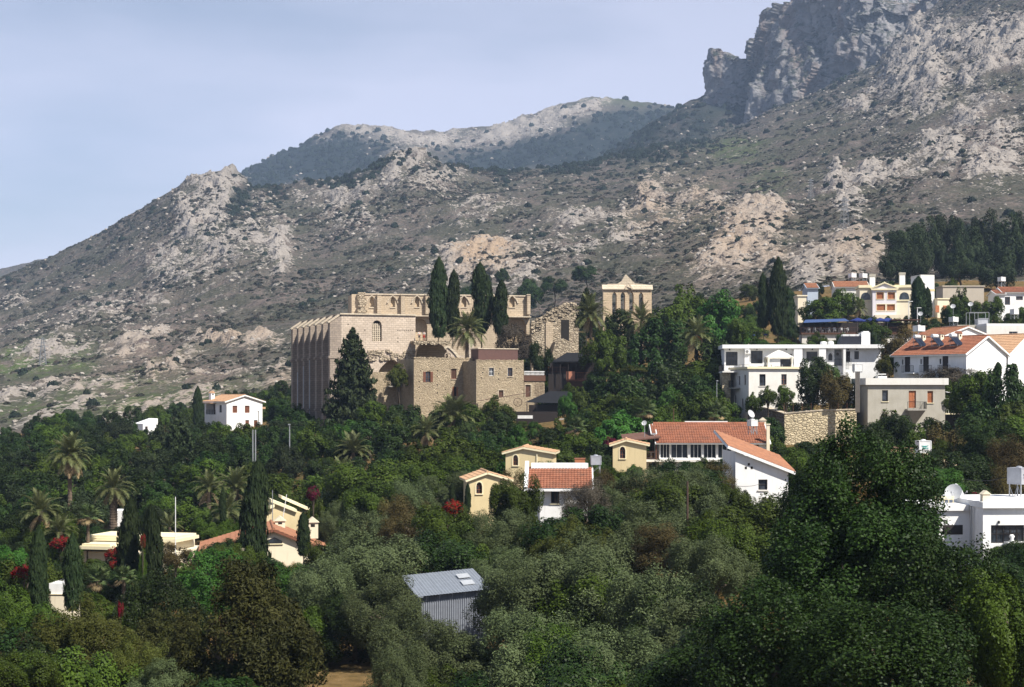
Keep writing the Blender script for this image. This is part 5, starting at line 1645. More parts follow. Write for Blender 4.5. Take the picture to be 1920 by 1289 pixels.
b.size(b.x(1752), 5); b.walls(WHITE, b.z(519), zb=-4); b.box('band', YELR, -.05, -.06, b.z(546), b.w + .05, -.004, b.z(542)); b.parapet(OFFWH, b.z(519), .4)
b.box('low_wing', CREAM, b.w + .01, -1.5, -4, b.x(1790), 4, b.z(562)); b.box('wing_roof', CREAMT, b.w - .1, -1.7, b.z(562) + .004, b.x(1791), 4.1, b.z(560))
for px in (1754, 1768): b.box('shutter_door', W_ORANGE, b.x(px, -1.5), -1.56, b.z(586, 2, -1.5), b.x(px + 7, -1.5), -1.505, b.z(573, 2, -1.5))
b.clear(1722, 517, 1756, 585)
# smaller houses on the slope
def small_house(label, px0, px1, pyb, D, pyt, rise, mat, tile, yaw=0, depth=6, wins=(), fascia=None, flat=False):
    b = Bld('slope_house', label, 'house', px0, pyb, D, yaw, 'houses on the slope behind the village')
    b.size(b.x(px1), depth); zt = b.z(pyt)
    for w_ in wins: hw(b, *w_, frame=W_BROWN)
    if flat:
        b.walls(mat, zt, zb=-4); b.flat_roof(fascia or mat, zt, .25, .2)
    else:
        b.walls(mat, [(0, zt), (depth / 2, zt + rise), (depth, zt)], axis='x', zb=-4); b.roof(tile, fascia or mat, oe=.4, og=.3, th=.15)
    b.clear(px0, pyt - 8, px1, pyb); return b
small_house('small bluish house with orange roof left of the twin tanks', 1514, 1534, 556, 345, 541, 1.0, plaster('bluish_render', (.40, .46, .54)), TILE_O)
small_house('orange roofed house half hidden in trees under the twin tanks', 1566, 1628, 552, 352, 539, 1.2, OFFWH, TILE_O, yaw=-4)
small_house('tiny cream flat house among the trees behind the tall cypresses', 1496, 1512, 575, 325, 556, 0, CREAM, None, flat=True)
small_house('long tan flat-roofed house with roof pergola right of the tower', 1768, 1845, 562, 358, 538, 0, plaster('tan_render', (.44, .39, .32)), None, flat=True)
small_house('white house with red roof and dark windows at the right edge of the slope', 1880, 1960, 575, 345, 549, 1.1, WHITE, TILE_R, wins=((1884, 1894, 557, 572), (1905, 1918, 556, 563)))
small_house('white outbuilding with chimney beside the red roofed house on the right slope', 1868, 1884, 572, 344, 552, 0.8, WHITE, TILE_R)
for px, py, l in ((1598, 521, 'left of the twin white tanks on the slope above the villa'), (1618.5, 521.5, 'right of the twin white tanks on the slope above the villa')):
    tank(px, py, 356, 1.25, .95, l, PLASTIC, legs=1.4, group='twin tanks above the villa')
tank(1878, 528, 362, 1.2, .95, 'white tank on legs above the house at the right edge of the slope', PLASTIC, legs=1.4)
tank(1788, 604, 285, 1.15, .85, 'white square tank on a stand right of the cypress pair', PLASTIC, legs=.8)
tank(1902, 590, 280, 1.0, .9, 'small white tank on the roof edge at far right', PLASTIC, legs=.8)
tank(1723, 622, 236, 1.2, .85, 'large white tank box between the brown tree and the gabled houses', PLASTIC, legs=.9)
for px, py, D, l in ((1820, 571, 290, 'white dish on a mast in front of the tan house'), (1787, 575, 292, 'small white dish in the bush right of the tower wing'), (1726, 589, 300, 'small white dish below the twin cypresses')):
    dish(px, py, D, .45, l, post=1.6)
for px, py, t_, D, l in ((1704, 598, 566, 305, 'tall white lamp post with flat head right of the blue parasols'), (1720, 598, 578, 303, 'thin white lamp post beside the small dish')):
    t = thing('lamp_post', l, 'lamp post', P(px, py + 6, D), 0); h = (py + 6 - t_) * D / F
    MB().bar((0, 0, 0), (0, 0, h), .07, 6).build('post', W_WHITE, t); MB().box(-.1, -.1, h, .75, .1, h + .1).build('lamp_head', W_WHITE, t)

# ---- blue awning terrace restaurant
b = Bld('awning_terrace', 'dark restaurant terrace under blue awnings below the villa', 'terrace', 1502, 628, 300, -4)
b.size(b.x(1712), 6)
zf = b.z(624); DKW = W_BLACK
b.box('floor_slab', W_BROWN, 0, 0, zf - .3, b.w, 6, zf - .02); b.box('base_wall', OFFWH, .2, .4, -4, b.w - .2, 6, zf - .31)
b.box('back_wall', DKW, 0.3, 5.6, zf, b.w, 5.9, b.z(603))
b.railing(0, .1, b.w, .1, zf, .95, .3, W_BROWN)
aw0, aw1 = b.x(1506), b.x(1592)
b_aw = MB().prism([(aw0, -.2, b.z(606)), (aw1, -.2, b.z(603)), (aw1, 5.5, b.z(596)), (aw0 + 1, 5.5, b.z(598))], (0, 0, .06)).build('awning', BLUEPALE, b.root)
for i in range(9):
    x = aw0 + (aw1 - aw0) * i / 8; b.box('awning_post', IRON, x - .04, 0, zf, x + .04, .08, b.z(605.5))
b.box('dark_canopy', W_BROWN, b.x(1672), .2, b.z(601), b.x(1725), 5.5, b.z(599.5)); b.box('dark_canopy_post', W_BROWN, b.x(1722), .3, zf, b.x(1723), .5, b.z(601))
def parasol(loc, r, h, label, group, mat, hub=None):
    t = thing('parasol', label, 'parasol', loc, .3, group)
    MB().bar((0, 0, 0), (0, 0, h), .035, 6).build('pole', W_WHITE, t)
    mb = MB(); n = 8
    for k in range(n):
        a0, a1 = 2 * math.pi * k / n, 2 * math.pi * (k + 1) / n
        mb.poly([(math.cos(a0) * r, math.sin(a0) * r, h - r * .32), (math.cos(a1) * r, math.sin(a1) * r, h - r * .32), (0, 0, h)])
        mb.poly([(math.cos(a0) * r, math.sin(a0) * r, h - r * .32), (math.cos(a1) * r, math.sin(a1) * r, h - r * .32), (math.cos(a1) * r, math.sin(a1) * r, h - r * .32 - .18), (math.cos(a0) * r, math.sin(a0) * r, h - r * .32 - .18)])
    mb.build('canopy', mat, t)
    MB().lathe([(.3, 0), (.28, .08), (.05, .1)], 10).build('base', CONC, t)
    return t
GP = 'blue parasols on the awning terrace'
for px, y, l in ((1608, 1.5, 'deep blue parasol nearest the pale blue awning'), (1632, 3.2, 'middle deep blue parasol on the awning terrace'), (1650, 1.6, 'third deep blue parasol counting from the pale awning'), (1664, 3.4, 'rightmost deep blue parasol on the awning terrace')):
    parasol(b.world(b.x(px, y), y, zf), 1.75, b.z(596.5, 0, y) - zf, l, GP, BLUECL)
parasol(P(1403, 647, 288), 1.3, 2.2, 'small blue parasol right of the bright green trees', 'blue parasols by the green trees', BLUECL)
parasol(P(1436, 648, 287), .5, 2.1, 'furled blue parasol left of the tall cypresses', 'blue parasols by the green trees', BLUECL)
rnd = random.Random(9)
GA = 'tables and chairs under the blue awning'
for i in range(7):
    px = 1512 + i * 12; y = 1.0
    table(b.world(b.x(px, y), y, zf), 'round table under the blue awning, ' + ('leftmost', 'second from left', 'third from left', 'fourth from left', 'fifth from left', 'sixth from left', 'rightmost')[i], GA)
    chair(b.world(b.x(px + 5, .7), .7, zf), rnd.uniform(0, 6), 'pale chair under the blue awning, ' + ('leftmost', 'second from left', 'third from left', 'fourth from left', 'fifth from left', 'sixth from left', 'rightmost')[i], GA)
b.clear(1502, 594, 1600, 622).clear(1600, 596, 1670, 606)

# ---- black shade sail cafe and timber terrace beside the abbey
b = Bld('timber_terrace_cafe', 'dark timber cafe terrace under a black hipped shade roof', 'cafe', 1028, 735, 262, -4)
b.size(b.x(1135), 6)
z0 = b.z(712); b.box('deck', W_RED, b.x(1062), -.4, z0 - .25, b.w, 6, z0)
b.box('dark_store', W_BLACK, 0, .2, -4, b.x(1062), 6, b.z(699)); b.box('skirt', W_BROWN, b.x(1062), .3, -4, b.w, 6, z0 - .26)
b.railing(b.x(1062), -.35, b.w, -.35, z0, 1.1, .22, W_ORANGE); b.railing(0, .25, b.x(1062), .25, b.z(699), .9, .22, W_RED)
MB().prism([(b.x(1062), -.42, z0 - .02), (b.x(1078), -.42, z0 - .02), (b.x(1078), -.42, b.z(697)), (b.x(1062), -.42, b.z(697))], (0, .04, 0)).build('painted_board', paint('salmon_board', (.48, .20, .12), .6), b.root)
zc0, zc1 = b.z(678), b.z(661)
xa, xb = b.x(1036), b.x(1110); mb = MB()
mb.poly([(xa, -.8, zc0), (xb, -.8, zc0), (xb - 1.5, 2.2, zc1), (xa + 2.2, 2.2, zc1)]); mb.poly([(xb, -.8, zc0), (xb, 6, zc0), (xb - 1.5, 2.2, zc1)]); mb.poly([(xb, 6, zc0), (xa, 6, zc0), (xa + 2.2, 2.2, zc1), (xb - 1.5, 2.2, zc1)]); mb.poly([(xa, 6, zc0), (xa, -.8, zc0), (xa + 2.2, 2.2, zc1)])
mb.box(xa, -.8, zc0 - .15, xb, 6, zc0 - .01)
ro = mb.build('shade_roof', BLACKCL, b.root)
for i in range(6):
    x = xa + (xb - xa) * i / 5; b.box('post', W_BLACK, x - .06, -.6, z0, x + .06, -.48, zc0 - .16, ro)
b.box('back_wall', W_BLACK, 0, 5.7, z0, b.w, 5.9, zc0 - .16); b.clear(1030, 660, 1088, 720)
GC = 'tables on the timber cafe terrace'
for i in range(4): table(b.world(b.x(1070 + i * 12), 1.0, z0), 'round table behind the timber cafe railing, ' + ('leftmost', 'second from left', 'third from left', 'rightmost')[i], GC, mat=W_BROWN)
b = Bld('shade_sail', 'large black shade sail on posts below the low stone store', 'shade sail', 985, 790, 246, -4)
b.size(b.x(1060), 6)
zs0 = b.z(756)
MB().prism([(0, -.2, b.z(755)), (b.x(1062), -.2, b.z(757)), (b.x(1066), 6.2, b.z(735)), (b.x(1028), 6.2, b.z(734))], (0, 0, .05)).build('sail', BLACKCL, b.root)
for px, y in ((988, .1), (1006, .1), (1058, .1), (1064, 6), (1030, 6)): b.box('post', IRON, b.x(px, y) - .05, y - .05, -4, b.x(px, y) + .05, y + .05, b.z(756.5 if y < 1 else 736))
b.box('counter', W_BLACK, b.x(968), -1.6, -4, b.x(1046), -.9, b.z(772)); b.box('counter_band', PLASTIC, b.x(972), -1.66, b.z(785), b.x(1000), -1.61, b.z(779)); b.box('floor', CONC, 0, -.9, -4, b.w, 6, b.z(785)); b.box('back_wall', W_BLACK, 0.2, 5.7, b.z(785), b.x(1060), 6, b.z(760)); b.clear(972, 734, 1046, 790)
GS = 'white chairs under the black shade sail'
for i in range(5): chair(b.world(b.x(1018 + i * 6, .6), .4, b.z(785)), math.pi, 'white chair in the row under the shade sail, ' + ('leftmost', 'second from left', 'middle', 'fourth from left', 'rightmost')[i], GS)
wl2 = thing('iron_wheel', 'rusty iron wheel leaning by the wall beside the shade sail', 'wheel', P(971, 762, 247), 0)
mb = MB(); n = 20; pts = [(math.cos(2 * math.pi * i / n) * .62, 0, .62 + math.sin(2 * math.pi * i / n) * .62) for i in range(n + 1)]
mb.tube(pts, [.05] * (n + 1), 6); mb.build('rim', paint('rusty_iron', (.10, .06, .04), .8), wl2)
for k in range(6): MB().bar((0, 0, .62), (math.cos(k * math.pi / 3) * .6, 0, .62 + math.sin(k * math.pi / 3) * .6), .025, 4).build('spoke', MATS['rusty_iron'], wl2)
b = Bld('ramp_wall', 'sloping stone ramp wall below the square stone block', 'wall', 893, 775, 251, YAW)
b.size(b.x(1003), 1.0, foot=False)
MB().prism([(0, -.8, -5), (b.w, -.8, -5), (b.w, -.8, b.z(743, b.w)), (b.w * .5, -.8, b.z(750, b.w * .5)), (0, -.8, b.z(757, 0))], (0, .7, 0)).build('wall', ST_RUB, b.root)
MB().bar((0, -.9, b.z(752, 0)), (b.w * .9, -.9, b.z(736, b.w)), .05, 5).build('handrail', W_BROWN, b.root)

# ---- houses left
b = Bld('white_shuttered_house', 'white two storey house with red shutters and pale tile roof on the left', 'house', 425, 812, 330, 40)
b.size(b.x(492), 9)
ze = b.z(754); xm = b.x(458)
for (a, c, t_, m_) in ((436, 445, 761, 774.5), (459, 468, 761, 774.5), (460, 467, 788, 802), (476, 483, 788, 806)):
    hw(b, a, c, t_, m_, frame=W_RED, fill='shutter', shut=W_RED)
b.win('L', 9 - 3.0, 9 - 2.0, b.z(774), b.z(760), frame=W_BLACK)
b.win('L', .6, 4.4, b.z(778), b.z(758), fill='void', t=1.8)
b.walls(WHITE, [(0, ze), (xm, b.z(743, xm)), (b.w, b.z(754, b.w))], zb=-5)
b.roof(TILE_P, WHITE, oe=.6, og=.4, th=.22)
b.box('loggia_back', W_BROWN, 1.8, 4.2, b.z(780), 1.9, 8.6, b.z(757))
b.railing(-.05, 4.5, -.05, 8.3, b.z(778), .95, .2)
b.box('awning', TILE_P, -1.5, 4.2, b.z(757) + .01, -.01, 8.6, b.z(757) + .1)
chimney(b, .9, 7.6, ze + .1, .9, 1.7, WHITE, TILE_P)
b.box('side_porch', WHITE, b.w + .02, 2, -5, b.x(497), 6, b.z(768)); b.box('side_porch_roof', TILE_P, b.w + .01, 1.7, b.z(768) + .004, b.x(506), 6.3, b.z(764)); b.clear(380, 738, 498, 792)
b = Bld('white_cube_house', 'white house half hidden behind a tree left of the shuttered house', 'house', 268, 828, 345, 30)
b.size(b.x(296), 6); hw(b, 272, 277, 800, 815, frame=W_RED); b.walls(WHITE, [(0, b.z(795)), (b.w, b.z(785, b.w))], zb=-4); b.clear(276, 786, 296, 806)
b.box('garden_wall', CREAM, -7.5, -1.5, -4, 3, -1.1, b.z(822))
b = Bld('white_cube_house', 'low white house fragment seen through trees at far left', 'house', 224, 825, 350, 10)
b.size(b.x(248), 5); b.walls(WHITE, [(0, b.z(795)), (b.w * .5, b.z(786, 1)), (b.w, b.z(792, 1))], zb=-4)
b = Bld('white_cube_house', 'small white wall corner left of the other hidden white houses', 'house', 190, 832, 335, 5)
b.size(b.x(210), 4); b.walls(WHITE, [(0, b.z(816)), (b.w, b.z(816))], zb=-4)

# ---- lower left houses
b = Bld('cream_gable_house', 'cream house with low wide gable, fan window and red-orange roof behind a cypress', 'house', 405, 1062, 148, 10)
b.size(b.x(606), 9)
xm = b.x(513)
pts = [(-1.0, b.z(1036, -1)), (xm, b.z(997, xm)), (b.w, b.z(1034, b.w))]
b.walls(CREAM, [(0, pts[0][1] + (pts[1][1] - pts[0][1]) * (1.0 / (xm + 1.0))), pts[1], pts[2]], zb=-4)
b.roof(TILE_O, W_RED, oe=.5, og=.4, th=.22, top=[(-1.0, pts[0][1]), pts[1], pts[2]])
A = [(b.x(501), b.z(1021)), (b.x(529), b.z(1021)), (b.x(529), b.z(1016.5)), (b.x(514), b.z(1009.5)), (b.x(501), b.z(1015))]
fw = MB().prism([(s, -.07, z) for s, z in A], (0, .06, 0)).build('fan_window', W_BLACK, b.root)
A2 = [((s - b.x(514)) * .86 + b.x(514), (z - b.z(1016.5)) * .7 + b.z(1016.5)) for s, z in A]
MB().prism([(s, -.085, z) for s, z in A2], (0, .012, 0)).build('pane', GLASS, fw)
MB().prism([(b.x(500), -.12, b.z(1023)), (b.x(531), -.12, b.z(1023)), (b.x(531), -.12, b.z(1021.3)), (b.x(500), -.12, b.z(1021.3))], (0, .11, 0)).build('sill', CREAMT, fw)
zz = b.z(1000, b.x(585)); chimney(b, b.x(586, 3.5), 3.5, b.z(1012, 0, 3.5), 1.0, 1.5, CREAM); chimney(b, b.x(525, 6.5), 6.5, b.z(1000, 0, 6.5), .95, 1.1, CREAM)
b.clear(380, 985, 612, 1000).clear(498, 1000, 560, 1048)
b = Bld('stepped_yellow_house', 'yellow house with stepped cream roof edges behind the cream gable house', 'house', 500, 1000, 164, 14)
b.size(b.x(590), 6)
b.walls(YELR, [(0, b.z(950)), (b.x(512), b.z(944)), (b.x(560), b.z(962)), (b.w, b.z(974))], zb=-4)
for (p0, y0, p1, y1, yy) in ((508, 942, 556, 961, -.3), (533, 938.5, 591, 964, 2.5), (496, 957, 514, 951, -.5)):
    a, c = Vector((b.x(p0), yy, b.z(y0, b.x(p0)))), Vector((b.x(p1), yy, b.z(y1, b.x(p1))))
    MB().prism([a, c, c + Vector((0, 0, .3)), a + Vector((0, 0, .3))], (0, 3.2, 0)).build('roof_edge', CREAMT, b.root)
b.box('upper_wall', YELR, b.x(535), 2.8, -3, b.x(588), 5.9, b.z(966, 4)); b.clear(500, 940, 590, 985)
b = Bld('cream_flat_villa', 'cream villa with broad flat eaves and red flowers below the tall palms', 'villa', 155, 1068, 152, -14)
b.size(b.x(322), 8)
b.walls(CREAM, b.z(1034), zb=-4)
for (p0, p1, y0, y1, yy) in ((148, 208, 1030, 1024, -.8), (160, 330, 1014, 1008, 1.5)):
    b.box('eave', CREAMT, b.x(p0, yy), yy, b.z(y0, 0, yy), b.x(p1, yy), yy + 5, b.z(y1, 0, yy)); b.box('eave_step', CREAMT, b.x(p0, yy) + .2, yy + .2, b.z(y1, 0, yy) + .004, b.x(p1, yy) - .2, yy + 4.8, b.z(y1, 0, yy) + .2)
b.box('upper_wall', CREAM, b.x(168, 2), 2.0, -3, b.x(322, 2), 7, b.z(1014.5, 0, 1.5)); b.clear(148, 1006, 232, 1048).clear(310, 1010, 322, 1050)
for (px, w_) in ((175, 6), (190, 6)):
    pass
b = Bld('white_water_house', 'small white block with cream base between slim cypresses at lower left', 'hut', 91, 1142, 112, -4)
b.size(b.x(123), 3); b.walls(CREAM, b.z(1114), zb=-4); b.box('upper_block', WHITE, .02, .05, b.z(1114) + .004, b.w, 3, b.z(1094)); b.box('rim', CREAMT, -.06, -.06, b.z(1115), b.w + .06, 3.05, b.z(1114) - .004); b.clear(91, 1092, 124, 1138)
b = Bld('white_shed_fragment', 'small white wall seen behind the thick palm trunk at left', 'hut', 206, 990, 182, 0)
b.size(b.x(232), 3); b.walls(WHITE, b.z(958), zb=-4); b.clear(216, 956, 231, 985)

# ---- grey metal shed in the olive grove
b = Bld('metal_shed', 'grey corrugated metal shed with shallow roof among the olive trees', 'shed', 790, 1172, 103, 14)
b.size(b.x(912), 5.2)
SHW = paint('shed_wall_metal', (.25, .27, .31), .55, .2); SHR = paint('shed_roof_metal', (.25, .275, .31), .5, .2)
zl, zr = b.z(1119, 0), b.z(1106, b.w)
npan = 6
for k in range(npan):
    mb = MB(); nn = 10; x0 = b.w * k / npan; x1 = b.w * (k + 1) / npan
    pr = []
    for i in range(nn * 2 + 1):
        s = x0 + (x1 - x0) * i / (nn * 2); pr.append((s, -.03 if (i // 1) % 4 in (0, 1) else .025))
    for (p, q) in zip(pr[:-1], pr[1:]):
        za_, zb_ = zl + (zr - zl) * p[0] / b.w, zl + (zr - zl) * q[0] / b.w
        mb.poly([(p[0], p[1], -2), (q[0], q[1], -2), (q[0], q[1], zb_), (p[0], p[1], za_)])
    mb.build('wall_sheet', SHW, b.root)
mb = MB(); mb.prism([(.02, .05, -2), (b.w, .05, -2), (b.w, .05, zr - .03), (.02, .05, zl - .03)], (0, b.d, 0)); mb.build('carcass', SHW, b.root)
zb0, zb1 = b.z(1088, b.x(778, 4), 4.0), b.z(1077, b.x(905, 5), 5.0)
for k in range(npan):
    mb = MB(); nn = 8; x0 = -.35 + (b.w + .7) * k / npan; x1 = -.35 + (b.w + .7) * (k + 1) / npan - .01
    for i in range(nn):
        s0, s1 = x0 + (x1 - x0) * i / nn, x0 + (x1 - x0) * (i + 1) / nn
        h0, h1 = (0, .03) if i % 2 == 0 else (.03, 0)
        f = lambda s: (zl + (zr - zl) * s / b.w + .05, zl + (zr - zl) * s / b.w + .75)
        mb.poly([(s0, -.35, f(s0)[0] + h0), (s1, -.35, f(s1)[0] + h1), (s1, b.d + .3, f(s1)[1] + h1), (s0, b.d + .3, f(s0)[1] + h0)])
    mb.build('roof_sheet', SHR, b.root)
b.box('gutter', SHR, -.3, -.42, zl - .02, .05, -.36, zl + .05)
for i in range(2):
    x0 = b.x(876 + i * 2); f = lambda s: zl + (zr - zl) * s / b.w + .12
    MB().prism([(x0, 1.2 + i * 1.7, f(x0) + .14 * (1.2 + i * 1.7)), (x0 + .8, 1.2 + i * 1.7, f(x0 + .8) + .14 * (1.2 + i * 1.7)), (x0 + .8, 2.2 + i * 1.7, f(x0 + .8) + .14 * (2.2 + i * 1.7)), (x0, 2.2 + i * 1.7, f(x0) + .14 * (2.2 + i * 1.7))], (0, 0, .03)).build('skylight', paint('dull_skylight', (.42, .44, .46), .5), b.root)
b.clear(780, 1078, 900, 1120).clear(805, 1120, 900, 1160)

# ================================================================== VEGETATION
NR = np.random.default_rng(11)
BARK = paint('bark', (0.09, 0.07, 0.05), 0.9)
PBARK = paint('palm_bark', (0.13, 0.095, 0.065), 0.9)
L_OLIVE = leaf_mat('olive_leaves', (0.0332, 0.0463, 0.0153), (0.1141, 0.1436, 0.0625), None, 0.55, 0.25, 0.22, 0.12)
L_DARK = leaf_mat('dark_leaves', (0.0051, 0.0129, 0.0025), (0.0327, 0.0593, 0.0113), None, 0.45, 0.3, 0.35, 0.12)
L_MID = leaf_mat('mid_green_leaves', (0.0115, 0.0248, 0.0029), (0.0680, 0.1023, 0.0127), None, 0.5, 0.25, 0.3, 0.15)
L_BRIGHT = leaf_mat('bright_green_leaves', (0.0166, 0.0570, 0.0074), (0.0567, 0.1288, 0.0185), None, 0.45, 0.3, 0.25, 0.18)
L_YELLOW = leaf_mat('yellowish_leaves', (0.034, 0.042, 0.008), (0.074, 0.080, 0.016), None, 0.55, 0.2, 0.25, 0.12)
L_BROWN = leaf_mat('brownish_leaves', (0.0465, 0.0328, 0.0124), (0.0752, 0.0625, 0.0217), (0.09, 0.055, 0.03), 0.6, 0.2, 0.25, 0.1)
L_MAUVE = leaf_mat('greyish_mauve_twigs', (0.0496, 0.0406, 0.0316), (0.0907, 0.0786, 0.0585), None, 0.7, 0.1, 0.2, 0.1)
L_BROAD = leaf_mat('broad_glossy_leaves', (0.0064, 0.0172, 0.0029), (0.0332, 0.0629, 0.0109), None, 0.42, 0.3, 0.12, 0.15)
L_CYP = leaf_mat('cypress_foliage', (0.0091, 0.0193, 0.0079), (0.0348, 0.0501, 0.0194), None, 0.6, 0.15, 0.3)
L_CON = leaf_mat('conifer_needles', (0.010, 0.018, 0.007), (0.034, 0.046, 0.018), None, 0.6, 0.2, 0.25)
L_JUN = leaf_mat('juniper_foliage', (0.0084, 0.0127, 0.0034), (0.0627, 0.0639, 0.0164), None, 0.6, 0.2, 0.2)
L_RED = leaf_mat('red_bracts', (0.14, 0.008, 0.010), (0.26, 0.014, 0.014), (0.03, 0.05, 0.015), 0.6, 0.1, 0.2, 0.2, 0.55)
L_MAG = leaf_mat('magenta_bracts', (0.085, 0.006, 0.022), (0.15, 0.012, 0.04), (0.03, 0.05, 0.015), 0.6, 0.1, 0.2, 0.2, 0.55)
L_WHITEF = leaf_mat('white_flowered_leaves', (0.03, 0.06, 0.014), (0.07, 0.10, 0.03), (0.75, 0.74, 0.70), 0.5, 0.2, 0.2, 0.1)
L_PALM = leaf_mat('palm_leaflets', (0.0533, 0.0672, 0.0213), (0.1378, 0.1469, 0.0569), None, 0.4, 0.45, 0.2, 0.12)
L_PALMD = leaf_mat('dry_palm_leaflets', (0.20, 0.145, 0.075), (0.27, 0.20, 0.11), None, 0.6, 0.2, 0.15)
L_FAN = leaf_mat('fan_palm_leaves', (0.042, 0.070, 0.022), (0.095, 0.125, 0.045), None, 0.4, 0.4, 0.2, 0.12)
DATES = paint('orange_dates', (0.42, 0.14, 0.02), 0.5)

def unit(v): return v / np.maximum(1e-9, np.linalg.norm(v, axis=1, keepdims=True))

def leaf_mesh(name, c, out, L, W, mat, rng, bias=0.7, tint=None, up=0.0):
    n = len(c)
    nr = unit(out * bias + rng.normal(size=(n, 3)) * 0.6 + np.array([0, 0, up]))
    t = unit(np.cross(nr, rng.normal(size=(n, 3)))); b = np.cross(nr, t)
    s = rng.uniform(0.7, 1.3, (n, 1))
    v = np.stack([c + t * L * s, c + b * W * s, c - t * L * s, c - b * W * s], 1).reshape(-1, 3)
    f = np.arange(n * 4).reshape(n, 4)
    me = np_mesh(name, v, f, mat)
    at = me.attributes.new('tint', 'FLOAT', 'FACE')
    tint = rng.random(n) if tint is None else tint
    at.data.foreach_set('value', tint.astype(np.float32))
    return me

def lobed_crown(name, mat, n, L, W, seed, lobes=16, rl=(.30, .46), flat=-0.75, spread=.66, core=.25, up=0.15, bias=1.5, wisp=0.0, sub=11, rs=(.30, .5)):
    """boughs (lobes) made of leaf clusters (sub-lobes) made of leaves"""
    rng = np.random.default_rng(seed)
    d = unit(rng.normal(size=(lobes, 3))); d[:, 2] = np.abs(d[:, 2]) * 1.15 - .38
    d = unit(d)
    C = d * rng.uniform(.45, 1.0, (lobes, 1)) ** .5 * spread
    Rr = rng.uniform(*rl, lobes)
    M = lobes * sub
    li = np.repeat(np.arange(lobes), sub)
    sd = unit(rng.normal(size=(M, 3)) + d[li] * .55 + np.array([0, 0, .25]))
    S = C[li] + sd * (Rr[li] * rng.uniform(.62, .95, M))[:, None]
    Rs = Rr[li] * rng.uniform(*rs, M)
    w = Rs ** 2; k = rng.choice(M, n, p=w / w.sum())
    u = unit(rng.normal(size=(n, 3)) + sd[k] * .5)
    r = Rs[k] * (1 - rng.random(n) ** 2.2 * .4) * (1 + wisp * np.abs(rng.normal(size=n)) * .5)
    p = S[k] + u * r[:, None]
    nc = int(n * core * .3)
    pc = unit(rng.normal(size=(nc, 3))) * rng.uniform(.1, .55, (nc, 1))
    p = np.concatenate([p, pc]); u = np.concatenate([u, unit(pc)]); k = np.concatenate([k, np.zeros(nc, int)])
    ok = p[:, 2] > flat; p, u, k = p[ok], u[ok], k[ok]
    e = np.percentile(np.abs(p), 98.5, axis=0)
    zhi, zlo = np.percentile(p[:, 2], 99), np.percentile(p[:, 2], 1)
    p = np.stack([p[:, 0] / e[0], p[:, 1] / e[1], (p[:, 2] - zlo) / (zhi - zlo) * 2 - 1], 1)
    lt = rng.random(lobes); ls = rng.random(M)
    tint = np.clip(.40 * rng.random(len(p)) + .28 * lt[li[k]] + .32 * ls[k], 0, 1)
    o = unit(u + sd[k] * .6 + d[li[k]] * .35)
    return leaf_mesh(name, p, o, L, W, mat, rng, bias, tint, up)

def cypress_mesh(name, seed, n=9000):
    rng = np.random.default_rng(seed)
    h = rng.random(n) ** .85; a = rng.uniform(0, 2 * math.pi, n)
    prof = np.interp(h, [0, .06, .25, .55, .8, .93, 1.0], [.55, .85, 1, .97, .76, .46, .06])
    rib = 1 + .26 * vnoise(np.cos(a) * 2.2, np.sin(a) * 2.2, h * 9, seed) + .16 * vnoise(np.cos(a) * 5, np.sin(a) * 5, h * 24, seed + 1)
    tuft = np.clip(vnoise(np.cos(a) * 9 + h * 3, np.sin(a) * 9, h * 40, seed + 2), 0, 1)
    r = prof * rib * (1 - rng.random(n) ** 2 * .35) * (1 + .28 * tuft)
    p = np.stack([np.cos(a) * r + .22 * vnoise(h * 2.2, 0 * h + seed), np.sin(a) * r, h * 2 - 1], 1)
    t = np.clip(.5 * rng.random(n) + .5 * (rib - .75) / .5, 0, 1)
    # leaf quads stretched upward (object scale makes them long)
    return leaf_mesh(name, p, np.stack([np.cos(a), np.sin(a), 0 * a], 1), .085, .05, L_CYP, rng, 1.1, t)

def conifer_mesh(name, seed, tiers=17, mat=None, wide=1.0, n_per=24):
    """cedar-like: drooping tiers of branches with upturned needle sprays"""
    rng = np.random.default_rng(seed); P_, O_, T_ = [], [], []
    for i in range(tiers):
        h = i / (tiers - 1); nb = int(13 - 7 * h); R = (1 - h) ** .60 * wide * (1 if i % 2 else .86) + .03
        a0 = rng.uniform(0, 6.28)
        for j in range(nb):
            a = a0 + 6.283 * j / nb + rng.normal() * .18; Rb = R * rng.uniform(.72, 1.08)
            m = int(n_per * 6 * (Rb + .15))
            s = rng.random(m) ** .7
            wdt = .13 * Rb * (1.15 - s) + .03
            off = rng.normal(size=m) * wdt
            z = h * 2 - 1 + .10 + (-.20 * s + .17 * s ** 2.5) * Rb * .9 + rng.normal(size=m) * .022
            ca, sa = math.cos(a), math.sin(a)
            P_.append(np.stack([ca * s * Rb - sa * off, sa * s * Rb + ca * off, z], 1))
            O_.append(np.stack([ca * .5 + 0 * s, sa * .5 + 0 * s, np.ones(m)], 1)); T_.append(np.clip(.3 * rng.random(m) + .7 * s * rng.uniform(.6, 1), 0, 1))
    p = np.concatenate(P_); p[:, :2] /= np.percentile(np.abs(p[:, :2]), 98)
    return leaf_mesh(name, p, np.concatenate(O_), .06, .026, mat or L_CON, rng, .8, np.concatenate(T_))

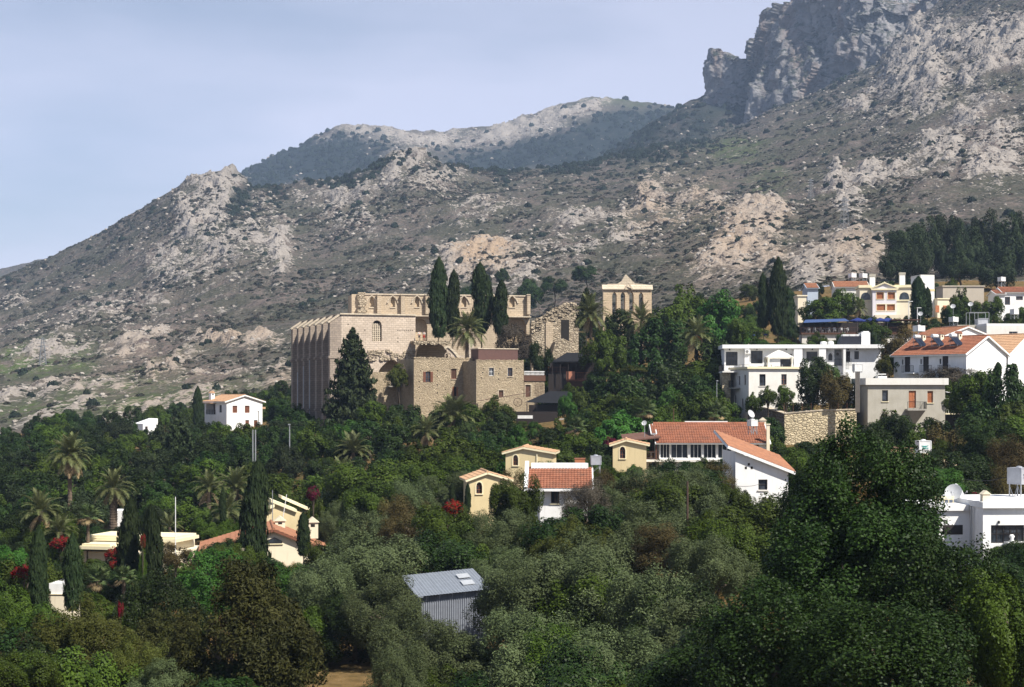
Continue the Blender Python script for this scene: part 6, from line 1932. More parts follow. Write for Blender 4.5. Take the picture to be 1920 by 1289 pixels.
def trunk_mesh(name, seed, mat=BARK, limbs=5):
    rng = random.Random(seed); mb = MB()
    pts = [Vector((0, 0, -.25))]; 
    for i in range(1, 5): pts.append(Vector((rng.uniform(-.05, .05) * i, rng.uniform(-.05, .05) * i, .22 * i)))
    mb.tube(pts, [.075, .06, .052, .046, .04], 7)
    for k in range(limbs):
        a = 6.28 * k / limbs + rng.uniform(-.4, .4); z0 = rng.uniform(.5, .8)
        b0 = pts[0].lerp(pts[-1], .25 / 1.13 + z0 * .8); b0 = Vector((0, 0, z0)); e = Vector((math.cos(a) * .40, math.sin(a) * .40, min(1.12, z0 + rng.uniform(.2, .4))))
        m = b0.lerp(e, .5) + Vector((0, 0, .06)); mb.tube([b0, m, e], [.032, .022, .008], 5)
    return mb.mesh(name, mat, True)
TRUNKS = [trunk_mesh('trunk', s) for s in (1, 2, 3)]
POLE_T = MB().tube([(0, 0, -.2), (0, 0, .5), (0, 0, 1)], [.06, .045, .02], 7).mesh('trunk', BARK, True)

KINDS_ = {}
def kind(key, nm, cat, hi, lo, trunk=TRUNKS): KINDS_[key] = (nm, cat, hi, lo, trunk)
LC = lobed_crown
kind('olive', 'olive_tree', 'tree', [LC('crown', L_OLIVE, 44000, .026, .0095, s, 18, (.26, .40), -.7, .70, wisp=.5, sub=13, rs=(.26, .42), bias=1.0) for s in (21, 22, 23)], [LC('crown', L_OLIVE, 10000, .05, .022, s, 14, (.28, .42), -.7) for s in (24, 25)])
kind('dark', 'evergreen_tree', 'tree', [LC('crown', L_DARK, 34000, .028, .016, s, 15) for s in (31, 32)], [LC('crown', L_DARK, 10000, .050, .030, s, 12) for s in (33, 34, 35)])
kind('mid', 'leafy_tree', 'tree', [LC('crown', L_MID, 34000, .028, .016, s, 15) for s in (41, 42)], [LC('crown', L_MID, 10000, .050, .030, s, 12) for s in (43, 44, 45)])
kind('bright', 'green_tree', 'tree', [LC('crown', L_BRIGHT, 30000, .030, .017, 51, 16)], [LC('crown', L_BRIGHT, 10000, .050, .030, s, 12) for s in (52, 53)])
kind('yellow', 'yellowish_shrub', 'shrub', [LC('crown', L_YELLOW, 36000, .025, .012, 61, 18, (.26, .38))], [LC('crown', L_YELLOW, 9000, .05, .027, s, 12) for s in (62, 63)])
kind('brown', 'brownish_tree', 'tree', [LC('crown', L_BROWN, 26000, .027, .013, 71, 18, (.24, .36), wisp=.6)], [LC('crown', L_BROWN, 8000, .05, .025, s, 14, (.24, .36), wisp=.6) for s in (72, 73)])
kind('mauve', 'twiggy_shrub', 'shrub', [LC('crown', L_MAUVE, 26000, .030, .009, 81, 18, (.24, .36), wisp=.8)], [LC('crown', L_MAUVE, 8000, .054, .016, 82, 14, (.24, .36), wisp=.8)])
kind('broad', 'broadleaf_tree', 'tree', [LC('crown', L_BROAD, 40000, .022, .014, s, 26, (.22, .36), -.9, .76, core=.6, bias=.8, wisp=.7, sub=14, rs=(.26, .44)) for s in (91, 92)], [LC('crown', L_BROAD, 9000, .05, .034, 93, 14)])
kind('juniper', 'juniper_tree', 'tree', [LC('crown', L_JUN, 46000, .030, .010, 95, 34, (.16, .28), -.9, .82, wisp=.9, sub=14, rs=(.22, .36), bias=.9)], [LC('crown', L_JUN, 9000, .055, .022, 96, 24, (.18, .28), -.9, .82, wisp=.6)])
kind('red', 'bougainvillea', 'shrub', [LC('crown', L_RED, 6000, .07, .045, 101, 16)], [LC('crown', L_RED, 4000, .08, .055, 102, 14)])
kind('magenta', 'bougainvillea', 'shrub', [LC('crown', L_MAG, 6000, .07, .045, 103, 16)], [LC('crown', L_MAG, 4000, .08, .055, 104, 14)])
kind('white', 'oleander', 'shrub', [LC('crown', L_WHITEF, 7000, .055, .03, 105, 18)], [LC('crown', L_WHITEF, 6000, .06, .035, 106, 18)])
kind('pine', 'pine_tree', 'tree', [LC('crown', L_CON, 9000, .06, .020, s, 26, (.2, .32), -.8) for s in (111,)], [LC('crown', L_CON, 9000, .06, .020, s, 26, (.2, .32), -.8) for s in (112, 113)])
kind('cypress', 'cypress_tree', 'tree', [cypress_mesh('crown', s) for s in (121, 122)], [cypress_mesh('crown', s, 6000) for s in (123, 124)], [POLE_T])
kind('conifer', 'conifer_tree', 'tree', [conifer_mesh('crown', 131, 24), conifer_mesh('crown', 132, 22)], [conifer_mesh('crown', 133, 15, n_per=14)], [POLE_T])
TREES = []
trng = random.Random(77)
TOPZ = {}
def tree(k, px, top, w, h, D, label=None, group=None, cat=None, depth=1.0):
    nm, ct, hi, lo, trunks = KINDS_[k]
    X = (px - 960) * D / F; zg = ground_z(X, D)
    ztop = (HY - top) * D / F; rw = w * D / F / 2; rh = h * D / F / 2
    cz = ztop - rh
    root = thing(nm, label, cat or ct, (X, D, zg), 0, group)
    ms = hi if (w > 62 and D < 170) or k == 'conifer' else lo
    rot = trng.uniform(0, 6.28)
    cr = put('crown', trng.choice(ms), root, (0, 0, cz - zg), (0, 0, rot), (rw, rw * depth * trng.uniform(.9, 1.1), rh))
    ht = max(.4, cz - zg + (rh * .2 if k not in ('cypress', 'conifer') else rh * .9))
    tr = min(rw * 1.0, ht * 1.2, 3.2)
    put('trunk', trng.choice(trunks), root, (0, 0, 0), (0, 0, trng.uniform(0, 6.28)), (tr * 1.3, tr * 1.3, ht))
    TREES.append((px, top, w, h, D, root, k))
    return root

# ------------------------------------------------------------------ palms
def frond_mesh(name, el, droop, mat, seed, n=24, length=1.0):
    rng = np.random.default_rng(seed); e = math.radians(el)
    s = np.linspace(0, 1, 13)
    x = np.cumsum(np.cos(e - droop * s ** 1.3)) / 13 * length; z = np.cumsum(np.sin(e - droop * s ** 1.3)) / 13 * length
    V, Fc = [], []
    for i in range(12):      # rachis
        k = len(V); w0, w1 = .014 * (1 - s[i]) + .003, .014 * (1 - s[i + 1]) + .003
        V += [(x[i], -w0, z[i]), (x[i], w0, z[i]), (x[i + 1], w1, z[i + 1]), (x[i + 1], -w1, z[i + 1])]; Fc.append((k, k + 1, k + 2, k + 3))
    for i in range(n):
        t = .12 + .88 * i / n; px_, pz_ = np.interp(t, s, x), np.interp(t, s, z); a = e - droop * t ** 1.3
        ll = .21 * math.sin(math.pi * min(1, .22 + t * .80)) + .03
        for sd in (-1, 1):
            d = np.array([.62 * math.cos(a), sd * .72, .62 * math.sin(a) + .16]) + rng.normal(size=3) * .07
            d = d / np.linalg.norm(d) * ll; p = np.array([px_, 0, pz_]); wv = np.array([math.cos(a), 0, math.sin(a)]) * .0135
            k = len(V); tip = p + d - np.array([0, 0, .25 * ll])
            V += [tuple(p - wv), tuple(p + wv), tuple(p + d * .6 + wv * .8), tuple(tip), tuple(p + d * .6 - wv * .8)]
            Fc += [(k, k + 1, k + 2, k + 4), (k + 4, k + 2, k + 3, k + 3)]
    Fc = [f if f[2] != f[3] else f[:3] for f in Fc]
    me = bpy.data.meshes.new(name); me.from_pydata(V, [], Fc); me.materials.append(mat)
    at = me.attributes.new('tint', 'FLOAT', 'FACE'); at.data.foreach_set('value', rng.random(len(Fc)).astype(np.float32)); me.update()
    return me
FRONDS = [frond_mesh('frond', el, dr, L_PALM, i) for i, (el, dr) in enumerate(((82, .7), (66, 1.1), (48, 1.35), (28, 1.4), (8, 1.3), (-14, 1.0)))]
FROND_D = frond_mesh('frond', -38, .75, L_PALMD, 9)
def fan_mesh(name, seed, mat):
    rng = np.random.default_rng(seed); V, Fc = [(0, -.01, 0), (0, .01, 0), (.5, .01, .12), (.5, -.01, .12)], [(0, 1, 2, 3)]
    for i in range(17):
        a = math.radians(-125 + 250 * i / 16) + rng.normal() * .03; L = .48 * (1 - .25 * abs(i - 8) / 8)
        d = np.array([math.cos(a), math.sin(a), .12]) * L; nrm = np.array([-math.sin(a), math.cos(a), 0]) * .032
        c = np.array([.5, 0, .12]); k = len(V)
        V += [tuple(c), tuple(c + d * .5 + nrm + [0, 0, .02]), tuple(c + d - [0, 0, .10]), tuple(c + d * .5 - nrm - [0, 0, .01])]; Fc.append((k, k + 1, k + 2, k + 3))
    me = bpy.data.meshes.new(name); me.from_pydata(V, [], Fc); me.materials.append(mat)
    at = me.attributes.new('tint', 'FLOAT', 'FACE'); at.data.foreach_set('value', rng.random(len(Fc)).astype(np.float32)); me.update()
    return me
FANS = [fan_mesh('frond', s, L_FAN) for s in (1, 2, 3)]; FAN_D = fan_mesh('frond', 5, L_PALMD)
pm = MB(); rr0 = random.Random(3)
for i in range(26):
    z = i / 25; r = .5 * (1.12 - .12 * z); pm.lathe([(r * .92, z - .022), (r * 1.06, z + .012), (r * .9, z + .02)], 9, (rr0.uniform(-.03, .03), rr0.uniform(-.03, .03), 0))
PTRUNK = pm.mesh('trunk', PBARK)
dm = MB()
for i in range(36):
    a, e = rr0.uniform(0, 6.28), rr0.uniform(-.9, .2); p = Vector((math.cos(a) * .32, math.sin(a) * .32, .05)); q = p * rr0.uniform(1.2, 1.9) + Vector((0, 0, -.35 + e * .3))
    dm.bar((0, 0, .05), q, .016, 4); dm.lathe([(.02, -.10), (.06, -.05), (.06, .03), (.02, .07)], 5, tuple(q))
DATEM = dm.mesh('date_cluster', DATES)
def palm(px, pyc, r_px, D, label, trunk_w=.5, n=44, dates=False, dry=5, fan=False, lean=0.0, up=False):
    """(px, pyc): heart of the crown, r_px: frond length in photo pixels"""
    X = (px - 960) * D / F; zg = ground_z(X, D); zc = (HY - pyc) * D / F; Rm = r_px * D / F
    root = thing('fan_palm' if fan else 'date_palm', label, 'palm', (X, D, zg))
    h = max(.3, zc - zg)
    put('trunk', PTRUNK, root, (0, 0, 0), (0, 0, 0), (trunk_w, trunk_w, h))
    g = 2.399
    for i in range(n):
        t = i / (n - 1)
        if fan:
            el = 75 - 115 * t; me = FANS[i % 3] if i < n - dry else FAN_D
            o = put('frond', me, root, (0, 0, h), (0, math.radians(-el), g * i + trng.uniform(-.2, .2)), (Rm * trng.uniform(.9, 1.05),) * 3)
        else:
            v = min(5, int(t * (4.4 if up else 6))); me = FRONDS[v]
            o = put('frond', me, root, (0, 0, h), (trng.uniform(-.12, .12), trng.uniform(-.1, .1), g * i), (Rm * trng.uniform(.88, 1.08),) * 3)
    if not fan:
        for i in range(dry): put('frond', FROND_D, root, (0, 0, h - .05 * Rm), (0, 0, g * i * 1.7), (Rm * trng.uniform(.7, .95),) * 3)
    if dates: put('date_cluster', DATEM, root, (0, 0, h), (0, 0, 0), (Rm * .36,) * 3)
    TREES.append((px, pyc - r_px * .7, 2 * r_px, 1.5 * r_px, D, root, 'palm'))
    return root
palm(876, 622, 46, 266, 'tall date palm with orange fruit in front of the abbey cypresses', .55, 52, True)
palm(1108, 592, 46, 268, 'date palm with orange fruit left of the gabled lancet ruin', .5, 46, True)
palm(1202, 606, 44, 272, 'date palm with pale drooping fronds under the lancet ruin', .5, 40)
palm(1306, 630, 44, 250, 'hazy date palm with a spot of orange fruit amid dark trees', .5, 40, True)
palm(131, 856, 52, 172, 'tallest palm with orange date bunches on a long bare trunk at left', .45, 54, True, 16)
palm(213, 918, 46, 168, 'palm with thick rough trunk right of the tall palm', .75, 40, False, 8)
palm(76, 962, 50, 150, 'palm with red-brown trunk below the tall palm at far left', .5, 34, False, 8, up=True)
palm(112, 1000, 44, 145, 'low arching palm at the foot of the tall palm', .5, 28, False, 4, up=True)
palm(850, 788, 58, 236, 'large low palm at the foot of the shuttered stone house', .7, 44, up=True)
palm(800, 812, 40, 225, 'feathery low palm left of the large low palm', .5, 24, up=True)
palm(662, 850, 46, 215, 'broad palm below the dark conifer', .5, 36, up=True)
palm(640, 888, 36, 190, 'small palm below the broad palm under the conifer', .45, 26, up=True)
palm(442, 920, 50, 178, 'bushy palm left of the yellow stepped house', .6, 40, up=True)
palm(392, 918, 42, 182, 'smaller palm left of the bushy palm', .5, 30, up=True)
palm(425, 962, 46, 165, 'drooping palm below the bushy palm', .6, 36)
palm(165, 972, 32, 152, 'fan palm between the tall palms and the cream villa', .3, 26, fan=True, dry=6)
palm(1206, 772, 32, 200, 'fan palm on a slim trunk above the restaurant roof', .26, 34, fan=True, dry=3)
palm(1078, 806, 30, 195, 'fan palm below the black shade sail', .25, 24, fan=True, dry=4)
palm(1168, 812, 26, 190, 'low fan palm left of the restaurant roof', .3, 20, fan=True, dry=4)
palm(1340, 778, 32, 212, 'low fan palm at the foot of the shaded return wall', .3, 20, fan=True, dry=2)
palm(185, 1090, 34, 122, 'fan palm in front of the cream villa', .3, 24, fan=True, dry=4)
palm(232, 1085, 30, 120, 'fan palm right of the cream villa front', .3, 22, fan=True, dry=3)
palm(1612, 580, 22, 318, 'small palm beside the villa entrance', .4, 26, False, 8)
palm(318, 990, 34, 165, 'low banana-like palm by the white pole', .3, 18, up=True)

# ------------------------------------------------------------------ cypresses and conifers
CY = [(822, 486, 32, 145, 281, 'tallest abbey cypress, leftmost of the four behind the date palm'), (849, 509, 26, 122, 283, 'second abbey cypress from left, beside the tallest'),
      (903, 496, 36, 128, 284, 'third abbey cypress, broad, right of the date palm'), (939, 528, 27, 102, 282, 'rightmost of the four abbey cypresses'),
      (1432, 514, 22, 100, 287, 'slim cypress left of the twin tall village cypresses'), (1459, 486, 32, 142, 286, 'tallest village cypress beside the blue parasols'), (1478, 540, 22, 90, 288, 'short cypress hugging the tallest village cypress'),
      (371, 726, 17, 80, 318, 'narrow cypress beside the white shuttered house'), (480, 866, 46, 200, 138, 'large dark cypress in front of the cream gable house'),
      (243, 938, 38, 180, 126, 'left of two thick cypresses before the cream villa'), (284, 950, 40, 170, 124, 'right of two thick cypresses before the cream villa'),
      (73, 990, 32, 160, 106, 'slim cypress left of the small white block'), (136, 1004, 30, 140, 108, 'slim cypress right of the small white block'),
      (1722, 520, 26, 78, 312, 'cypress in front of the white tower block'), (1739, 540, 16, 56, 312, 'thin cypress right of the tower cypress'), (1870, 680, 16, 46, 204, 'small grey cypress under the white gable'),
      (418, 915, 12, 64, 162, 'pencil cypress rising from the palms left of the big cypress'), (569, 962, 22, 80, 140, 'reddish young cypress at the gable house corner'),
      (848, 905, 12, 60, 150, 'thin cypress left of the lower yellow cottage'), (877, 908, 11, 52, 151, 'pencil cypress touching the lower yellow cottage')]
for (px, t, w, h, D, l) in CY: tree('cypress', px, t, w, h, D, l, 'cypress trees')
tree('conifer', 662, 632, 112, 210, 247, 'big dark conifer in front of the buttressed hall', None)
tree('conifer', 335, 792, 100, 190, 225, 'dark conifer among the trees below the white shuttered house')
tree('conifer', 300, 800, 70, 120, 262, 'smaller conifer left of the dark conifer')
tree('conifer', 1100, 545, 34, 70, 290, 'small conifer left of the lancet ruin')

# ------------------------------------------------------------------ trees one can tell apart
T = tree
T('juniper', 455, 1062, 285, 290, 78, 'large dark juniper with yellowish tips in the left foreground', depth=.8)
T('yellow', 165, 1130, 185, 150, 84, 'round yellow-green bush in the lower left foreground')
T('yellow', 250, 1195, 130, 130, 80, 'yellow-green bush between the round bush and the juniper')
T('olive', 300, 1240, 120, 110, 76, 'grey-green shrub left of the juniper foot')
T('brown', 40, 1200, 120, 110, 84, 'reddish-brown dry shrub at the lower left edge')
T('mid', 40, 1225, 140, 120, 74, 'leafy shrub in the lower left corner')
T('bright', 20, 1030, 90, 110, 112, 'bright green tree at the left edge')
T('mid', 15, 1100, 120, 130, 104, 'green tree below the bright tree at the left edge')
T('dark', 300, 1075, 150, 170, 96, 'very dark tree behind the juniper on its left')
T('bright', 400, 1035, 140, 120, 118, 'bright green hedge below the cream gable house')
T('bright', 545, 1060, 90, 100, 114, 'bright green shrub below the right part of the gable house')
T('brown', 330, 1020, 60, 40, 140, 'brown shrub right of the cream villa')
T('olive', 685, 1008, 225, 150, 112, 'broad olive tree above the metal shed')
T('olive', 610, 1060, 130, 120, 106, 'olive tree between juniper and the broad olive')
T('olive', 722, 1082, 150, 130, 101, 'olive tree left of the metal shed')
T('olive', 770, 1135, 150, 140, 92, 'pale olive tree below the metal shed')
T('olive', 830, 1170, 190, 150, 86, 'olive tree in front of the metal shed foot')
T('olive', 985, 1048, 200, 150, 99, 'olive tree right of the metal shed')
T('olive', 945, 1030, 140, 90, 112, 'olive tree above the metal shed roof on the right')
T('olive', 1110, 1040, 240, 190, 98, 'largest pale olive tree in the middle foreground')
T('olive', 1000, 1150, 220, 170, 84, 'olive tree in the bottom middle')
T('olive', 1240, 1075, 230, 200, 91, 'olive tree left of the big leafy tree')
T('olive', 1140, 1190, 240, 150, 77, 'dim olive tree at the bottom right of the shed')
T('olive', 752, 1220, 110, 110, 82, 'small olive beside the dry grass patch')
T('dark', 535, 1195, 110, 130, 80, 'dark bush left of the dry grass patch')
T('broad', 1618, 815, 300, 270, 71, 'tallest large-leaved tree in the right foreground', depth=.9)
T('broad', 1600, 930, 330, 270, 68, 'broad rounded large-leaved tree just under the tallest one')
T('broad', 1530, 905, 180, 280, 73, 'rounded large-leaved tree on the left shoulder of the tallest one')
T('broad', 1765, 1015, 280, 270, 64, 'large-leaved tree below the white flat house')
T('broad', 1460, 1100, 300, 260, 62, 'dark large-leaved tree below the tallest one')
T('broad', 1660, 1140, 360, 240, 58, 'dark large-leaved thicket tree at the bottom right')
T('mid', 1900, 1090, 220, 230, 60, 'leafy tree in the lower right corner')
T('dark', 1320, 1200, 240, 150, 66, 'dark tree at the bottom between olives and broad leaves')
T('mid', 695, 872, 205, 150, 166, 'spreading dark green tree right of the cream gable house')
T('mid', 612, 905, 80, 110, 172, 'leafy tree touching the yellow stepped house')
T('brown', 770, 940, 110, 90, 128, 'brownish tree right of the spreading tree')
T('mid', 835, 955, 130, 110, 120, 'yellow-green tree below the lower yellow cottage')
T('olive', 935, 960, 120, 90, 118, 'pale grey olive in the grove under the lower yellow cottage')
T('mid', 965, 900, 100, 130, 134, 'leafy tree between the lower cottage and the white house')
T('mauve', 1105, 902, 100, 80, 138, 'mauve twiggy shrub right of the white house')
T('brown', 1150, 885, 80, 70, 142, 'brownish shrub above the twiggy shrub')
T('yellow', 1070, 978, 150, 110, 114, 'yellow-green bush below the white house with red roof')
T('olive', 1195, 882, 130, 110, 140, 'olive tree under the restaurant veranda on the left')
T('brown', 1335, 868, 90, 60, 146, 'dark brownish tree before the veranda')
T('olive', 1290, 910, 150, 110, 128, 'olive tree below the veranda near the brown pole')
T('olive', 1195, 945, 170, 120, 120, 'olive tree right of the twiggy shrub')
T('mid', 1378, 912, 70, 80, 132, 'dark round tree left of the monopitch house')
T('brown', 1250, 985, 150, 90, 108, 'brownish tree below the brown pole')
T('mid', 1370, 980, 170, 130, 104, 'leafy tree below the monopitch house')
T('olive', 1330, 1010, 160, 120, 99, 'grey olive below the dark round tree')
T('mid', 828, 808, 112, 95, 188, 'round green pine-like tree below the stone house')
T('dark', 745, 800, 90, 90, 205, 'dark tree below the dark stone recess')
T('dark', 600, 790, 90, 90, 232, 'dark tree at the foot of the buttresses')
T('mid', 725, 785, 60, 60, 226, 'green shrub below the balcony recess')
T('bright', 972, 800, 44, 50, 195, 'bright lime green tree below the ramp wall')
T('bright', 1064, 738, 34, 46, 232, 'small bright green tree at the edge of the shade sail')
T('brown', 925, 755, 60, 50, 238, 'rusty brown shrub on the ramp below the square stone block')
T('white', 878, 792, 34, 34, 225, 'white-flowered shrub right of the low palm')
T('dark', 900, 810, 60, 60, 205, 'dark shrub left of the lime green tree')
T('dark', 1155, 706, 125, 110, 225, 'big dark tree right of the shade sail')
T('mid', 1040, 790, 60, 70, 200, 'leafy tree under the white chairs of the shade sail')
T('dark', 1110, 790, 70, 80, 205, 'dark tree between the two fan palms')
T('mid', 1133, 622, 80, 85, 258, 'rounded green tree above the timber cafe')
T('dark', 1170, 585, 90, 110, 278, 'dark tree below the lancet ruin')
T('mid', 1270, 542, 120, 110, 290, 'tall leafy tree right of the lancet ruin')
T('bright', 1352, 552, 100, 120, 284, 'bright green tree left of the village cypresses')
T('dark', 1235, 600, 110, 110, 268, 'dark tree below the tall leafy tree')
T('dark', 1305, 640, 130, 130, 248, 'broad dark tree around the hazy palm')
T('dark', 1245, 690, 120, 110, 240, 'dark tree right of the clipped hedge')
T('mid', 1320, 738, 92, 80, 218, 'green tree left of the shaded wall below the hotel')
T('mid', 1385, 600, 50, 50, 275, 'leafy shrub left of the slim cypress')
T('bright', 1420, 638, 80, 28, 268, 'green hedge above the hotel roof on the left')
T('mid', 1480, 640, 90, 24, 262, 'green hedge above the hotel roof centre')
T('dark', 1525, 672, 75, 85, 214, 'dark tree in front of the hotel')
T('white', 1556, 684, 40, 50, 216, 'white-flowered tree right of the dark hotel tree')
T('brown', 1565, 700, 70, 70, 211, 'brownish tree beside the dark hotel tree')
T('mid', 1605, 712, 50, 70, 212, 'leafy tree left of the grey cement house')
for i, px in enumerate((1413, 1440, 1473)):
    T('mid', px, (738, 726, 724)[i], 34, 34, 210, ('leftmost', 'middle', 'rightmost')[i] + ' of three small orchard trees on the walled yard', 'small orchard trees on the walled yard')
T('brown', 1682, 612, 66, 70, 232, 'brown tree between hotel and the gabled house')
T('mid', 1690, 655, 60, 50, 226, 'green tree below the brown tree')
T('yellow', 1662, 668, 40, 34, 224, 'yellowish shrub at the right end of the hotel')
T('mid', 1640, 600, 60, 40, 290, 'low green tree in front of the blue parasols')
T('mid', 1545, 560, 90, 50, 312, 'clipped green bush above the blue awning')
T('mid', 1590, 545, 60, 50, 330, 'green tree left of the villa')
T('mid', 1810, 545, 60, 70, 330, 'leafy tree before the tan house')
T('mid', 1850, 560, 60, 60, 322, 'leafy tree right of the tan house')
T('mauve', 1780, 690, 110, 40, 215, 'dry greyish bush along the long white house')
T('mid', 1830, 700, 90, 90, 195, 'leafy tree below the white gable')
T('dark', 1890, 690, 90, 200, 188, 'tall dark tree at the right edge below the gables')
T('dark', 1850, 760, 120, 180, 178, 'dark drooping tree right of the pergola')
T('brown', 1650, 775, 50, 60, 186, 'bare brownish tree before the cement house corner')
T('mid', 1690, 785, 90, 60, 180, 'leafy shrub below the cement house')
T('brown', 1770, 800, 90, 90, 170, 'brownish leafy tree right of the teal marked tank')
T('magenta', 1830, 925, 44, 34, 122, 'magenta bougainvillea behind the white roof chimney')
T('dark', 1790, 850, 150, 130, 140, 'dark tree behind the white flat house')
T('bright', 1760, 880, 130, 60, 128, 'green tree right of the tallest leaved tree')
T('magenta', 1142, 820, 26, 22, 182, 'magenta bougainvillea by the yellow cottage near the porch')
T('magenta', 888, 890, 30, 16, 158, 'magenta bougainvillea left of the lower cottage')
T('magenta', 588, 912, 26, 26, 158, 'dark magenta bougainvillea right of the yellow stepped house')
T('red', 115, 1008, 40, 24, 142, 'red flowering shrub left of the cream villa')
T('red', 215, 1028, 34, 24, 146, 'red bougainvillea on the cream villa eave')
T('red', 45, 1062, 44, 24, 108, 'red bougainvillea beside the leftmost slim cypress')
T('red', 268, 1003, 10, 24, 122, 'small red flowers between the thick cypresses')
T('red', 850, 940, 40, 30, 130, 'red flowers below the pencil cypresses')
T('brown', 815, 1058, 60, 26, 118, 'rusty red-brown shrub behind the shed roof')
T('red', 226, 1130, 12, 30, 92, 'thin spray of red flowers by the yellow-green bush')
T('red', 212, 1052, 18, 14, 140, 'small red blossom cluster at the villa corner')
T('white', 185, 1055, 40, 24, 138, 'white-flowered bush before the cream villa')
T('yellow', 748, 684, 44, 40, 258, 'yellow-green creeper over the broken arch')
T('mauve', 960, 610, 70, 60, 278, 'dry feathery bush on the terrace behind the square stone block')
T('dark', 1015, 645, 50, 60, 270, 'dark bush left of the cafe roof')
T('yellow', 1186, 686, 44, 14, 250, 'flat-topped clipped hedge right of the timber cafe', cat='hedge')
for i, (px, t, w, h, D) in enumerate(((1700, 430, 70, 90, 425), (1735, 412, 70, 100, 440), (1775, 405, 76, 104, 452), (1815, 420, 66, 96, 440), (1850, 402, 80, 110, 455), (1890, 408, 70, 110, 445), (1925, 400, 70, 115, 450), (1720, 465, 60, 60, 405), (1800, 470, 70, 56, 402), (1870, 480, 70, 60, 400), (1670, 470, 50, 50, 415))):
    T('pine', px, t, w, h, D, ('dark pine on the slope above the villas, %s from the left of its grove' % ('first', 'third', 'fourth', 'sixth', 'seventh', 'ninth', 'last', 'second', 'fifth', 'eighth', 'outermost')[i]), 'dark pine grove on the slope')
for i, (px, t, w, h, D) in enumerate(((905, 515, 40, 30, 600), (985, 525, 60, 50, 560), (940, 505, 30, 24, 610), (880, 535, 44, 34, 560), (1040, 520, 50, 30, 590), (1100, 500, 50, 26, 620))):
    T('dark', px, t, w, h, D, ('dark bush at the foot of the ochre rock, ' + ('left one', 'largest', 'small upper one', 'lowest left', 'right one', 'farthest right')[i]), 'bushes under the ochre rock')

for (px, t_, w, h, D, r_, k) in list(TREES):     # leafy bush that carries each spray of flowers
    if k in ('red', 'magenta'):
        l = r_['label']; zb_ = HY - F * ground_z((px - 960) * D / F, D) / D
        tree('mid', px, t_ + h * .45, w * 1.7, max(h, zb_ - t_ - h * .45), D + 1.2, 'green bush behind the ' + l, 'bushes that carry flowers')
# ------------------------------------------------------------------ filling trees of the gardens and the grove
LAND = [(640, 700, 'buttressed hall'), (830, 760, 'shuttered stone house'), (1000, 760, 'black shade sail'), (1330, 820, 'red restaurant roof'), (1045, 910, 'white house with red roof'), (985, 860, 'upper yellow cottage'), (910, 905, 'lower yellow cottage'),
        (1430, 890, 'white monopitch house'), (1450, 680, 'white hotel'), (1530, 800, 'yellow retaining wall'), (1700, 760, 'grey cement house'), (1860, 980, 'white flat house'), (1850, 660, 'white gabled house'), (1660, 560, 'pediment villa'), (1600, 610, 'blue awning'),
        (440, 770, 'white shuttered house'), (250, 800, 'hidden white houses'), (510, 1020, 'cream gable house'), (240, 1030, 'cream villa'), (107, 1110, 'small white block'), (845, 1110, 'metal shed'), (131, 850, 'tallest palm'), (1175, 560, 'lancet ruin')]
def in_foot(X, Y, pad):
    for q in FOOT:
        c = sum(((p.x, p.y)[0] for p in q)) / 4, sum((p.y for p in q)) / 4
        inside = True
        for i in range(4):
            a, b = q[i], q[(i + 1) % 4]; ex, ey = b.x - a.x, b.y - a.y; L = math.hypot(ex, ey)
            if ((X - a.x) * ey - (Y - a.y) * ex) / L > pad: inside = False; break
        if inside: return True
    return False
CLEAR += [(598, 1185, 690, 1289, 101), (660, 1250, 730, 1289, 90), (1288, 896, 1290, 962, 120), (470, 800, 482, 880, 200), (538, 795, 548, 880, 205)]
CLEAR += [(px - w * .42, t, px + w * .42, t + h * .55, D) for (px, t, w, h, D, r_, k) in TREES if k in ('palm', 'cypress', 'red', 'magenta', 'white', 'bright')]
LOOK = {'olive': 'grey-green olive', 'dark': 'dark evergreen tree', 'mid': 'leafy green tree', 'yellow': 'yellow-green shrub', 'brown': 'brownish shrub', 'mauve': 'twiggy grey shrub', 'bright': 'bright green shrub', 'broad': 'large-leaved tree', 'conifer': 'dark conifer', 'pine': 'pine', 'juniper': 'juniper'}
fr = random.Random(5)
fill = []
D = 60.0
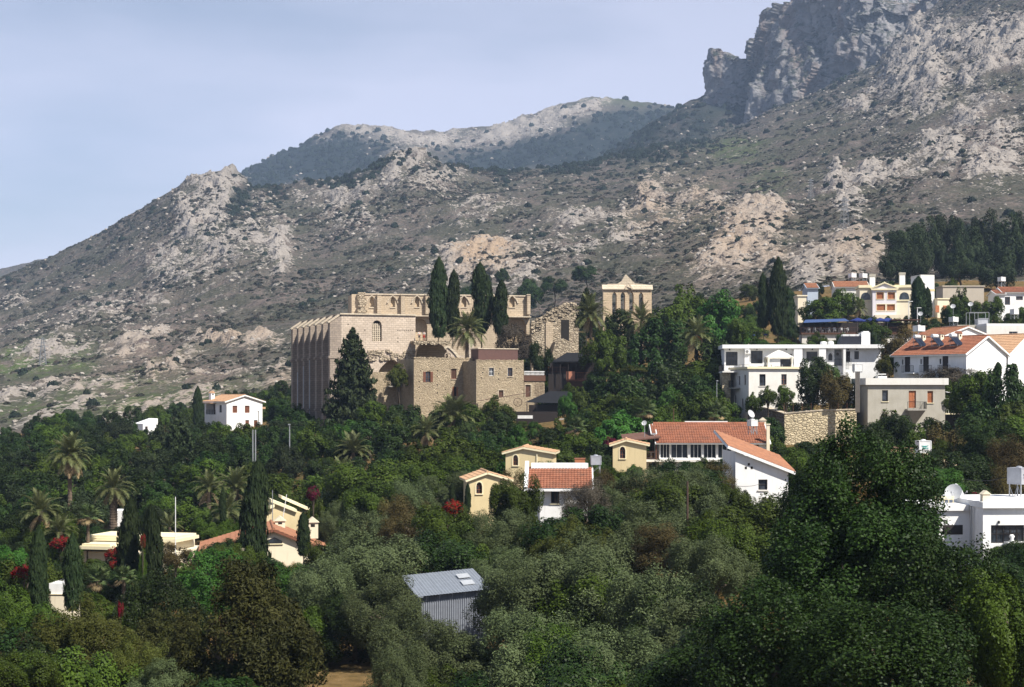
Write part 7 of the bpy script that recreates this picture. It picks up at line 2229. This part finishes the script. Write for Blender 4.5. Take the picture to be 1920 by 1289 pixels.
while D < 400:
    half = 1010 if D < 350 else 900
    stp = (3.6 if D < 130 else 4.2 if D < 240 else 5.5) * F / D
    px = 960 - half + fr.uniform(0, stp)
    while px < 960 + half:
        Dj = D + fr.uniform(-2.5, 2.5); X = (px - 960) * Dj / F; zg = ground_z(X, Dj)
        hm = fr.uniform(3.6, 6.4) if Dj < 260 else fr.uniform(2.5, 4.5)
        if Dj > 262 and px < 700: hm = fr.uniform(3.5, 6.0)
        if Dj > 340 and px > 620 and fr.random() < .5: px += stp; continue
        w_m = hm * fr.uniform(.85, 1.25)
        ok = not in_foot(X, Dj, w_m * .28)
        while ok and hm > .8:
            top = HY - F * (zg + hm) / Dj; wp = w_m * F / Dj
            bad = any(c[4] > Dj + .5 and px + wp * .5 > c[0] and px - wp * .5 < c[2] and top < c[3] and HY - F * zg / Dj > c[1] for c in CLEAR)
            if not bad: break
            hm *= .78; w_m = max(hm * 1.1, w_m * .85)
        else:
            ok = ok and hm > .8
        if ok and hm > .8:
            if Dj < 112: ks = ('olive', 'olive', 'mid', 'mid', 'dark') if 560 < px < 1330 else (('juniper', 'dark', 'mid', 'mid', 'dark') if px <= 560 else ('broad', 'dark', 'mid', 'dark', 'broad'))
            elif Dj < 160: ks = ('mid', 'olive', 'dark', 'brown', 'mid', 'olive', 'mid', 'dark') if px > 600 else ('dark', 'mid', 'dark', 'mid', 'dark')
            elif px < 560: ks = ('dark', 'mid', 'dark', 'mid', 'dark', 'pine')
            else: ks = ('dark', 'mid', 'dark', 'mid', 'dark', 'bright' if fr.random() < .3 else 'mid')
            if hm < 2 and Dj > 110: ks = ('mid', 'mid', 'dark', 'yellow')
            fill.append((fr.choice(ks), px, top, wp, hm * F / Dj * .92, Dj))
        px += stp * fr.uniform(.8, 1.25)
    D += 4.5 if D < 130 else 6.5 if D < 230 else 9.5
# keep only what shows past the nearer crowns
CELL = 6.0
grid = np.zeros((int(1400 / CELL), int(2120 / CELL)), bool)
gyy, gxx = np.mgrid[0:grid.shape[0], 0:grid.shape[1]]; gxx = gxx * CELL - 100; gyy = gyy * CELL + 0.0
allt = [(t[4], t[0], t[1], t[2], t[3], t[6], None) for t in TREES] + [(f[5], f[1], f[2], f[3], f[4], f[0], f) for f in fill]
kept = []
for (D, px, top, w, h, k, f) in sorted(allt, key=lambda q: q[0]):
    i0, i1 = int((px - w / 2 + 100) / CELL), int((px + w / 2 + 100) / CELL) + 1; j0, j1 = int(top / CELL), int((top + h) / CELL) + 1
    i0, i1, j0, j1 = max(0, i0), min(grid.shape[1], i1), max(0, j0), min(int(1295 / CELL), j1)
    if i0 >= i1 or j0 >= j1: continue
    sub = np.s_[j0:j1, i0:i1]
    wf = .8 if k == 'palm' else .92
    m = ((gxx[sub] + CELL / 2 - px) / (w / 2 * wf)) ** 2 + ((gyy[sub] + CELL / 2 - top - h / 2) / (h / 2)) ** 2 < 1
    new = m & ~grid[sub]
    if f is not None:
        if new.sum() < max(5, .16 * m.sum()): continue
        kept.append(f)
    if k not in ('palm', 'red', 'magenta'):
        mm = m.copy(); ext = np.zeros_like(grid); grid[sub] |= mm
        if f is not None or k not in ('cypress', 'pine', 'conifer'):     # below a crown its trunk and shade hide as well
            grid[j1:min(int(1295 / CELL), j1 + int(h / CELL * .35)), i0 + 1:i1 - 1] |= True
fill = kept
names = {}
for (k, px, top, w, h, D) in fill:
    cx, cy = px, top + h / 2
    l = min(LAND, key=lambda q: (q[0] - cx) ** 2 + (q[1] - cy) ** 2 * 1.4); dx, dy = cx - l[0], cy - l[1]
    rel = ('below' if dy > 0 else 'above') if abs(dy) > abs(dx) * .8 else ('right of' if dx > 0 else 'left of')
    size = 'small ' if D > 90 and h * D / F < 2.4 else ''
    names.setdefault('%s%s %s the %s' % (size, LOOK[k], rel, l[2]), []).append((k, px, top, w, h, D))
ORD = ['leftmost', 'second from left', 'third from left', 'fourth from left', 'fifth from left', 'sixth from left', 'seventh from left', 'eighth from left', 'ninth from left', 'tenth from left'] + [w_ + ' from left' for w_ in 'eleventh twelfth thirteenth fourteenth fifteenth sixteenth seventeenth eighteenth nineteenth twentieth'.split()]
for lab, lst in names.items():
    lst.sort(key=lambda q: q[1])
    for i, (k, px, top, w, h, D) in enumerate(lst):
        o_ = '' if len(lst) == 1 else ', ' + (ORD[i] if i < len(ORD) else ('rightmost' if i == len(lst) - 1 else 'number %d from left' % (i + 1)))
        tree(k, px, top, w, h, D, lab + o_, 'garden and grove trees')
print('fill trees', len(fill), 'all', len(TREES))

# ================================================================== SCRUB, ROCKS, DRY GRASS (scattered masses)
def scatter(name, label, pts, scl, rotz, var, protos, mat_over=None):
    me = bpy.data.meshes.new(name); n = len(pts)
    me.vertices.add(n); me.vertices.foreach_set('co', np.asarray(pts, np.float32).ravel())
    for k, a, ty in (('scl', scl, 'FLOAT_VECTOR'), ('rz', rotz, 'FLOAT'), ('vi', var, 'INT')):
        at = me.attributes.new(k, ty, 'POINT')
        if ty == 'FLOAT_VECTOR': at.data.foreach_set('vector', np.asarray(a, np.float32).ravel())
        else: at.data.foreach_set('value', np.asarray(a))
    o = put(name, me); tag(o, label, kind='stuff')
    ng = bpy.data.node_groups.new(name, 'GeometryNodeTree')
    ng.interface.new_socket('Geometry', in_out='INPUT', socket_type='NodeSocketGeometry'); ng.interface.new_socket('Geometry', in_out='OUTPUT', socket_type='NodeSocketGeometry')
    N, Lk = ng.nodes, ng.links
    gi, go = N.new('NodeGroupInput'), N.new('NodeGroupOutput')
    m2p = N.new('GeometryNodeMeshToPoints'); Lk.new(gi.outputs[0], m2p.inputs['Mesh'])
    join = N.new('GeometryNodeJoinGeometry')
    iop = N.new('GeometryNodeInstanceOnPoints'); Lk.new(m2p.outputs[0], iop.inputs['Points'])
    g2i = []
    for p in reversed(protos):
        oi = N.new('GeometryNodeObjectInfo'); oi.inputs['Object'].default_value = p; oi.inputs['As Instance'].default_value = True
        Lk.new(oi.outputs['Geometry'], join.inputs[0])
    Lk.new(join.outputs[0], iop.inputs['Instance'])
    iop.inputs['Pick Instance'].default_value = True
    def attr(nm, ty):
        a = N.new('GeometryNodeInputNamedAttribute'); a.data_type = ty; a.inputs['Name'].default_value = nm
        return a.outputs['Attribute']
    Lk.new(attr('vi', 'INT'), iop.inputs['Instance Index'])
    cx = N.new('ShaderNodeCombineXYZ'); Lk.new(attr('rz', 'FLOAT'), cx.inputs['Z'])
    Lk.new(cx.outputs[0], iop.inputs['Rotation']); Lk.new(attr('scl', 'FLOAT_VECTOR'), iop.inputs['Scale'])
    Lk.new(iop.outputs[0], go.inputs[0])
    md = o.modifiers.new('scatter', 'NODES'); md.node_group = ng
    return o
def proto(name, me):
    return bpy.data.objects.new(name, me)      # source shape, not placed in the scene itself
L_SCR = leaf_mat('scrub_leaves', (0.030, 0.034, 0.024), (0.058, 0.058, 0.042), None, 0.8, 0.1, 0.35)
L_SCR2 = leaf_mat('dry_scrub', (0.050, 0.042, 0.032), (0.078, 0.066, 0.050), None, 0.9, 0.05, 0.3)
L_WD = leaf_mat('woodland_leaves', (0.013, 0.021, 0.015), (0.030, 0.040, 0.026), None, 0.8, 0.1, 0.3)
L_GRS = leaf_mat('dry_grass_blades', (0.19, 0.12, 0.042), (0.27, 0.18, 0.07), None, 0.8, 0.1, 0.25)
def scrub_mesh(name, mat, seed, n=130, L=.30, W=.2):
    rng = np.random.default_rng(seed)
    d = unit(rng.normal(size=(n, 3))); d[:, 2] = np.abs(d[:, 2]); r = rng.uniform(.7, 1.0, (n, 1)) * (1 + .25 * vnoise(d[:, 0] * 2, d[:, 1] * 2, d[:, 2] * 2, seed)[:, None])
    p = d * r * np.array([1, 1, .8])
    return leaf_mesh(name, p, d, L, W, mat, rng, 1.2)
scr = [proto('scrub_source', scrub_mesh('scrub_source', m, s)) for m, s in ((L_SCR, 1), (L_SCR, 2), (L_SCR2, 3), (L_SCR, 4))]
wds = [proto('wood_source', scrub_mesh('wood_source', L_WD, s, 220, .24, .16)) for s in (5, 6)]
def rock_mesh(seed, mat):
    rng = np.random.default_rng(seed); bm = bmesh.new(); bmesh.ops.create_icosphere(bm, subdivisions=2, radius=1)
    co = np.array([v.co[:] for v in bm.verts]); k = 1 + .35 * fbm(co[:, 0] * 1.5 + seed, co[:, 1] * 1.5, co[:, 2] * 1.5, oct=3, seed=seed)
    q = np.round(co * 2.2 + rng.normal(size=3)) / 2.2
    co = (co * .55 + q * .45) * k[:, None]
    for v, c in zip(bm.verts, co): v.co = c
    me = bpy.data.meshes.new('rock_source'); bm.to_mesh(me); bm.free(); me.materials.append(mat); return me
rk_m, n_, l_, b_ = new_mat('limestone')
p_ = n_.new('ShaderNodeNewGeometry').outputs['Position']; oi_ = n_.new('ShaderNodeObjectInfo')
c_ = _mix(n_, l_, oi_.outputs['Random'], (0.38, 0.345, 0.305), (0.23, 0.20, 0.17)); c_ = _mix(n_, l_, _range(n_, l_, _noise(n_, l_, p_, .8, 4), .5, .7), c_, (0.13, 0.12, 0.11))
l_.new(c_, b_.inputs['Base Color']); b_.inputs['Roughness'].default_value = 1.0; b_.inputs['Specular IOR Level'].default_value = .05
rks = [proto('rock_source', rock_mesh(s, rk_m)) for s in (1, 2, 3, 4)]

rg = np.random.default_rng(31)
nrow, ncol = HV.shape[:2]
vis = (us > -260) & (us < 2180)
cols = np.where(vis)[0][:-1]
P3 = HV.reshape(-1, 3)
def pick(n, prob):
    """random spots on the hillside, chosen by cover"""
    r = rg.integers(0, nrow - 1, n * 3); c = rg.choice(cols, n * 3)
    a = rg.random((n * 3, 1)); b = rg.random((n * 3, 1))
    p = (HV[r, c] * (1 - a) + HV[r, c + 1] * a) * (1 - b) + (HV[r + 1, c] * (1 - a) + HV[r + 1, c + 1] * a) * b
    keep = rg.random(n * 3) < prob(r, c, p)
    return p[keep][:n], r[keep][:n], c[keep][:n]
def patch(p, L, seed): return fbm(p[:, 0] / L, p[:, 1] / L, oct=3, seed=seed)
pts, r, c = pick(34000, lambda r, c, p: np.clip(.38 + 1.9 * patch(p, 45, 61) - .5 * HM[0][r, c] - .3 * HM[1][r, c] + .4 * HM[2][r, c], .04, 1) * (p[:, 1] < 2500))
s = (.55 + 1.5 * rg.random(len(pts)) ** 2.6) * np.interp(pts[:, 1], [430, 900, 1600, 2600], [.75, 1.0, 1.25, 1.6])
scatter('hillside_scrub', 'low grey-green scrub dotted over the mountainside', pts - np.array([0, 0, .15]), np.stack([s, s, s * rg.uniform(.6, 1.0, len(s))], 1), rg.uniform(0, 6.28, len(s)), rg.integers(0, 4, len(s)), scr)
pts, r, c = pick(9000, lambda r, c, p: np.clip(HM[2][r, c] * 1.1 + .02, 0, 1))  # clumps also cover the slopes where cloud shade is painted dark
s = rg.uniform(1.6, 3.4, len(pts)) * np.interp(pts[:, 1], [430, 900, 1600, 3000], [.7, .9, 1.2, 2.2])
scatter('hillside_wood_shade', 'dark blue-green woodland on the far hillsides', pts, np.stack([s * .9, s * .9, s * 1.25], 1), rg.uniform(0, 6.28, len(s)), rg.integers(0, 2, len(s)), wds)  # woodland, partly standing in for cloud shade on the far slopes
pts, r, c = pick(18000, lambda r, c, p: np.clip(.06 + 1.2 * HM[0][r, c] + .35 * patch(p, 110, 65), .02, 1))
s = (.32 + 1.3 * rg.random(len(pts)) ** 3.5) * np.interp(pts[:, 1], [430, 900, 1600, 3000], [.6, .9, 1.3, 2.2])
scatter('hillside_rocks', 'pale limestone boulders strewn over the mountainside', pts, np.stack([s, s, s * .75], 1), rg.uniform(0, 6.28, len(s)), rg.integers(0, 4, len(s)), rks)
# dry grass on the open ground between the olives
def tuft(seed):
    rng = np.random.default_rng(seed); n = 26; a = rng.uniform(0, 6.28, n); ln = rng.uniform(.5, 1, n); r0 = rng.uniform(0, .25, n); tilt = rng.uniform(.05, .5, n)
    b = np.stack([np.cos(a) * r0, np.sin(a) * r0, 0 * a], 1); t = b + np.stack([np.cos(a) * tilt, np.sin(a) * tilt, ln], 1); w = np.stack([-np.sin(a), np.cos(a), 0 * a], 1) * .03
    v = np.stack([b - w, b + w, t + w * .2, t - w * .2], 1).reshape(-1, 3); me = np_mesh('grass_source', v, np.arange(n * 4).reshape(n, 4), L_GRS)
    at = me.attributes.new('tint', 'FLOAT', 'FACE'); at.data.foreach_set('value', rng.random(n).astype(np.float32)); return me
tfs = [proto('grass_source', tuft(s)) for s in (1, 2, 3)]
ng_ = 14000; gx = rg.uniform(-50, 50, ng_); gy = rg.uniform(62, 160, ng_); gz = ground_z(gx, gy)
ok = fbm(gx / 9, gy / 9, oct=3, seed=71) > -.15
gx, gy, gz = gx[ok], gy[ok], gz[ok]; s = rg.uniform(.3, .75, len(gx))
scatter('dry_grass', 'dry golden grass on the open ground between the trees', np.stack([gx, gy, gz], 1), np.stack([s, s, s], 1), rg.uniform(0, 6.28, len(s)), rg.integers(0, 3, len(s)), tfs)

# ================================================================== POLES, PYLONS, PEOPLE
def pole(px, py0, py1, D, r, mat, label, head=None, cat='pole', name='pole'):
    """from row py1 (top) down into the ground"""
    X = (px - 960) * D / F; zg = ground_z(X, D); zt = (HY - py1) * D / F
    t = thing(name, label, cat, (X, D, zg))
    MB().bar((0, 0, -.5), (0, 0, zt - zg), r, 8, r * .75).build('shaft', mat, t)
    h = zt - zg
    if head == 'flood':
        MB().bar((-.55, 0, h), (.55, 0, h), .05, 5).build('crossarm', mat, t)
        for x in (-.5, .5): MB().box(x - .22, -.25, h + .05, x + .22, .1, h + .4).build('floodlight', STEEL, t)
    if head == 'lamp':
        MB().box(-.12, -.7, h - .02, .12, .1, h + .12).build('lamp_head', STEEL, t)
    return t
pole(474, 0, 806, 208, .11, STEEL, 'left of the paired pale poles below the white shuttered house', name='utility_pole'); pole(479, 0, 806, 204, .11, STEEL, 'right of the paired pale poles below the white shuttered house', name='utility_pole')
pole(543, 0, 797, 214, .10, STEEL, 'pale lamp pole left of the buttress foot', 'lamp', 'lamp post', 'lamp_post'); pole(740, 0, 780, 238, .08, STEEL, 'floodlight pole in front of the dark stone recess', 'flood', 'lamp post', 'floodlight_pole')
pole(485, 0, 772, 300, .08, IRON, 'dark lamp pole at the corner of the white shuttered house', 'lamp', 'lamp post', 'lamp_post')
pole(1289, 0, 903, 118, .10, paint('red_brown_timber', (.07, .04, .028), .8), 'red-brown timber pole among the olive trees', name='utility_pole')
pole(329, 0, 932, 150, .05, W_WHITE, 'thin white pole left of the bushy palms', name='flag_pole'); pole(511, 0, 920, 158, .05, STEEL, 'grey antenna pole on the left above the stepped house', name='antenna_pole'); pole(520, 0, 926, 158, .05, W_WHITE, 'leaning white pole above the stepped house', name='antenna_pole').rotation_euler = (0, math.radians(9), 0)
pole(1344, 0, 715, 222, .07, STEEL, 'slim grey pole left of the yellow stone pier', 'lamp', 'lamp post', 'lamp_post'); pole(1263, 0, 766, 192, .07, W_BROWN, 'short dark pole above the restaurant roof', name='utility_pole')
pole(1717, 0, 830, 143, .05, STEEL, 'thin steel pipe left of the teal marked tank', name='pipe_pole')
def pylon(px, pyb, pyt, D, label):
    X = (px - 960) * D / F; zg = ground_z(X, D); h = (pyb - pyt) * D / F
    t = thing('lattice_pylon', label, 'pylon', (X, D, zg), .4, 'lattice pylons on the hillside')
    s0, s1, r = h * .13, h * .025, .11
    mb = MB(); cs = [(-1, -1), (1, -1), (1, 1), (-1, 1)]
    lev = [i / 8 for i in range(9)]; pt = lambda i, f: Vector((cs[i][0] * (s0 + (s1 - s0) * f), cs[i][1] * (s0 + (s1 - s0) * f), h * f))
    for i in range(4):
        mb.bar(pt(i, 0) - Vector((0, 0, 1.5)), pt(i, 1), r, 4)
        for a, b in zip(lev[:-1], lev[1:]):
            mb.bar(pt(i, a), pt((i + 1) % 4, b), r * .5, 3); mb.bar(pt((i + 1) % 4, a), pt(i, b), r * .5, 3)
    mb.build('tower', paint('dull_pylon_steel', (.20, .21, .22), .7), t)
    for f in (.68, .80, .92):
        w = h * .17; MB().bar((-w, 0, h * f), (w, 0, h * f), r * .8, 4).bar((-w, 0, h * f), (0, 0, h * f + h * .04), r * .5, 3).bar((w, 0, h * f), (0, 0, h * f + h * .04), r * .5, 3).build('crossarm', STEEL, t)
pylon(80, 668, 612, 760, 'faint lattice pylon at the left of the hillside'); pylon(1583, 440, 368, 700, 'lattice pylon on the rocks above the cypresses'); pylon(1520, 358, 320, 900, 'small lattice pylon higher on the slope'); pylon(770, 552, 505, 620, 'lattice pylon left of the abbey cypresses')

# tank wire and two visitors on the vault walkway
def wire(a, b, sag, label):
    t = bpy.data.objects.new('cable', None)
    pts = [a.lerp(b, i / 12) - Vector((0, 0, sag * 4 * (i / 12) * (1 - i / 12))) for i in range(13)]
    mb = MB(); mb.tube([p - a for p in pts], [.018] * 13, 4); o = mb.build('cable', IRON); o.location = a; tag(o, label, 'cable', None, 'thing')
wire(P(1806, 898, 120), P(1898, 890, 118), .3, 'thin cable running to the water tank at the right edge'); wire(P(1348, 902, 118), P(1425, 908, 144), .3, 'thin cable beside the white monopitch house')
def person(loc, yaw, label, shirt, legs, hair, arm):
    root = thing('person', label, 'person', loc, yaw)
    J = {'pel': (0, 0, .95, .13), 'sp': (0, 0, 1.15, .13), 'ch': (0, .01, 1.33, .15), 'nk': (0, 0, 1.50, .055), 'hd': (0, -.01, 1.60, .085), 'tp': (0, -.005, 1.70, .075),
         'lh': (-.09, 0, .90, .095), 'lk': (-.10, -.01, .50, .062), 'la': (-.10, .02, .09, .042), 'lf': (-.11, -.13, .04, .035),
         'rh': (.09, 0, .90, .095), 'rk': (.11, -.04, .50, .062), 'ra': (.11, .02, .09, .042), 'rf': (.12, -.13, .04, .035),
         'ls': (-.18, 0, 1.40, .06), 'le': (-.24, .02, 1.13, .043), 'lw': (-.22, -.10, .90, .03), 'lp': (-.21, -.13, .83, .035),
         'rs': (.18, 0, 1.40, .06), 're': (.26, -.02, 1.14, .043), 'rw': arm + (.03,), 'rp': (arm[0] - .03, arm[1] - .05, arm[2] - .03, .035)}
    E = [('pel', 'sp'), ('sp', 'ch'), ('ch', 'nk'), ('nk', 'hd'), ('hd', 'tp'), ('pel', 'lh'), ('lh', 'lk'), ('lk', 'la'), ('la', 'lf'), ('pel', 'rh'), ('rh', 'rk'), ('rk', 'ra'), ('ra', 'rf'), ('ch', 'ls'), ('ls', 'le'), ('le', 'lw'), ('lw', 'lp'), ('ch', 'rs'), ('rs', 're'), ('re', 'rw'), ('rw', 'rp')]
    def skin(name, keys, grow, mat):
        ks = [k for k in J if k in keys]; ix = {k: i for i, k in enumerate(ks)}
        me = bpy.data.meshes.new(name); me.from_pydata([J[k][:3] for k in ks], [(ix[a], ix[b]) for a, b in E if a in ix and b in ix], [])
        me.materials.append(mat); o = put(name, me, root); o.modifiers.new('skin', 'SKIN'); o.modifiers.new('sub', 'SUBSURF').render_levels = 1
        for i, k in enumerate(ks): me.skin_vertices[0].data[i].radius = (J[k][3] * grow, J[k][3] * grow); me.skin_vertices[0].data[i].use_root = (i == 0)
        return o
    skin('body', list(J), 1.0, paint('skin', (.48, .29, .20), .6))
    skin('shirt', ['sp', 'ch', 'ls', 'le', 'rs', 're'], 1.12, shirt); skin('trousers', ['pel', 'lh', 'lk', 'rh', 'rk'] + ([] if legs[1] else ['la', 'ra']), 1.13, legs[0])
    MB().lathe([(.05, -.02), (.095, .02), (.098, .09), (.07, .15), (.01, .17)], 10, (0, .015, 1.60)).build('hair', hair, root, True)
    return root
HAIR = paint('dark_hair', (.03, .02, .015), .6)
pv = V.world(V.x(786, 1.2), 1.2, za + .02); person(pv, .4, 'person in white top and dark trousers on the ruined vault walkway', paint('pale_shirt', (.7, .69, .66), .8), (paint('dark_trousers', (.04, .04, .05), .8), False), HAIR, (.20, -.20, 1.05))
pv = V.world(V.x(795, 1.4), 1.4, za + .02); person(pv, -.3, 'person in white top and red shorts on the ruined vault walkway', MATS['pale_shirt'], (paint('red_shorts', (.5, .05, .03), .8), True), HAIR, (.24, -.10, .92))
rl = thing('walkway_rail', 'low stone and wire rail along the vault walkway', 'rail', V.world(V.x(777), .4, za), V.yaw)
for i in range(7): MB().bar((i * .42, 0, 0), (i * .42, 0, .55), .03, 4).build('post', ST_CAP, rl)
MB().bar((0, 0, .5), (2.52, 0, .5), .025, 4).build('handrail', ST_CAP, rl)

# ------------------------------------------------------------------ haze
def make_haze(density):
    mb = MB(); mb.box(-4000, -1000, -62, 4000, 5300, 830)
    m = bpy.data.materials.new('air'); m.use_nodes = True
    n, l = m.node_tree.nodes, m.node_tree.links
    n.remove(n['Principled BSDF'])
    v = n.new('ShaderNodeVolumePrincipled')
    v.inputs['Color'].default_value = (0.52, 0.70, 1.0, 1)
    v.inputs['Density'].default_value = density
    v.inputs['Anisotropy'].default_value = 0.0
    l.new(v.outputs['Volume'], n['Material Output'].inputs['Volume'])
    tag(mb.build('haze', m), 'thin bluish haze over the whole valley', kind='stuff')
make_haze(0.000105)
